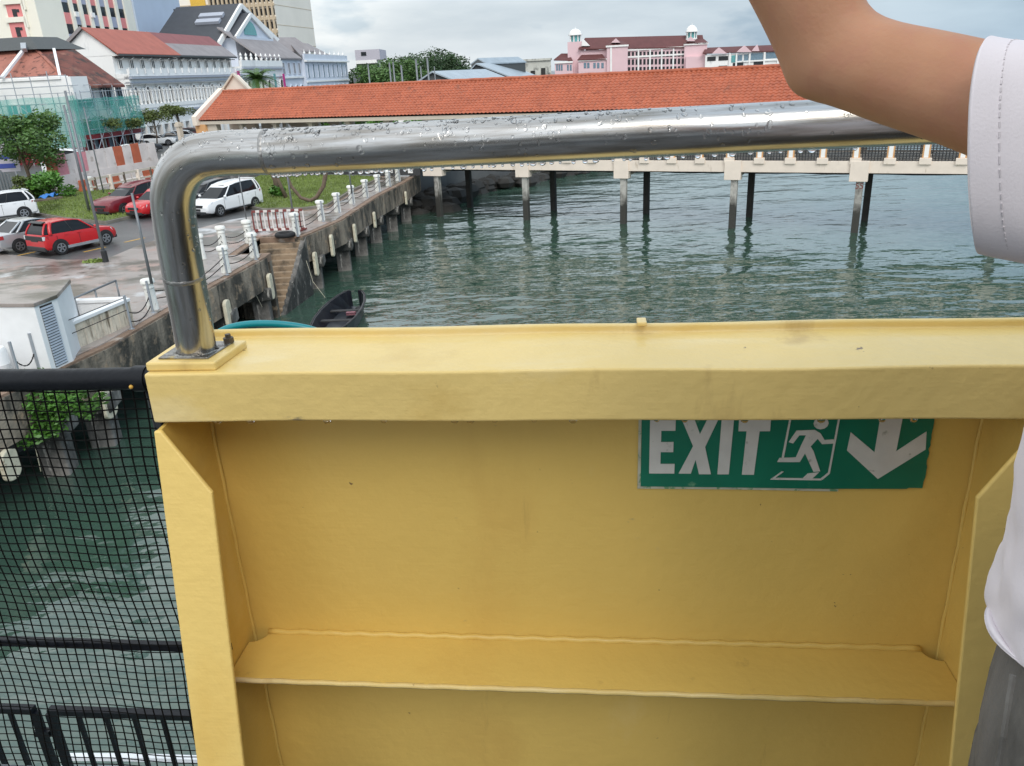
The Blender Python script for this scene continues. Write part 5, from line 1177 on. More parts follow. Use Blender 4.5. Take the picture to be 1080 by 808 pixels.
colonial(s0u, sA1, 'white arcaded colonial building with bright red tiled roof', 'redroof', 'colwhite', True)
colonial(sA1+.02, sB1, 'white arcaded colonial building with faded maroon and grey roof', 'maroon', 'colwhite', False, 'greyroof')
# ---- balustraded white house with old gable and pale blue neighbours
sC1 = ss(297, 66)[0]; sD1 = ss(319, 64)[0]; zB = ss(270, 66)[1]
t = thing('parapet_building', 'white house with urn topped parapet behind the palm', 'building', F((sB1+sC1)/2, 0, ZL))
part(ST, t, 'wall', 'colwhite', [(sB1, sC1, 0, 14, ZL-.5, zB-.6)])
part(ST, t, 'parapet', 'colwhite', [(sB1, sC1, -.15, .3, zB-.6, zB+.35)])
part(ST, t, 'cornice', 'colgrey', [(sB1, sC1, -.4, .0, zB-1.0, zB-.8), (sB1, sC1, -.2, .0, zB-2.4, zB-2.25)])
for i in range(9):
    mb = MB(); mb.lathe([(.15, 0), (.28, .25), (.1, .55), (.22, .75), (.02, 1.15)], 7, F(sB1+.6+(sC1-sB1-1.2)*i/8, .1, zB+.35)); mb.build('urn', M['colwhite'], t)
for i in range(6): archwin(ST, t, sB1+1.8+(sC1-sB1-3.4)*i/5, 7.0, 1.1, 3.0, 'glass', 'colwhite', -.05)
# banners hanging on it
for px, py, mname, lab in ((252, 82, 'magenta', 'bright pink banner left of the palm'), (299.5, 84, 'magenta', 'bright pink banner right of the palm'), (267, 84, 'glass_teal', 'dark green banner close left of the palm'), (290, 84, 'glass_teal', 'dark green banner close right of the palm')):
    s_, z_ = ss(px, py, -.6); mb = MB(); ST.box(mb, s_-.45, s_+.45, -.66, -.6, z_-1.4, z_+1.0); o = mb.build('banner', M[mname]); tag(o, lab, 'banner', 'hanging banners on the street front')
og = aty(252, 42, 172)
def gableroof(parent, px0, px1, pxa, pya, pye, Y, depth, wallm, roofm, dirv=None, edge=None, name='roof'):
    """gable end facing the viewer at distance Y; ridge runs away along dirv"""
    A = aty(px0, pye, Y); B = aty(px1, pye, Y); P = aty(pxa, pya, Y); B.z = A.z; dv = Vector(dirv or (0, 1, 0)).normalized()*depth
    mb = MB(); mb.prism([(A.x, A.y, ZL), (B.x, B.y, ZL), B, P, A], dv); o = mb.build('gable_wall', M[wallm], parent)
    for Q in (A, B):
        mb = MB(); e = (Q-P)*.08; off = -dv*.03; mb.prism([P+off+Vector((0, 0, .05)), Q+e+off+Vector((0, 0, .05)), Q+e+dv+Vector((0, 0, .05)), P+dv+Vector((0, 0, .05))], (0, 0, .25)); mb.build(name, M[roofm], parent)
        if edge:
            mb = MB(); mb.bar(P+off*1.6+Vector((0, 0, .2)), Q+e+off*1.6+Vector((0, 0, .2)), .3, .5); mb.build('barge_board', M[edge], parent)
    return A, B, P
t = thing('old_gable_house', 'old stained gable with long grey roof in front of the dark modern roof', 'building', (og.x, og.y, ZL))
gableroof(t, 229, 272, 250, 41, 57, 165, 14, 'ruin', 'greyroof', (.75, 1, 0))
t = thing('grey_roof_house', 'long plain grey roof between the old gable and pale blue house', 'building', F(sC1+6, 6, ZL))
zz = ss(305, 62)[1]
part(ST, t, 'wall', 'colblue', [(sC1+.02, sD1, .4, 14, ZL-.5, zz)])
mb = MB(); mb.prism([F(sC1-9, 0, zz-.1), F(sD1, 0, zz-.1), F(sD1, 7, zz+5.0), F(sC1-9, 7, zz+5.0)], (0, 0, .25)); mb.build('roof', M['greyroof'], t)
for i in range(4):
    c = sC1+1.4+(sD1-sC1-2.8)*i/3; window(ST, t, c, zz-2.6, .9, 1.9, 'glass', 'colblue', .3); archwin(ST, t, c, 6.6, 1.0, 2.3, 'glass', 'colblue', .3)
part(ST, t, 'cornice', 'colwhite', [(sC1+.02, sD1, .1, .4, zz-3.4, zz-3.1)])
# pale blue end house
sE1 = ss(364, 62)[0]; zD = ss(330, 57)[1]
t = thing('pale_blue_building', 'pale blue two storey house with balustraded top at the street end', 'building', F((sD1+sE1)/2, 0, ZL))
part(ST, t, 'wall', 'colblue', [(sD1+.05, sE1, -.3, 14, ZL-.5, zD-1.0)])
part(ST, t, 'parapet', 'colblue', [(sD1+.05, sE1, -.5, -.1, zD-1.2, zD-.1)]); part(ST, t, 'cornice', 'colwhite', [(sD1+.05, sE1+.3, -.85, -.2, zD-1.5, zD-1.2), (sD1+.05, sE1+.3, -.5, -.28, zD-5.3, zD-5.0)])
n = 9
for i in range(n):
    c = sD1+1.6+(sE1-sD1-3)*i/(n-1); archwin(ST, t, c, zD-4.4, .95, 2.5, 'glass_blue', 'colblue', -.35); archwin(ST, t, c, zD-8.9, 1.0, 2.9, 'glass_blue', 'colblue', -.35)
    mb = MB(); mb.lathe([(.16, 0), (.26, .2), (.08, .5), (.02, .9)], 6, F(c-.9, -.3, zD-.1)); mb.build('urn', M['colwhite'], t)
mb = MB(); c = F(sD1+9, 5, zD-.4); mb.prism([F(sD1+2, 1, zD-.5), F(sE1-6, 1, zD-.5), F(sE1-9, 5, zD+2.2), F(sD1+7, 5, zD+2.2)], (0, 0, .3)); mb.build('roof', M['greyroof'], t)
# ---- modern dark gabled building
t = thing('modern_gable_building', 'modern building with big dark slate gables and white edges', 'building', F(ss(260, 40, 9)[0], 12, ZL))
PL = 7.0
def stp(px, py, d): p = atp(px, py, SPo-SNn*d, SNn); return p
ap = stp(250, 7, PL); l_ = stp(228, 45, PL); r_ = stp(293, 47, PL)
inw = -SNn*11.5
mb = MB(); mb.prism([(l_.x, l_.y, ZL), (r_.x, r_.y, ZL), r_, ap, l_], inw); mb.build('gable_wall', M['colblue2'], t)
for Q in (l_, r_):
    mb = MB(); e = (Q-ap)*.05; u_ = Vector((0, 0, .1)); mb.prism([ap+SNn*.6+u_, Q+e+SNn*.6+u_, Q+e+inw+u_, ap+inw+u_], (0, 0, .4)); mb.build('roof', M['slate'], t)
    mb = MB(); mb.bar(ap+SNn*.75+Vector((0, 0, .1)), Q+e+SNn*.75+Vector((0, 0, .1)), .4, .8); mb.build('barge_board', M['colwhite'], t)
a2 = stp(263, 16, PL-2.2); l2 = stp(247.5, 40, PL-2.2); r2_ = stp(286, 41, PL-2.2)
mb = MB(); mb.prism([(l2.x, l2.y, ZL), (r2_.x, r2_.y, ZL), r2_, a2, l2], -SNn*2.5); mb.build('small_gable', M['colblue'], t)
for Q in (l2, r2_):
    mb = MB(); mb.bar(a2+SNn*.2, Q+SNn*.2, .35, .6); mb.build('barge_board', M['colwhite'], t)
    mb = MB(); mb.prism([a2+Vector((0, 0, .1)), Q+Vector((0, 0, .1)), Q-SNn*6+Vector((0, 0, .1)), a2-SNn*6+Vector((0, 0, .1))], (0, 0, .3)); mb.build('roof', M['slate'], t)
gc = stp(265, 37, PL-2.35); mb = MB(); n = 10; wv = SDn
mb.prism([gc+wv*2.6*math.cos(math.pi*i/n)+Vector((0, 0, 2.3*math.sin(math.pi*i/n))) for i in range(n+1)], -SNn*.3); mb.build('arched_window', M['glass_teal'], t)
mb = MB(); mb.bar(l2+SNn*.25, (r2_.x+SNn.x*.25, r2_.y+SNn.y*.25, l2.z), .3, .5); mb.build('sill_band', M['colblue'], t)
for dz, f in ((0, .0), (-1.6, .04)):
    q = l_.lerp(ap, .62+f)+inw*.28; mb = MB()
    sl = (ap-l_).normalized(); up_ = sl.cross(-SNn).normalized(); up_ = up_ if up_.z > 0 else -up_
    mb.hexa([q+SNn*2.2+up_*.4+sl*dz*1.6, q-SNn*2.2+up_*.4+sl*dz*1.6, q-SNn*2.2+up_*.4+sl*(dz*1.6+1.2), q+SNn*2.2+up_*.4+sl*(dz*1.6+1.2), q+SNn*2.2+up_*.9+sl*dz*1.6, q-SNn*2.2+up_*.9+sl*dz*1.6, q-SNn*2.2+up_*.9+sl*(dz*1.6+1.2), q+SNn*2.2+up_*.9+sl*(dz*1.6+1.2)]); mb.build('roof_vent', M['colgrey'], t)
# ---- tall cream block with pink panels, blue wall to its right
dT = 24
sT0, _ = ss(64.5, 25, dT); sT1, _ = ss(143, 25, dT); sT2, _ = ss(191, 22, dT)
t = thing('tower_block', 'tall cream block with pink and lilac window strips', 'building', F((sT0+sT1)/2, dT, ZL))
ZT = 46
part(ST, t, 'wall', 'towercream', [(sT0-5, sT1, dT, dT+26, ZL, ZT)])
fl = 3.05
zbs = ss(70, 29, dT)[1]
for i in range(7):
    pxc = 70.5+9.62*i; c = ss(pxc, 14, dT)[0]
    for k in range(-2, 7):
        zf = zbs+k*fl-.9
        part(ST, t, 'panel', 'pink' if (i+k) % 2 else 'lilacpanel', [(c-.72, c+.72, dT-.06, dT, zf-1.6, zf)])
        w_ = part(ST, t, 'window', 'glass', [(c-.72, c+.72, dT-.04, dT, zf, zf+1.42)])
    part(ST, t, 'fin', 'towercream', [(c+.78, c+1.6, dT-.28, dT, ZL, ZT)])
for (pxa, pya) in ((97, 16), (80, 15)):
    s_, z_ = ss(pxa, pya, dT-.3); part(ST, t, 'air_unit', 'colwhite', [(s_-.4, s_+.4, dT-.6, dT-.06, z_-.35, z_+.35)])
# south face with pink recess column
SF = Fr(F(sT0-5, dT, 0), -SNn, SDn)
for k in range(-1, 6):
    zc = SF.o.z + 0
for (px, py) in ((20, 33), (16.5, 14), (13.5, -5)):
    p = atp(px, py, SF.o, SDn); a = (p-SF.o).dot(SF.x); z = p.z
    part(SF, t, 'recess_panel', 'pink', [(a-1.25, a+1.25, -.06, 0, z-1.15, z+1.15)])
    part(SF, t, 'window', 'glass', [(a-.25, a+.4, -.12, -.05, z-.75, z+.55), (a-.7, a-.25, -.12, -.05, z+.1, z+.5)])
    part(SF, t, 'ledge', 'towercream', [(a-1.5, a+1.5, -.35, 0, z+1.2, z+1.9), (a-1.7, a-1.3, -.3, 0, z-2, z+1.9)])
t = thing('blue_block', 'plain pale blue block right of the tall cream block', 'building', F((sT1+sT2)/2, dT, ZL))
part(ST, t, 'wall', 'colblue2', [(sT1+.05, sT2, dT-.3, dT+20, ZL, 40)])
s_, z_ = ss(191, 28, dT-.4); part(ST, t, 'window', 'glass', [(s_-1.6, s_-.5, dT-.4, dT-.29, z_-3, z_+3)])
part(ST, t, 'side_wing', 'colblue', [(sT2, ss(205, 22, dT)[0], dT+.3, dT+14, ZL, ss(195, 17, dT)[1])])
# ---- beige tower with fins
dB = 14
p0 = aty(291.5, 20, 205); p1 = aty(222, 20, 208); 
BF = Fr((p1.x, p1.y, 0), (p0-p1)*Vector((1, 1, 0)), Vector((-(p0-p1).y, (p0-p1).x, 0)))
wd = ((p0-p1)*Vector((1, 1, 0))).length
t = thing('beige_tower', 'tall beige tower with tan grid of window fins', 'building', p0*Vector((1, 1, 0))+Vector((0, 0, ZL)))
part(BF, t, 'wall', 'beige', [(0, wd, 0, 22, ZL, 62)])
mb = MB()
for i in range(15): a = wd*(i+.5)/15; BF.box(mb, a-.22, a+.22, -.55, 0, ZL, 61)
o = mb.build('fin_grid', M['tan'], t)
mb = MB()
for k in range(20): BF.box(mb, 0, wd, -.45, 0, 6+k*2.9, 6.6+k*2.9)
mb.build('floor_band', M['tan'], t)
for k in range(20): part(BF, t, 'window_strip', 'glass', [(.1, wd-.1, -.05, 0, 7.0+k*2.9, 8.5+k*2.9)])
EFc = Fr(BF(wd, 0, 0), BF.y, -BF.x)
mb = MB()
for k in range(14): EFc.box(mb, 0, 22, -.03, 0, 5+k*4.3, 5.12+k*4.3)
mb.build('joint', M['tan'], t)
# white and yellow block behind
t = thing('white_yellow_block', 'white block with one orange yellow panel at the top edge', 'building', aty(210, 30, 250)*Vector((1, 1, 0))+Vector((0, 0, ZL)))
a = aty(184, 30, 262); b_ = aty(240, 30, 262); mb = MB(); mb.bx(a.x, b_.x, 262, 285, ZL, 70); mb.build('wall', M['beige'], t)
a = aty(202, 9.5, 261.8); b_ = aty(216, 0, 261.8); mb = MB(); mb.bx(a.x, b_.x, 261.6, 262, a.z, a.z+9); mb.build('panel', M['yellowpanel'], t)
mb = MB()
for k in range(8): mb.bx(aty(184, 30, 262).x, aty(240, 30, 262).x, 261.9, 262, 20+k*6, 20.2+k*6)
mb.build('joint', M['tan'], t)
# ---- scaffolded corner house
dS = -5.0
K = stp(74, 100, dS); sK = (K-SPo).dot(SDn); sKR = ss(150, 120, dS-2)[0]; sRF = ss(132, 92, dS-1)[0]
zEv = stp(132, 92, dS-1).z
t = thing('corner_house', 'white corner house under a mossy brown tiled roof being repaired', 'building', F(sK+5, dS+5, ZL))
part(ST, t, 'wall', 'colwhite', [(sK, sRF-.6, dS, dS+17, ZL-.3, zEv+.2)])
zp = stp(70, 80, dS).z
SW = Fr(F(sK, dS, 0), -SNn, SDn)     # south wall frame, x runs west
part(SW, t, 'parapet', 'colwhite', [(-.1, 20, -1.1, .2, ZL, zp), (-.2, 20, -1.25, -1.0, zp-.3, zp-.05)])
part(SW, t, 'parapet_return', 'colwhite', [(-1.2, -.1, -1.1, 1.6, zEv-1, zp-.1)])
for a, z, w_, h_ in ((4.3, 6.9, 1.1, 1.7), (5.8, 6.9, 1.1, 1.7)): window(SW, t, a, z, w_, h_, 'glass_teal', 'colwhite', -1.15)
for i, px in enumerate((83, 89, 95, 109.5, 114.5, 126.5)):
    s_, z_ = ss(px, 102, dS-.05); window(ST, t, s_, z_-.9, .85, 1.9, 'glass', 'colgrey', dS-.06)
# roof
rz = stp(50, 56, 0).z
A = F(sK-.9, dS-1.0, zEv+.1); Bq = F(sRF, dS-1.0, zEv); Cq = F(sRF, dS+18, zEv+.6); Dq = F(sK-.6, dS+20, zEv+.6)
R1 = aty(38, 54, K.y+6); R2 = aty(78, 54, K.y+9); rzz = max(R1.z, R2.z); R1.z = R2.z = rzz; R3 = R1+(-SNn)*9; R4 = R2+(-SNn)*4
def face(pts, m_, nm='roof'):
    mb = MB(); mb.prism(pts, (0, 0, .22)); return mb.build(nm, M[m_], t)
face([A, Bq, R2, R1], 'brownroof'); face([Dq, A, R1, R3], 'salmonroof'); face([Bq, Cq, R4, R2], 'brownroof'); face([R1, R2, R4, R3], 'brownroof')
hipm = MB(); hipm.bar(A+Vector((0, 0, .28)), R1+Vector((0, 0, .28)), .3, .15); hipm.build('hip_flashing', M['salmonroof'], t)
# dark lantern roof on top
q = [R1+SNn*.8+Vector((0, -1.0, .15)), R2+Vector((.8, 1.2, .15)), R4+Vector((0, 2, .15)), R3+Vector((-2, -1, .15))]
cc = sum(q, Vector())/4
mb = MB(); mb.hexa(q+[cc+(p-cc)*.55+Vector((0, 0, 1.3)) for p in q]); mb.build('lantern_roof', M['darkgrey'], t)
mb = MB(); mb.bar(aty(25, 47, R1.y-1), aty(25.5, 53, R1.y-1.5), .5, .5); mb.build('roof_vent', M['galv'], t)
for P_ in ([(24, 54), (2, 82)],):
    mb = MB(); mb.bar(aty(*P_[0], R1.y-1.2), aty(*P_[1], K.y-.8), .3, .25); mb.build('roof_pipe', M['white'], t)
mb = MB(); mb.bar(aty(57, 52, K.y+5), aty(64, 84, K.y-.3), .26, .26); mb.build('roof_pipe', M['white'], t)
# red shopfront
part(ST, t, 'shop_fascia', 'redwood', [(sK-.2, sKR, dS-1.6, dS-.1, 5.0, 5.45), (sK-.2, sKR, dS-.4, dS-.1, ZL, 3.2)])
nsh = 7
for i in range(nsh+1): a = sK+(sKR-sK)*i/nsh; part(ST, t, 'shop_post', 'redwood', [(a-.14, a+.14, dS-.5, dS-.1, ZL, 5.0)])
for i in range(nsh): a = sK+(sKR-sK)*(i+.5)/nsh; part(ST, t, 'shop_window', 'glass_blue' if i % 2 else 'glass', [(a-.75, a+.75, dS-.3, dS-.05, 3.2, 5.0)])
part(SW, t, 'red_base', 'redwood', [(0, 20, -1.3, -1.1, ZL, 4.3)])
# scaffolding and netting
t = thing('scaffolding', 'steel scaffolding draped in green safety net round the corner house', 'scaffolding', F(sK, dS-1.5, ZL))
mb = MB(); tops = 10.2
for fr, L0_, L1_, dd0 in ((ST, sK-1.2, sKR, dS-1.9), (SW, -1.6, 20, -2.4)):
    a = L0_; lv = [ZL+.2, 5.0, 6.8, 8.6, 10.2]
    k = 0
    while a <= L1_+.01:
        mb.tube([fr(a, dd0, ZL), fr(a, dd0, tops+.5+(.5 if fr is SW else -1.0)+.4*(k % 2))], .05, 5); mb.tube([fr(a, dd0+.9, ZL), fr(a, dd0+.9, tops-.6)], .05, 5)
        for z in lv[1:]: mb.bar(fr(a, dd0, z), fr(a, dd0+.9, z), .05, .05)
        if a+1.9 < L1_:
            for j in range(len(lv)-2):
                if (k+j) % 2 == 0: mb.tube([fr(a, dd0, lv[j]), fr(a+1.9, dd0, lv[j+1])], .035, 4); mb.tube([fr(a+1.9, dd0, lv[j]), fr(a, dd0, lv[j+1])], .035, 4)
        a += 1.9; k += 1
    for z in lv[1:-1] if fr is ST else lv[1:]: mb.tube([fr(L0_, dd0, z), fr(L1_, dd0, z)], .045, 5); mb.tube([fr(L0_, dd0, z+.95), fr(L1_, dd0, z+.95)], .035, 5)
mb.build('tubes', M['galv'], t)
def netpanel(fr, a0, a1, d, z0, z1):
    mb = MB(); nx = 40; nz = 14; V = []
    for j in range(nz+1):
        for i in range(nx+1):
            f = i/nx; g = j/nz; V.append(fr(a0+(a1-a0)*f, d+.10*math.sin(f*37+g*3)+.06*math.sin(f*71+g*9), z0+(z1-z0)*g-.12*abs(math.sin(f*14))*(g)))
    mb.add(V, [(j*(nx+1)+i, j*(nx+1)+i+1, (j+1)*(nx+1)+i+1, (j+1)*(nx+1)+i) for j in range(nz) for i in range(nx)]); mb.build('safety_net', M['netgreen'], t, smooth=True)
ztop = ss(140, 100, dS-2.0)[1]
netpanel(ST, sK-2.6, sKR+.1, dS-2.0, 5.5, ztop); netpanel(SW, -2.1, 20, -2.5, 4.4, 9.3)
netpanel(ST, sK+5, sKR+.1, dS-1.1, 5.6, ztop-.1)
# ---- striped hoarding and plastic barriers
A = atz(86, 205, ZL); B = atz(196, 183, ZL)
t = thing('hoarding', 'patchwork hoarding of white pink and orange sheets behind the lawn', 'hoarding', A.lerp(B, .5))
d_ = (B-A); d_.z = 0; nrm = Vector((d_.y, -d_.x, 0)).normalized(); seq = ['plastic_orange', 'plastic_pink', 'plastic_white', 'plastic_pink', 'plastic_white', 'plastic_white', 'plastic_white', 'plastic_orange', 'plastic_white', 'plastic_orange', 'plastic_white', 'plastic_white']
n = len(seq)
A2, B2 = A+nrm*-2.5, B+nrm*-2.5
for i, c in enumerate(seq):
    p, q = A2.lerp(B2, i/n), A2.lerp(B2, (i+1)/n-.004); hh = 2.75+random.uniform(-.15, .1)
    mb = MB(); mb.bar(p+Vector((0, 0, 1.1+hh/4)), q+Vector((0, 0, 1.1+hh/4+random.uniform(-.06, .06))), .06, hh/2+.3); mb.build('sheet', M[c], t)
mb = MB(); mb.bar(A2+Vector((0, 0, .7)), B2+Vector((0, 0, .7)), .10, 1.0); mb.build('backing', M['plastic_white'], t)
kinds = [('plastic_white', 'white'), ('plastic_orange', 'orange')]
labs_b = ['first orange water barrier right of the leafy tree', 'first white water barrier right of the leafy tree', 'second orange water barrier below the pink sheet', 'white water barrier below the pink sheets', 'white water barrier at the middle of the row', 'orange water barrier at the middle of the row', 'white water barrier above the dark red crossover', 'orange water barrier close to the steel pipe bend', 'last white water barrier behind the steel pipe bend']
for i in range(9):
    p, q = A.lerp(B, i/9+.004), A.lerp(B, (i+1)/9-.004); mname = 'plastic_orange' if i in (0, 2, 5, 7) else 'plastic_white'
    dv = (q-p).normalized(); nv = Vector((dv.y, -dv.x, 0)); hh = .95
    mb = MB(); pr_ = [(-.28, 0), (.28, 0), (.26, .25), (.12, .5), (.10, hh), (-.10, hh), (-.12, .5), (-.26, .25)]
    mb.prism([p+nv*x+Vector((0, 0, z)) for x, z in pr_], q-p); o = mb.build('water_barrier', M[mname], bevel=.03); tag(o, labs_b[i], 'barrier', 'plastic water filled barriers')
# a second white rail fence with posts in front
t = thing('timber_rail', 'pale board rail on short posts in front of the plastic barriers', 'fence', A)
A3, B3 = A+nrm*.9, B+nrm*.9
mb = MB(); mb.bar(A3+Vector((0, 0, 1.0)), B3+Vector((0, 0, 1.05)), .08, .16); mb.bar(A3+Vector((0, 0, .45)), B3+Vector((0, 0, .45)), .06, .12); mb.build('rail', M['cream_shade'], t)
for i in range(8): q = A3.lerp(B3, (i+.4)/8); mb = MB(); mb.bar(q, q+Vector((0, 0, 1.1)), .28 if i % 2 else .12, .16 if i % 2 else .12); mb.build('post', M['cream'] if i % 2 else M['timber'], t)
for px, py, lab in ((66, 208, 'white post at the end of the timber stack'), (97, 204, 'white post right of the tall grey pole by the lawn'), (212, 190, 'white post glimpsed inside the bend of steel pipe')):
    p = atz(px, py, ZL); mb = MB(); mb.lathe([(.2, 0), (.17, .1), (.16, .95), (.26, 1.0), (.26, 1.15), (.02, 1.18)], 10, p); o = mb.build('stone_post', M['bollard'], smooth=True, angle=40); tag(o, lab, 'post', 'white stone posts round the lawn')
# timber stack, tarpaulin, orange buoy, left gate
t = thing('timber_stack', 'stack of weathered brown planks behind the white crossover', 'timber', atz(45, 210, ZL))
for i in range(9):
    a = atz(40+random.uniform(-3, 3), 211, ZL+.1+.12*i); b_ = atz(64+random.uniform(-4, 2), 208, ZL+.1+.12*i); mb = MB(); mb.bar(a+Vector((0, -.2*(i % 3), 0)), b_+Vector((0, -.2*(i % 3), 0)), .25, .09); mb.build('plank', M['timber'], t)
p = atz(38, 206, ZL+1.25); mb = MB(); nx = 12; V = []
for j in range(nx+1):
    for i in range(nx+1): V.append((p.x-.1+.9*i/nx, p.y+.3+.6*j/nx, p.z-.1+.5*(.18*math.sin(i*.9)*math.cos(j*.7)+.25*i/nx-.5*abs(j/nx-.5))))
mb.add(V, [(j*(nx+1)+i, j*(nx+1)+i+1, (j+1)*(nx+1)+i+1, (j+1)*(nx+1)+i) for j in range(nx) for i in range(nx)]); o = mb.build('tarpaulin', M['tarp'], smooth=True); sm = o.modifiers.new('s', 'SOLIDIFY'); sm.thickness = .03
tag(o, 'blue tarpaulin crumpled over the timber stack', 'tarpaulin')
t = thing('grey_gate', 'grey board gate post cluster at the left edge above the white crossover', 'gate', atz(8, 218, ZL))
for i in range(5):
    q = atz(4+i*3.2, 219-i*.6, ZL); mb = MB(); mb.bar(q, q+Vector((0, 0, 2.6-.15*i)), .14, .1); mb.build('board', M['fencegrey'], t)
t = thing('blue_sign_board', 'grey notice board with two blue strips at the left edge', 'sign', atz(6, 208, ZL+1.5))
c = atz(6, 207, ZL); mb = MB(); mb.bx(c.x-1.2, c.x+1.0, c.y+1.0, c.y+1.08, ZL+1.6, ZL+3.6); mb.build('board', M['lilac'], t)
for z in (1.85, 2.5): mb = MB(); mb.bx(c.x-.6, c.x+.7, c.y+.97, c.y+1.0, ZL+z, ZL+z+.32); mb.build('strip', M['signblue'], t)
mb = MB(); mb.bar((c.x-.8, c.y+1.04, ZL), (c.x-.8, c.y+1.04, ZL+1.6), .1, .1); mb.bar((c.x+.6, c.y+1.04, ZL), (c.x+.6, c.y+1.04, ZL+1.6), .1, .1); mb.build('post', M['galv'], t)
p = atz(1.5, 197, ZL+.6); mb = MB(); mb.ball((p.x, p.y, p.z), .28, 12, 8); o = mb.build('buoy', M['plastic_orange'], smooth=True); tag(o, 'orange round buoy at the left edge above the white crossover', 'buoy')
# ---- middle distance: sheet fence, lilac block, trees, warehouses, ruin
a = aty(372, 77, 200); b_ = aty(401, 75, 200); t = thing('sheet_fence', 'tall grey corrugated sheet fence right of pale blue house', 'fence', (a.x, 200, ZL))
mb = MB(); n = 28
for i in range(n): mb.bx(a.x+(b_.x-a.x)*i/n, a.x+(b_.x-a.x)*(i+.6)/n, 199.85 if i % 2 else 199.95, 200.1, ZL, a.z)
mb.bx(a.x, b_.x, 200, 200.15, ZL, a.z-.02); mb.build('sheet', M['fencegrey'], t)
mb = MB(); mb.bx(b_.x-.1, b_.x+.3, 199.7, 200.2, ZL, aty(388, 67, 200).z); mb.build('post', M['galv'], t)
a = aty(374, 53, 300); b_ = aty(400, 53, 300); t = thing('lilac_block', 'pale lilac block with dark green glass beneath behind the sheet fence', 'building', (a.x, 300, ZL))
zt = a.z; zb_ = aty(385, 63.5, 300).z
mb = MB(); mb.bx(a.x, b_.x, 300, 318, zb_, zt); mb.build('upper_wall', M['lilac'], t)
mb = MB(); mb.bx(a.x, a.x+(b_.x-a.x)*.85, 299.9, 318, zb_-1.1, zb_); mb.build('band', M['colwhite'], t)
mb = MB(); mb.bx(a.x, a.x+(b_.x-a.x)*.84, 300.2, 317, ZL, zb_-1.1); mb.build('glass_wall', M['glass_teal'] if False else M['leaf4'], t)
c = aty(383.5, 56.5, 299.9); mb = MB(); mb.bx(c.x-.9, c.x+.9, 299.8, 300, c.z-.7, c.z+.5); mb.build('window', M['glass'], t)
specs = [(402, 190, 8.2, 6.5, 'leaf1', 'rounded green tree left in the grove behind the shelter'), (421, 205, 9.3, 7.5, 'leaf1', 'tall bright tree in the grove behind the shelter'), (440, 215, 10.2, 8, 'leaf4', 'dark tree in the middle of the grove'), (458, 225, 11.0, 9, 'leaf4', 'largest dark crowned tree at the right of the grove'), (474, 222, 10.4, 7.0, 'leaf4', 'dark tree behind the near warehouse gable'), (486, 215, 7.6, 4.5, 'leaf4', 'low dark tree at the right end of the grove'), (379, 230, 8.5, 5.5, 'leaf4', 'low dark tree behind the sheet fence')]
for px, Y, hgt, cr_, m_, lab in specs:
    p = aty(px, 80, Y); tree('grove_tree', lab, (p.x, p.y, ZL), hgt, cr_, M[m_], 6500, .34, 30, .4, .66, .62, 'trees behind the shelter', seed=px)
for px, Y, hgt, cr_, lab in ((372, 100, 4.6, 3.0, 'green bush seen under the shelter roof near the sheet fence'), (400, 98, 4.4, 2.6, 'green bush seen under the shelter eaves left of middle'), (455, 92, 4.8, 3.2, 'green bush seen under the shelter eaves at the middle'), (490, 90, 4.8, 3.0, 'green bush seen under the shelter eaves right of middle'), (345, 102, 4.6, 2.6, 'green bush seen through the shelter columns at left')):
    p = aty(px, 130, Y); tree('bush', lab, (p.x, p.y, ZL), hgt, cr_, M['leaf3'], 3000, .17, 16, .12, .5, .6, 'bushes behind the shelter', cat='bush', seed=px)
p = aty(413, 128, 110); t = thing('white_kiosk', 'white kiosk seen under the shelter eaves', 'kiosk', (p.x, 110, ZL)); mb = MB(); mb.bx(p.x-3.5, p.x+3.5, 110, 114, ZL, 6.2); mb.build('wall', M['colwhite'], t); mb = MB(); mb.bx(p.x-2.5, p.x-1.2, 109.9, 110, ZL, 5.2); mb.build('door', M['glass'], t); mb = MB(); mb.bx(p.x-3.8, p.x+3.8, 109.6, 114.3, 6.2, 6.4); mb.build('roof', M['galv'], t)
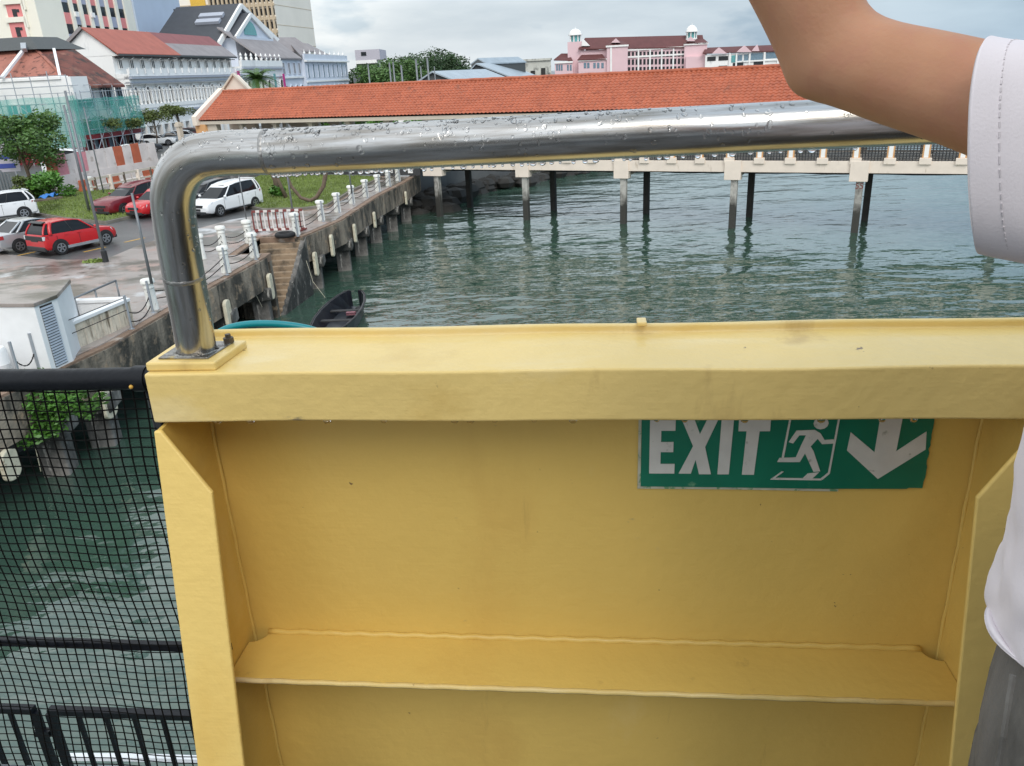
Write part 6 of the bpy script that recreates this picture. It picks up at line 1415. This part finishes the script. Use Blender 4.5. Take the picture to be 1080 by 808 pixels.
# lamp and flag poles behind the roof
for px, top, r, lab in ((388, 68, .10, 'grey pole right of the sheet fence'), (410.5, 66, .11, 'left of a close pair of grey poles before the grove'), (414.5, 65.5, .11, 'right of a close pair of grey poles before the grove'), (423, 69, .13, 'short thick pole before the bright tree'), (438.5, 62.5, .13, 'tall pale pole before the dark tree'), (443.5, 70, .10, 'short pole between the two tall pale poles'), (450.5, 61, .13, 'tall pale pole left of the near warehouse'), (458, 70, .07, 'thin pole at the near warehouse peak')):
    p = aty(px, top, 120); t = thing('mast', lab, 'pole', (p.x, 120, ZL), 0, 'poles behind the shelter'); mb = MB(); mb.tube([(p.x, 120, ZL), (p.x, 120, p.z)], [r*1.3, r], 7); mb.build('shaft', M['grey_pole'], t, smooth=True)
def warehouse(lab, px_l, px_a, px_r, ya, ye, Y, pxr2, yr2, monitor=False):
    t = thing('warehouse', lab, 'warehouse', (aty(px_a, 80, Y).x, Y, ZL))
    A = aty(px_l, ye, Y); P = aty(px_a, ya, Y); B = aty(px_r, ye, Y); B.z = A.z
    E_ = aty(pxr2, yr2, Y+22); dv = E_-P; dv.z = 0
    mb = MB(); mb.prism([(A.x, Y, ZL), (B.x, Y, ZL), B-Vector((0, 0, .1)), P-Vector((0, 0, .1)), A-Vector((0, 0, .1))], dv); mb.build('wall', M['darkgrey'], t)
    for Q in (A, B):
        e = (Q-P)*.06; mb = MB(); mb.prism([P-dv*.03, Q+e-dv*.03, Q+e+dv, P+dv], (0, 0, .25)); mb.build('roof', M['tinroof'], t)
        mb = MB()
        for k in range(12): f = (k+.5)/12; a = P.lerp(Q+e, f)+Vector((0, 0, .28)); mb.bar(a-dv*.03, a+dv, .08, .05)
    return t
warehouse('low warehouse with dark gable and grey tin roof before the grove', 439, 457.5, 484, 76.5, 89, 150, 512, 76)
warehouse('higher warehouse with grey tin roof behind the low one', 488, 503, 538, 68, 84, 175, 532, 67.5)
t = thing('roof_monitor_house', 'small raised tin roof above the higher warehouse', 'building', (aty(505, 70, 185).x, 185, ZL))
A = aty(497, 68, 184); P = aty(504, 62.5, 184); B = aty(512, 68, 184); B.z = A.z; dv = Vector((9, 10, 0))
mb = MB(); mb.prism([(A.x, 184, ZL), (B.x, 184, ZL), B, P, A], dv); mb.build('wall', M['darkgrey'], t)
for Q in (A, B): mb = MB(); mb.prism([P, Q+(Q-P)*.15, Q+(Q-P)*.15+dv, P+dv], (0, 0, .25)); mb.build('roof', M['tinroof'], t)
t = thing('derelict_building', 'mouldy white derelict block left of the pink building', 'building', (aty(550, 70, 270).x, 270, ZL))
a = aty(524, 63, 270); b_ = aty(581, 63, 270); mb = MB(); mb.bx(a.x, b_.x, 270, 290, ZL, a.z-.6); mb.build('wall', M['ruin'], t)
mb = MB(); mb.bx(a.x-.3, b_.x+.3, 269.5, 290.3, a.z-.9, a.z-.3); mb.build('cornice', M['ruin'], t)
for i, px in enumerate((535, 546, 562, 573)):
    c = aty(px, 76, 269.9); mb = MB(); mb.bx(c.x-.7, c.x+.7, 269.85, 270, c.z-1.6, c.z+.4+(.8 if i % 2 else 0)); mb.build('window', M['dark_inside'], t)
p = aty(556, 82, 200); tree('grove_tree', 'small tree before the derelict block', (p.x, p.y, ZL), 6, 2.5, M['leaf1'], 900, .25, 8, .2, .7, .7, 'trees behind the shelter', seed=9)
# ---- pink building across the water
YP = 350
t = thing('pink_building', 'long pink building with dark red roofs and two white cupolas', 'building', (aty(665, 70, YP).x, YP, ZL))
PKa = aty(574, 60, YP+6); PKb = aty(760, 60, YP-8)
dv = (PKb-PKa); dv.z = 0; PF = Fr((PKa.x, PKa.y, 0), dv, Vector((-dv.y, dv.x, 0)))
def pf(px, py, d=0): p = atp(px, py, PF.o+PF.y*d, PF.y); return (p-PF.o).dot(PF.x), p.z
def pbox2(name, m_, x0, x1, ytop, ybot=None, d0=0, d1=14, parent=None, ym=None):
    a0, z1 = pf(x0, ytop, d0); a1, _ = pf(x1, ytop, d0); z0 = pf(x0, ybot, d0)[1] if ybot else ZL-2
    return part(PF, parent or t, name, m_, [(a0, a1, d0, d1, z0, z1)])
pbox2('wall', 'palepink', 661, 741, 52.5, None, 0, 16); pbox2('bay', 'palepink', 640, 662, 48.5, None, -3, 16); pbox2('bay', 'palepink', 722, 746, 46.5, None, -2, 16); pbox2('bay', 'palepink', 723.5, 744, 60, None, -4, 0)
pbox2('wing', 'palepink', 610, 641, 63.5, None, -2, 14); pbox2('wall', 'palepink', 612, 661, 53.5, None, .5, 15); pbox2('wing', 'palepink', 585, 604, 66, None, -1, 14); pbox2('tower', 'palepink', 598.5, 614.5, 44.5, None, 1, 9)
def proof(name, pts, m_='darkred', th=.4):
    mb = MB(); mb.prism([Vector(p) for p in pts], (0, 0, th)); return mb.build(name, M[m_], t)
def pv(px, py, d): a, z = pf(px, py, d); return PF(a, d, z)
e0 = pv(650, 52.5, -.6); e1 = pv(743, 50.5, -.6); r0 = pv(620, 41.2, 8); r1 = pv(741, 38, 8)
proof('roof', [pv(610, 52.5, -.6), e1, r1, pv(617, 41, 8)])
proof('roof', [pv(609, 64, -2.6), pv(639, 63, -2.6), pv(629, 50, 6), pv(621, 50, 6)]); proof('roof', [pv(584, 64, 2), pv(604, 64.5, -1.5), pv(600, 57.5, 4), pv(592, 57.5, 4)])
proof('roof', [pv(639, 48.8, -3.4), pv(664, 48.2, -3.4), pv(656, 44, 3), pv(646, 44.5, 3)]); proof('roof', [pv(721, 46.8, -2.5), pv(747, 46, -2.5), pv(742, 42, 4), pv(726, 42.5, 4)])
def ptri(x0, xa, x1, ya, ye, d, m_='palepink', parent=None):
    mb = MB(); mb.prism([pv(x0, ye, d), pv(x1, ye, d), pv(xa, ya, d)], PF.y*3); return mb.build('gable', M[m_], parent or t)
ptri(644.5, 649.5, 654, 40.5, 45, -3.2); ptri(724, 728.5, 733.5, 38, 43.5, -2.3); ptri(613, 614.5, 622, 41, 48.5, 0, 'colwhite')
for x0, x1, y_, d in ((661, 741, 52.6, -.3), (661, 741, 60.0, -.2), (639, 663, 48.8, -3.3), (610, 641, 63.6, -2.3), (721, 747, 46.7, -2.3), (585, 604, 66, -1.3)):
    a0, z = pf(x0, y_, d); a1, z2 = pf(x1, y_, d); part(PF, t, 'cornice', 'colwhite', [(a0, a1, d-.2, d+.3, z-.45, z+.2)])
for i in range(15):
    px = 663.5+4.05*i
    if px > 723: break
    for y_ in (57.5, 65.3, 73.5):
        a, z = pf(px, y_-(px-663)*.018, 0); part(PF, t, 'window', 'glass', [(a-.46, a+.46, -.1, 0, z-1.15, z+.95)])
for i in range(6): a, z = pf(661+i*12.3, 60, -.2); part(PF, t, 'pilaster', 'colwhite', [(a-.3, a+.3, -.45, 0, ZL, pf(661, 53, 0)[1])])
for px in (587.5, 590, 592.5, 599, 602): a, z = pf(px, 71, -1); part(PF, t, 'window', 'glass_blue', [(a-.35, a+.35, -1.1, -1, z-1.3, z+1.0)])
for px in (617, 620.5, 627, 631, 635.5): a, z = pf(px, 69, -2); part(PF, t, 'window', 'glass_blue', [(a-.5, a+.5, -2.1, -2, z-1.1, z+1.0)])
for px in (619, 632, 655): a, z = pf(px, 79, -3.1); mb = MB(); mb.prism([PF(a+2.2*math.cos(math.pi*i/8), -3.2, z-1+1.8*math.sin(math.pi*i/8)) for i in range(9)], PF.y*.2); mb.build('arch_opening', M['dark_inside'], t)
a, z = pf(644.5, 62, -3); part(PF, t, 'pilaster', 'colwhite', [(a-.35, a+.35, -3.3, -3, ZL, z+5)])
def cupola(px, ytop, ycap, ybase, w):
    a, zt = pf(px, ytop, 4); _, zc = pf(px, ycap, 4); _, zb_ = pf(px, ybase, 4); c = PF(a, 5, 0)
    k = thing  # part of the pink building
    wpx = abs(pf(px+w/2, ycap, 4)[0]-pf(px-w/2, ycap, 4)[0])/2
    mb = MB(); mb.lathe([(wpx*.75, zb_), (wpx*.75, zc)], 8, (c.x, c.y, 0)); o = mb.build('cupola', M['glass_teal'], t)
    mb = MB()
    for i in range(8): q = 2*math.pi*i/8+.39; mb.tube([(c.x+math.cos(q)*wpx*.8, c.y+math.sin(q)*wpx*.8, zb_), (c.x+math.cos(q)*wpx*.8, c.y+math.sin(q)*wpx*.8, zc)], .22, 6)
    mb.lathe([(wpx*.95, zb_-.3), (wpx*.95, zb_+.3)], 12, (c.x, c.y, 0)); mb.build('cupola_frame', M['colwhite'], o)
    mb = MB(); hd_ = (zt-zc)*.8; mb.lathe([(wpx*1.08, zc-.1), (wpx*1.08, zc+.25)]+[(wpx*.92*math.cos(math.pi/2*i/6)+.02, zc+.25+hd_*math.sin(math.pi/2*i/6)) for i in range(7)]+[(.15, zt), (.02, zt+.6)], 16, (c.x, c.y, 0)); mb.build('dome', M['colwhite'], o, smooth=True, angle=40)
cupola(606.5, 29.5, 37, 45.5, 14); cupola(730, 25.5, 33.5, 41, 13)
# low pink shops
t = thing('pink_shop_row', 'row of low pink gabled shops with dark red roofs beside the raised arm', 'building', (aty(790, 70, YP-12).x, YP-12, ZL))
pbox2('wall', 'colwhite', 744, 850, 58, None, -6, 8, t)
a0, z0 = pf(742, 56, -6.5); 
mb = MB(); mb.prism([pv(741, 57, -6.6), pv(852, 53.5, -6.6), pv(852, 47, 0), pv(744, 51.5, 0)], (0, 0, .4)); mb.build('roof', M['darkred'], t)
for x0, xa, x1, ya, ye in ((751, 758.5, 767, 50, 56.5), (777, 785.5, 793, 48, 55), (793, 799, 801, 47.2, 54)): ptri(x0, xa, x1, ya, ye, -7.2, 'palepink', t)
for i, (x0, x1, y0, y1, m_) in enumerate(((746, 755, 60, 64.5, 'glass'), (758, 768, 59.5, 64, 'glass'), (771.5, 776, 58.5, 66, 'glass_teal'), (778, 783, 58, 64.5, 'glass_blue'), (785, 789.5, 57.5, 64, 'glass_blue'), (792, 805, 56.5, 63.5, 'glass_blue'), (808, 820, 55.5, 62, 'glass_blue'), (758, 767, 69.5, 72.5, 'glass'), (773, 784, 66.5, 72, 'glass'), (795, 805, 65, 71, 'glass'), (822, 834, 55, 61, 'glass_blue'))):
    a0, z1 = pf(x0, y0, -6.1); a1, _ = pf(x1, y0, -6.1); z0 = pf(x0, y1, -6.1)[1]; part(PF, t, 'window', m_, [(a0, a1, -6.15, -5.95, z0, z1)])
for px in (770, 777, 791, 806.5, 821, 836): a, z = pf(px, 55, -6.2); part(PF, t, 'pilaster', 'colwhite', [(a-.3, a+.3, -6.6, -6, ZL, z)])
a0, z = pf(777, 65.3, -6.3); a1, _ = pf(850, 62, -6.3); part(PF, t, 'band', 'colwhite', [(a0, a1, -6.5, -6, z-.2, z+.3)])
# distant ship on the horizon
c = aty(1079, 44, 1500); t = thing('ship', 'distant white ship on the horizon at the right edge', 'ship', (c.x, c.y, 0))
mb = MB(); mb.prism([(c.x-12, c.y, 0), (c.x+70, c.y, 0), (c.x+74, c.y, 6), (c.x-15, c.y, 6)], (0, 14, 0)); mb.build('hull', M['darkgrey'], t)
mb = MB(); mb.bx(c.x-5, c.x+60, c.y+2, c.y+12, 6, 18); mb.build('superstructure', M['white'], t)
# ================================================================== PERSON at the right, left arm raised
PY = .52
def pq(px, py, Y=PY): return aty(px, py, Y)
person = thing('person', 'person in a white t-shirt and grey jeans raising a bare arm beside the bulwark', 'person', (.68, .60, H+ZD))
elb = pq(878, 60, .67); shd = pq(1190, 152, .52); fore = pq(816, -70, .69); wri = pq(752, -190, .69)
shd_r = Vector((shd.x+.40, shd.y+.02, shd.z-.03)); cxm = (shd.x+shd_r.x)/2; zf = H+ZD
pel = Vector((cxm, PY+.01, zf+.93)); chest = Vector((cxm, PY+.0, shd.z-.10)); neck = Vector((cxm, PY, shd.z+.05)); headb = Vector((cxm, PY+.02, shd.z+.14)); headt = Vector((cxm, PY+.02, shd.z+.27))
def skin(name, pts, edges, radii, material, parent, root, sub=2, smooth=True):
    me = bpy.data.meshes.new(name); iv = ROOT[person].inverted()
    me.from_pydata([tuple(iv @ Vector(p)) for p in pts], edges, []); me.update(); o = bpy.data.objects.new(name, me); COL.objects.link(o)
    sk = o.modifiers.new('skin', 'SKIN'); sk.use_smooth_shade = True
    for i, r in enumerate(radii):
        rr_ = r if isinstance(r, tuple) else (r, r); me.skin_vertices[0].data[i].radius = rr_; me.skin_vertices[0].data[i].use_root = (i == root)
    ss_ = o.modifiers.new('sub', 'SUBSURF'); ss_.levels = ss_.render_levels = sub
    dg = bpy.context.evaluated_depsgraph_get(); m2 = bpy.data.meshes.new_from_object(o.evaluated_get(dg)); bpy.data.objects.remove(o)
    for p in m2.polygons: p.use_smooth = True
    m2.materials.clear(); m2.materials.append(material); o2 = bpy.data.objects.new(name, m2); COL.objects.link(o2); o2.parent = parent; return o2
hipL = pel+Vector((-.09, 0, -.05)); hipR = pel+Vector((.09, 0, -.05)); knL = Vector((hipL.x-.02, PY+.02, zf+.50)); knR = Vector((hipR.x+.02, PY+.02, zf+.50)); anL = Vector((knL.x, PY-.02, zf+.09)); anR = Vector((knR.x, PY-.02, zf+.09)); toL = anL+Vector((-.02, .16, -.05)); toR = anR+Vector((.02, .16, -.05))
elR = shd_r+Vector((.06, .02, -.29)); wrR = elR+Vector((.0, .10, -.25)); hdR = wrR+Vector((-.01, .04, -.08))
u1 = shd.lerp(elb, .30); u2 = shd.lerp(elb, .70); f1 = elb.lerp(fore, .45)
hand = wri+(wri-fore).normalized()*.075
pts = [pel, Vector((cxm, PY, zf+1.15)), chest, neck, headb, headt, shd, u1, u2, elb, f1, fore, wri, hand, shd_r, elR, wrR, hdR, hipL, knL, anL, toL, hipR, knR, anR, toR]
edges = [(0, 1), (1, 2), (2, 3), (3, 4), (4, 5), (2, 6), (6, 7), (7, 8), (8, 9), (9, 10), (10, 11), (11, 12), (12, 13), (2, 14), (14, 15), (15, 16), (16, 17), (0, 18), (18, 19), (19, 20), (20, 21), (0, 22), (22, 23), (23, 24), (24, 25)]
rad = [(.15, .11), (.13, .10), (.14, .10), .055, .075, .078, .050, .0425, .0395, .0385, .044, .041, .027, (.038, .02), .055, .042, .028, (.036, .02), .085, .058, .04, .035, .085, .058, .04, .035]
bodyo = skin('body', pts, edges, rad, M['skin'], person, 0)
ivp = ROOT[person].inverted()
def bulge(px, py, Y, frm, amt, sg_):
    c = ivp @ pq(px, py, Y); d = (c-(ivp @ frm)).normalized()
    for v in bodyo.data.vertices:
        r_ = (v.co-c).length
        if r_ < sg_*3: v.co += d*amt*math.exp(-(r_/sg_)**2)
bodyo.modifiers.clear()
sbm = bmesh.new(); sbm.from_mesh(bodyo.data); ce = ivp @ elb
near_ = [e for e in sbm.edges if (e.verts[0].co-ce).length < .16]
bmesh.ops.subdivide_edges(sbm, edges=near_, cuts=2, use_grid_fill=True, smooth=.4); sbm.to_mesh(bodyo.data); sbm.free()
for p in bodyo.data.polygons: p.use_smooth = True
bulge(849, 86, .67, elb, .008, .022); bulge(985, 170, .60, u2, -.003, .05); bulge(925, 6, .68, elb, -.006, .018); bulge(800, 20, .68, f1, -.004, .04)
# the raised arm is modelled over the same skeleton with a rounder elbow
def armring(c, ax, rx, ry, n=28, up_=Vector((0, 1, 0))):
    ax = ax.normalized(); a = (up_-ax*ax.dot(up_)).normalized(); b_ = ax.cross(a); return [c+a*math.cos(2*math.pi*k/n)*ry+b_*math.sin(2*math.pi*k/n)*rx for k in range(n)]
# fingers of the raised hand
fdir = (wri-fore).normalized(); sidev = Vector((0, 1, 0)); nv = fdir.cross(sidev).normalized()
mbh = []
for k, (off, ln) in enumerate(((-.028, .062), (-.009, .072), (.010, .068), (.027, .052))):
    b0 = hand+sidev*off; p1 = b0+fdir*ln*.45+nv*.004; p2 = p1+fdir*ln*.35-nv*.008; p3 = p2+fdir*ln*.25-nv*.014
    skin('finger', [hand+sidev*off*.7-fdir*.02, b0, p1, p2, p3], [(0, 1), (1, 2), (2, 3), (3, 4)], [.009, .0092, .0085, .0078, .0065], M['skin'], person, 0, 1)
skin('thumb', [wri+fdir*.02-sidev*.018, wri+fdir*.045-sidev*.045-nv*.01, wri+fdir*.072-sidev*.058-nv*.02, wri+fdir*.09-sidev*.06-nv*.026], [(0, 1), (1, 2), (2, 3)], [.012, .0105, .0095, .008], M['skin'], person, 0, 1)
# head details
hc = headb.lerp(headt, .55)
mb = MB(); mb.ball(hc+Vector((0, -.012, .03)), .098, 16, 12, (.92, 1.05, 1.05)); mb.build('hair', M['hair'], person, smooth=True)
mb = MB(); mb.ball(hc+Vector((0, .085, -.03)), .016, 8, 6, (.8, 1.2, 1.4)); mb.build('nose', M['skin'], person, smooth=True)
for sg_ in (-1, 1):
    mb = MB(); mb.ball(hc+Vector((sg_*.031, .074, .0)), .011, 8, 6, (1.2, .7, .7)); mb.build('eye', M['white'], person, smooth=True)
    mb = MB(); mb.ball(hc+Vector((sg_*.082, .0, -.02)), .028, 8, 6, (.35, .8, 1.2)); mb.build('ear', M['skin'], person, smooth=True)
mb = MB(); mb.ball(hc+Vector((0, .078, -.065)), .02, 8, 6, (1.2, .5, .35)); mb.build('mouth', M['pink'], person, smooth=True)
# t-shirt: torso loft and a loose left sleeve
def ell(c, rx, ry, n=40, wob=0, ph=0): return [c+Vector((math.cos(2*math.pi*k/n)*rx*(1+wob*math.sin(5*2*math.pi*k/n+ph)), math.sin(2*math.pi*k/n)*ry*(1+wob*math.sin(4*2*math.pi*k/n+ph)), 0)) for k in range(n)]
hemz = pq(1046, 692, PY).z; xl = pq(1060, 640, PY).x
wb = cxm-xl
rows = [(hemz+.004, wb*.95, .135, .012), (hemz, wb*.96, .14, .012), (hemz+.03, wb*.965, .142, .012), (hemz+.12, wb*.96, .138, .012), (hemz+.22, wb*.95, .132, .010), (hemz+.32, wb*.94, .130, .008), (shd.z-.11, wb*.95, .13, .006), (shd.z-.03, wb*1.10, .118, .004), (shd.z+.02, wb*1.12, .10, 0), (shd.z+.055, wb*.80, .085, 0), (shd.z+.075, wb*.36, .072, 0)]
mb = MB(); mb.loft([ell(Vector((cxm, PY, z)), rx, ry, 48, wbb, i*.55) for i, (z, rx, ry, wbb) in enumerate(rows)], cap=False)
tor = mb.build('t_shirt', M['shirt'], person, smooth=True, sub=1)
ctx_ = bpy.data.textures.new('cloth_folds', 'CLOUDS'); ctx_.noise_scale = .09; ctx_.noise_depth = 2
def folds(o, st_, lv):
    sb_ = o.modifiers.new('sub2', 'SUBSURF'); sb_.levels = sb_.render_levels = lv
    dm = o.modifiers.new('folds', 'DISPLACE'); dm.texture = ctx_; dm.strength = st_; dm.mid_level = .5
folds(tor, .024, 2)
sol = tor.modifiers.new('sol', 'SOLIDIFY'); sol.thickness = .002; sol.offset = 0
# sleeve rings from hem to shoulder: (pixel of the top, pixel of the bottom, depth radius)
SR = [((1028, 43), (1030, 259), .065), ((1040, 45), (1046, 263), .066), ((1062, 47), (1072, 267), .067), ((1090, 50), (1105, 276), .069), ((1130, 56), (1150, 300), .075), ((1185, 68), (1215, 340), .085), ((1250, 85), (1290, 380), .09)]
rings = []
for i, (a, b_, dr_) in enumerate(SR):
    T_ = pq(a[0]+15, a[1]); B_ = pq(b_[0]+13, b_[1]); c = T_.lerp(B_, .5); v = (T_-B_)/2; n = 40; ring = []
    for k in range(n):
        an = 2*math.pi*k/n; bul = 1+.02*math.sin(3*an+i*.8)*(i > 1)
        ca, sa = math.cos(an), math.sin(an); ca = math.copysign(abs(ca)**.82, ca); sa = math.copysign(abs(sa)**.70, sa)
        ring.append(c+v*ca+Vector((.640, .768, 0))*sa*dr_*bul*(1-.10*max(0, ca)))
    rings.append(ring)
mb = MB(); mb.loft(rings, cap=False); slv = mb.build('sleeve', M['shirt'], tor, smooth=True, sub=1)
folds(slv, .0035, 2)
sol = slv.modifiers.new('sol', 'SOLIDIFY'); sol.thickness = .0025; sol.offset = 1
rr2 = []
for f, r_ in ((-.12, .070), (.05, .082), (.25, .082), (.5, .080), (.72, .078)):
    rr2.append(armring(shd_r.lerp(elR, f), elR-shd_r, r_, r_*.95, 24))
mb = MB(); mb.loft(rr2, cap=False); s2_ = mb.build('sleeve', M['shirt'], tor, smooth=True, sub=1); so2 = s2_.modifiers.new('sol', 'SOLIDIFY'); so2.thickness = .0025
# stitched hem line
mb = MB(); base = rings[2]; nxt = rings[1]
for k in range(40):
    for h_ in (0, .5):
        p = (base[k].lerp(nxt[k], .25)); q = (base[(k+1) % 40].lerp(nxt[(k+1) % 40], .25)); c = rings[2][0].lerp(rings[2][20], .5)
        a = p.lerp(q, h_+.06); b_ = p.lerp(q, h_+.36); o_ = (a-c).normalized()*.0032; mb.tube([a+o_*.82, b_+o_*.82], .00055, 5)
mb.build('stitching', mat('thread', (.56, .515, .53), .8), slv)
# jeans
mb = MB()
jr = wb*.93
top = [(pel.z+.16, jr*.93, .118), (pel.z+.03, jr*1.0, .125), (pel.z-.06, jr*.96, .13)]
mb.loft([ell(Vector((cxm, PY, z)), a, b_, 36) for z, a, b_ in top], cap=False)
for sg_, kn, an in ((-1, knL, anL), (1, knR, anR)):
    c0 = Vector((cxm+sg_*jr*.5, PY, pel.z-.055)); mb.loft([ell(c0+Vector((-sg_*jr*.1, 0, .07)), jr*.36, .09, 24), ell(c0+Vector((0, 0, -.01)), jr*.47, .122, 24), ell(c0+Vector((-sg_*.012, .0, -.12)), jr*.42, .112, 24), ell(c0+Vector((-sg_*.014, .0, -.22)), jr*.40, .105, 24), ell(kn+Vector((0, 0, .12)), .085, .09, 24), ell(kn, .078, .08, 24, .02), ell(kn+Vector((0, 0, -.2)), .075, .075, 24, .03), ell(an+Vector((0, 0, .0)), .07, .075, 24, .03)], cap=False)
jn = mb.build('jeans', M['jeans'], person, smooth=True, sub=1)
a = pq(1062, 738, PY-.1); 
mb = MB(); mb.tube([pq(1068, 712, PY-.105), pq(1063, 742, PY-.112), pq(1058, 776, PY-.118), pq(1052, 812, PY-.12)], .0022, 6); mb.build('side_seam', M['jeans'], jn)
for sg_, an in ((-1, anL), (1, anR)):
    mb = MB(); mb.ball(an+Vector((sg_*.01, .07, -.05)), .06, 14, 8, (.8, 2.1, .62)); mb.build('shoe', M['trim'], person, smooth=True)
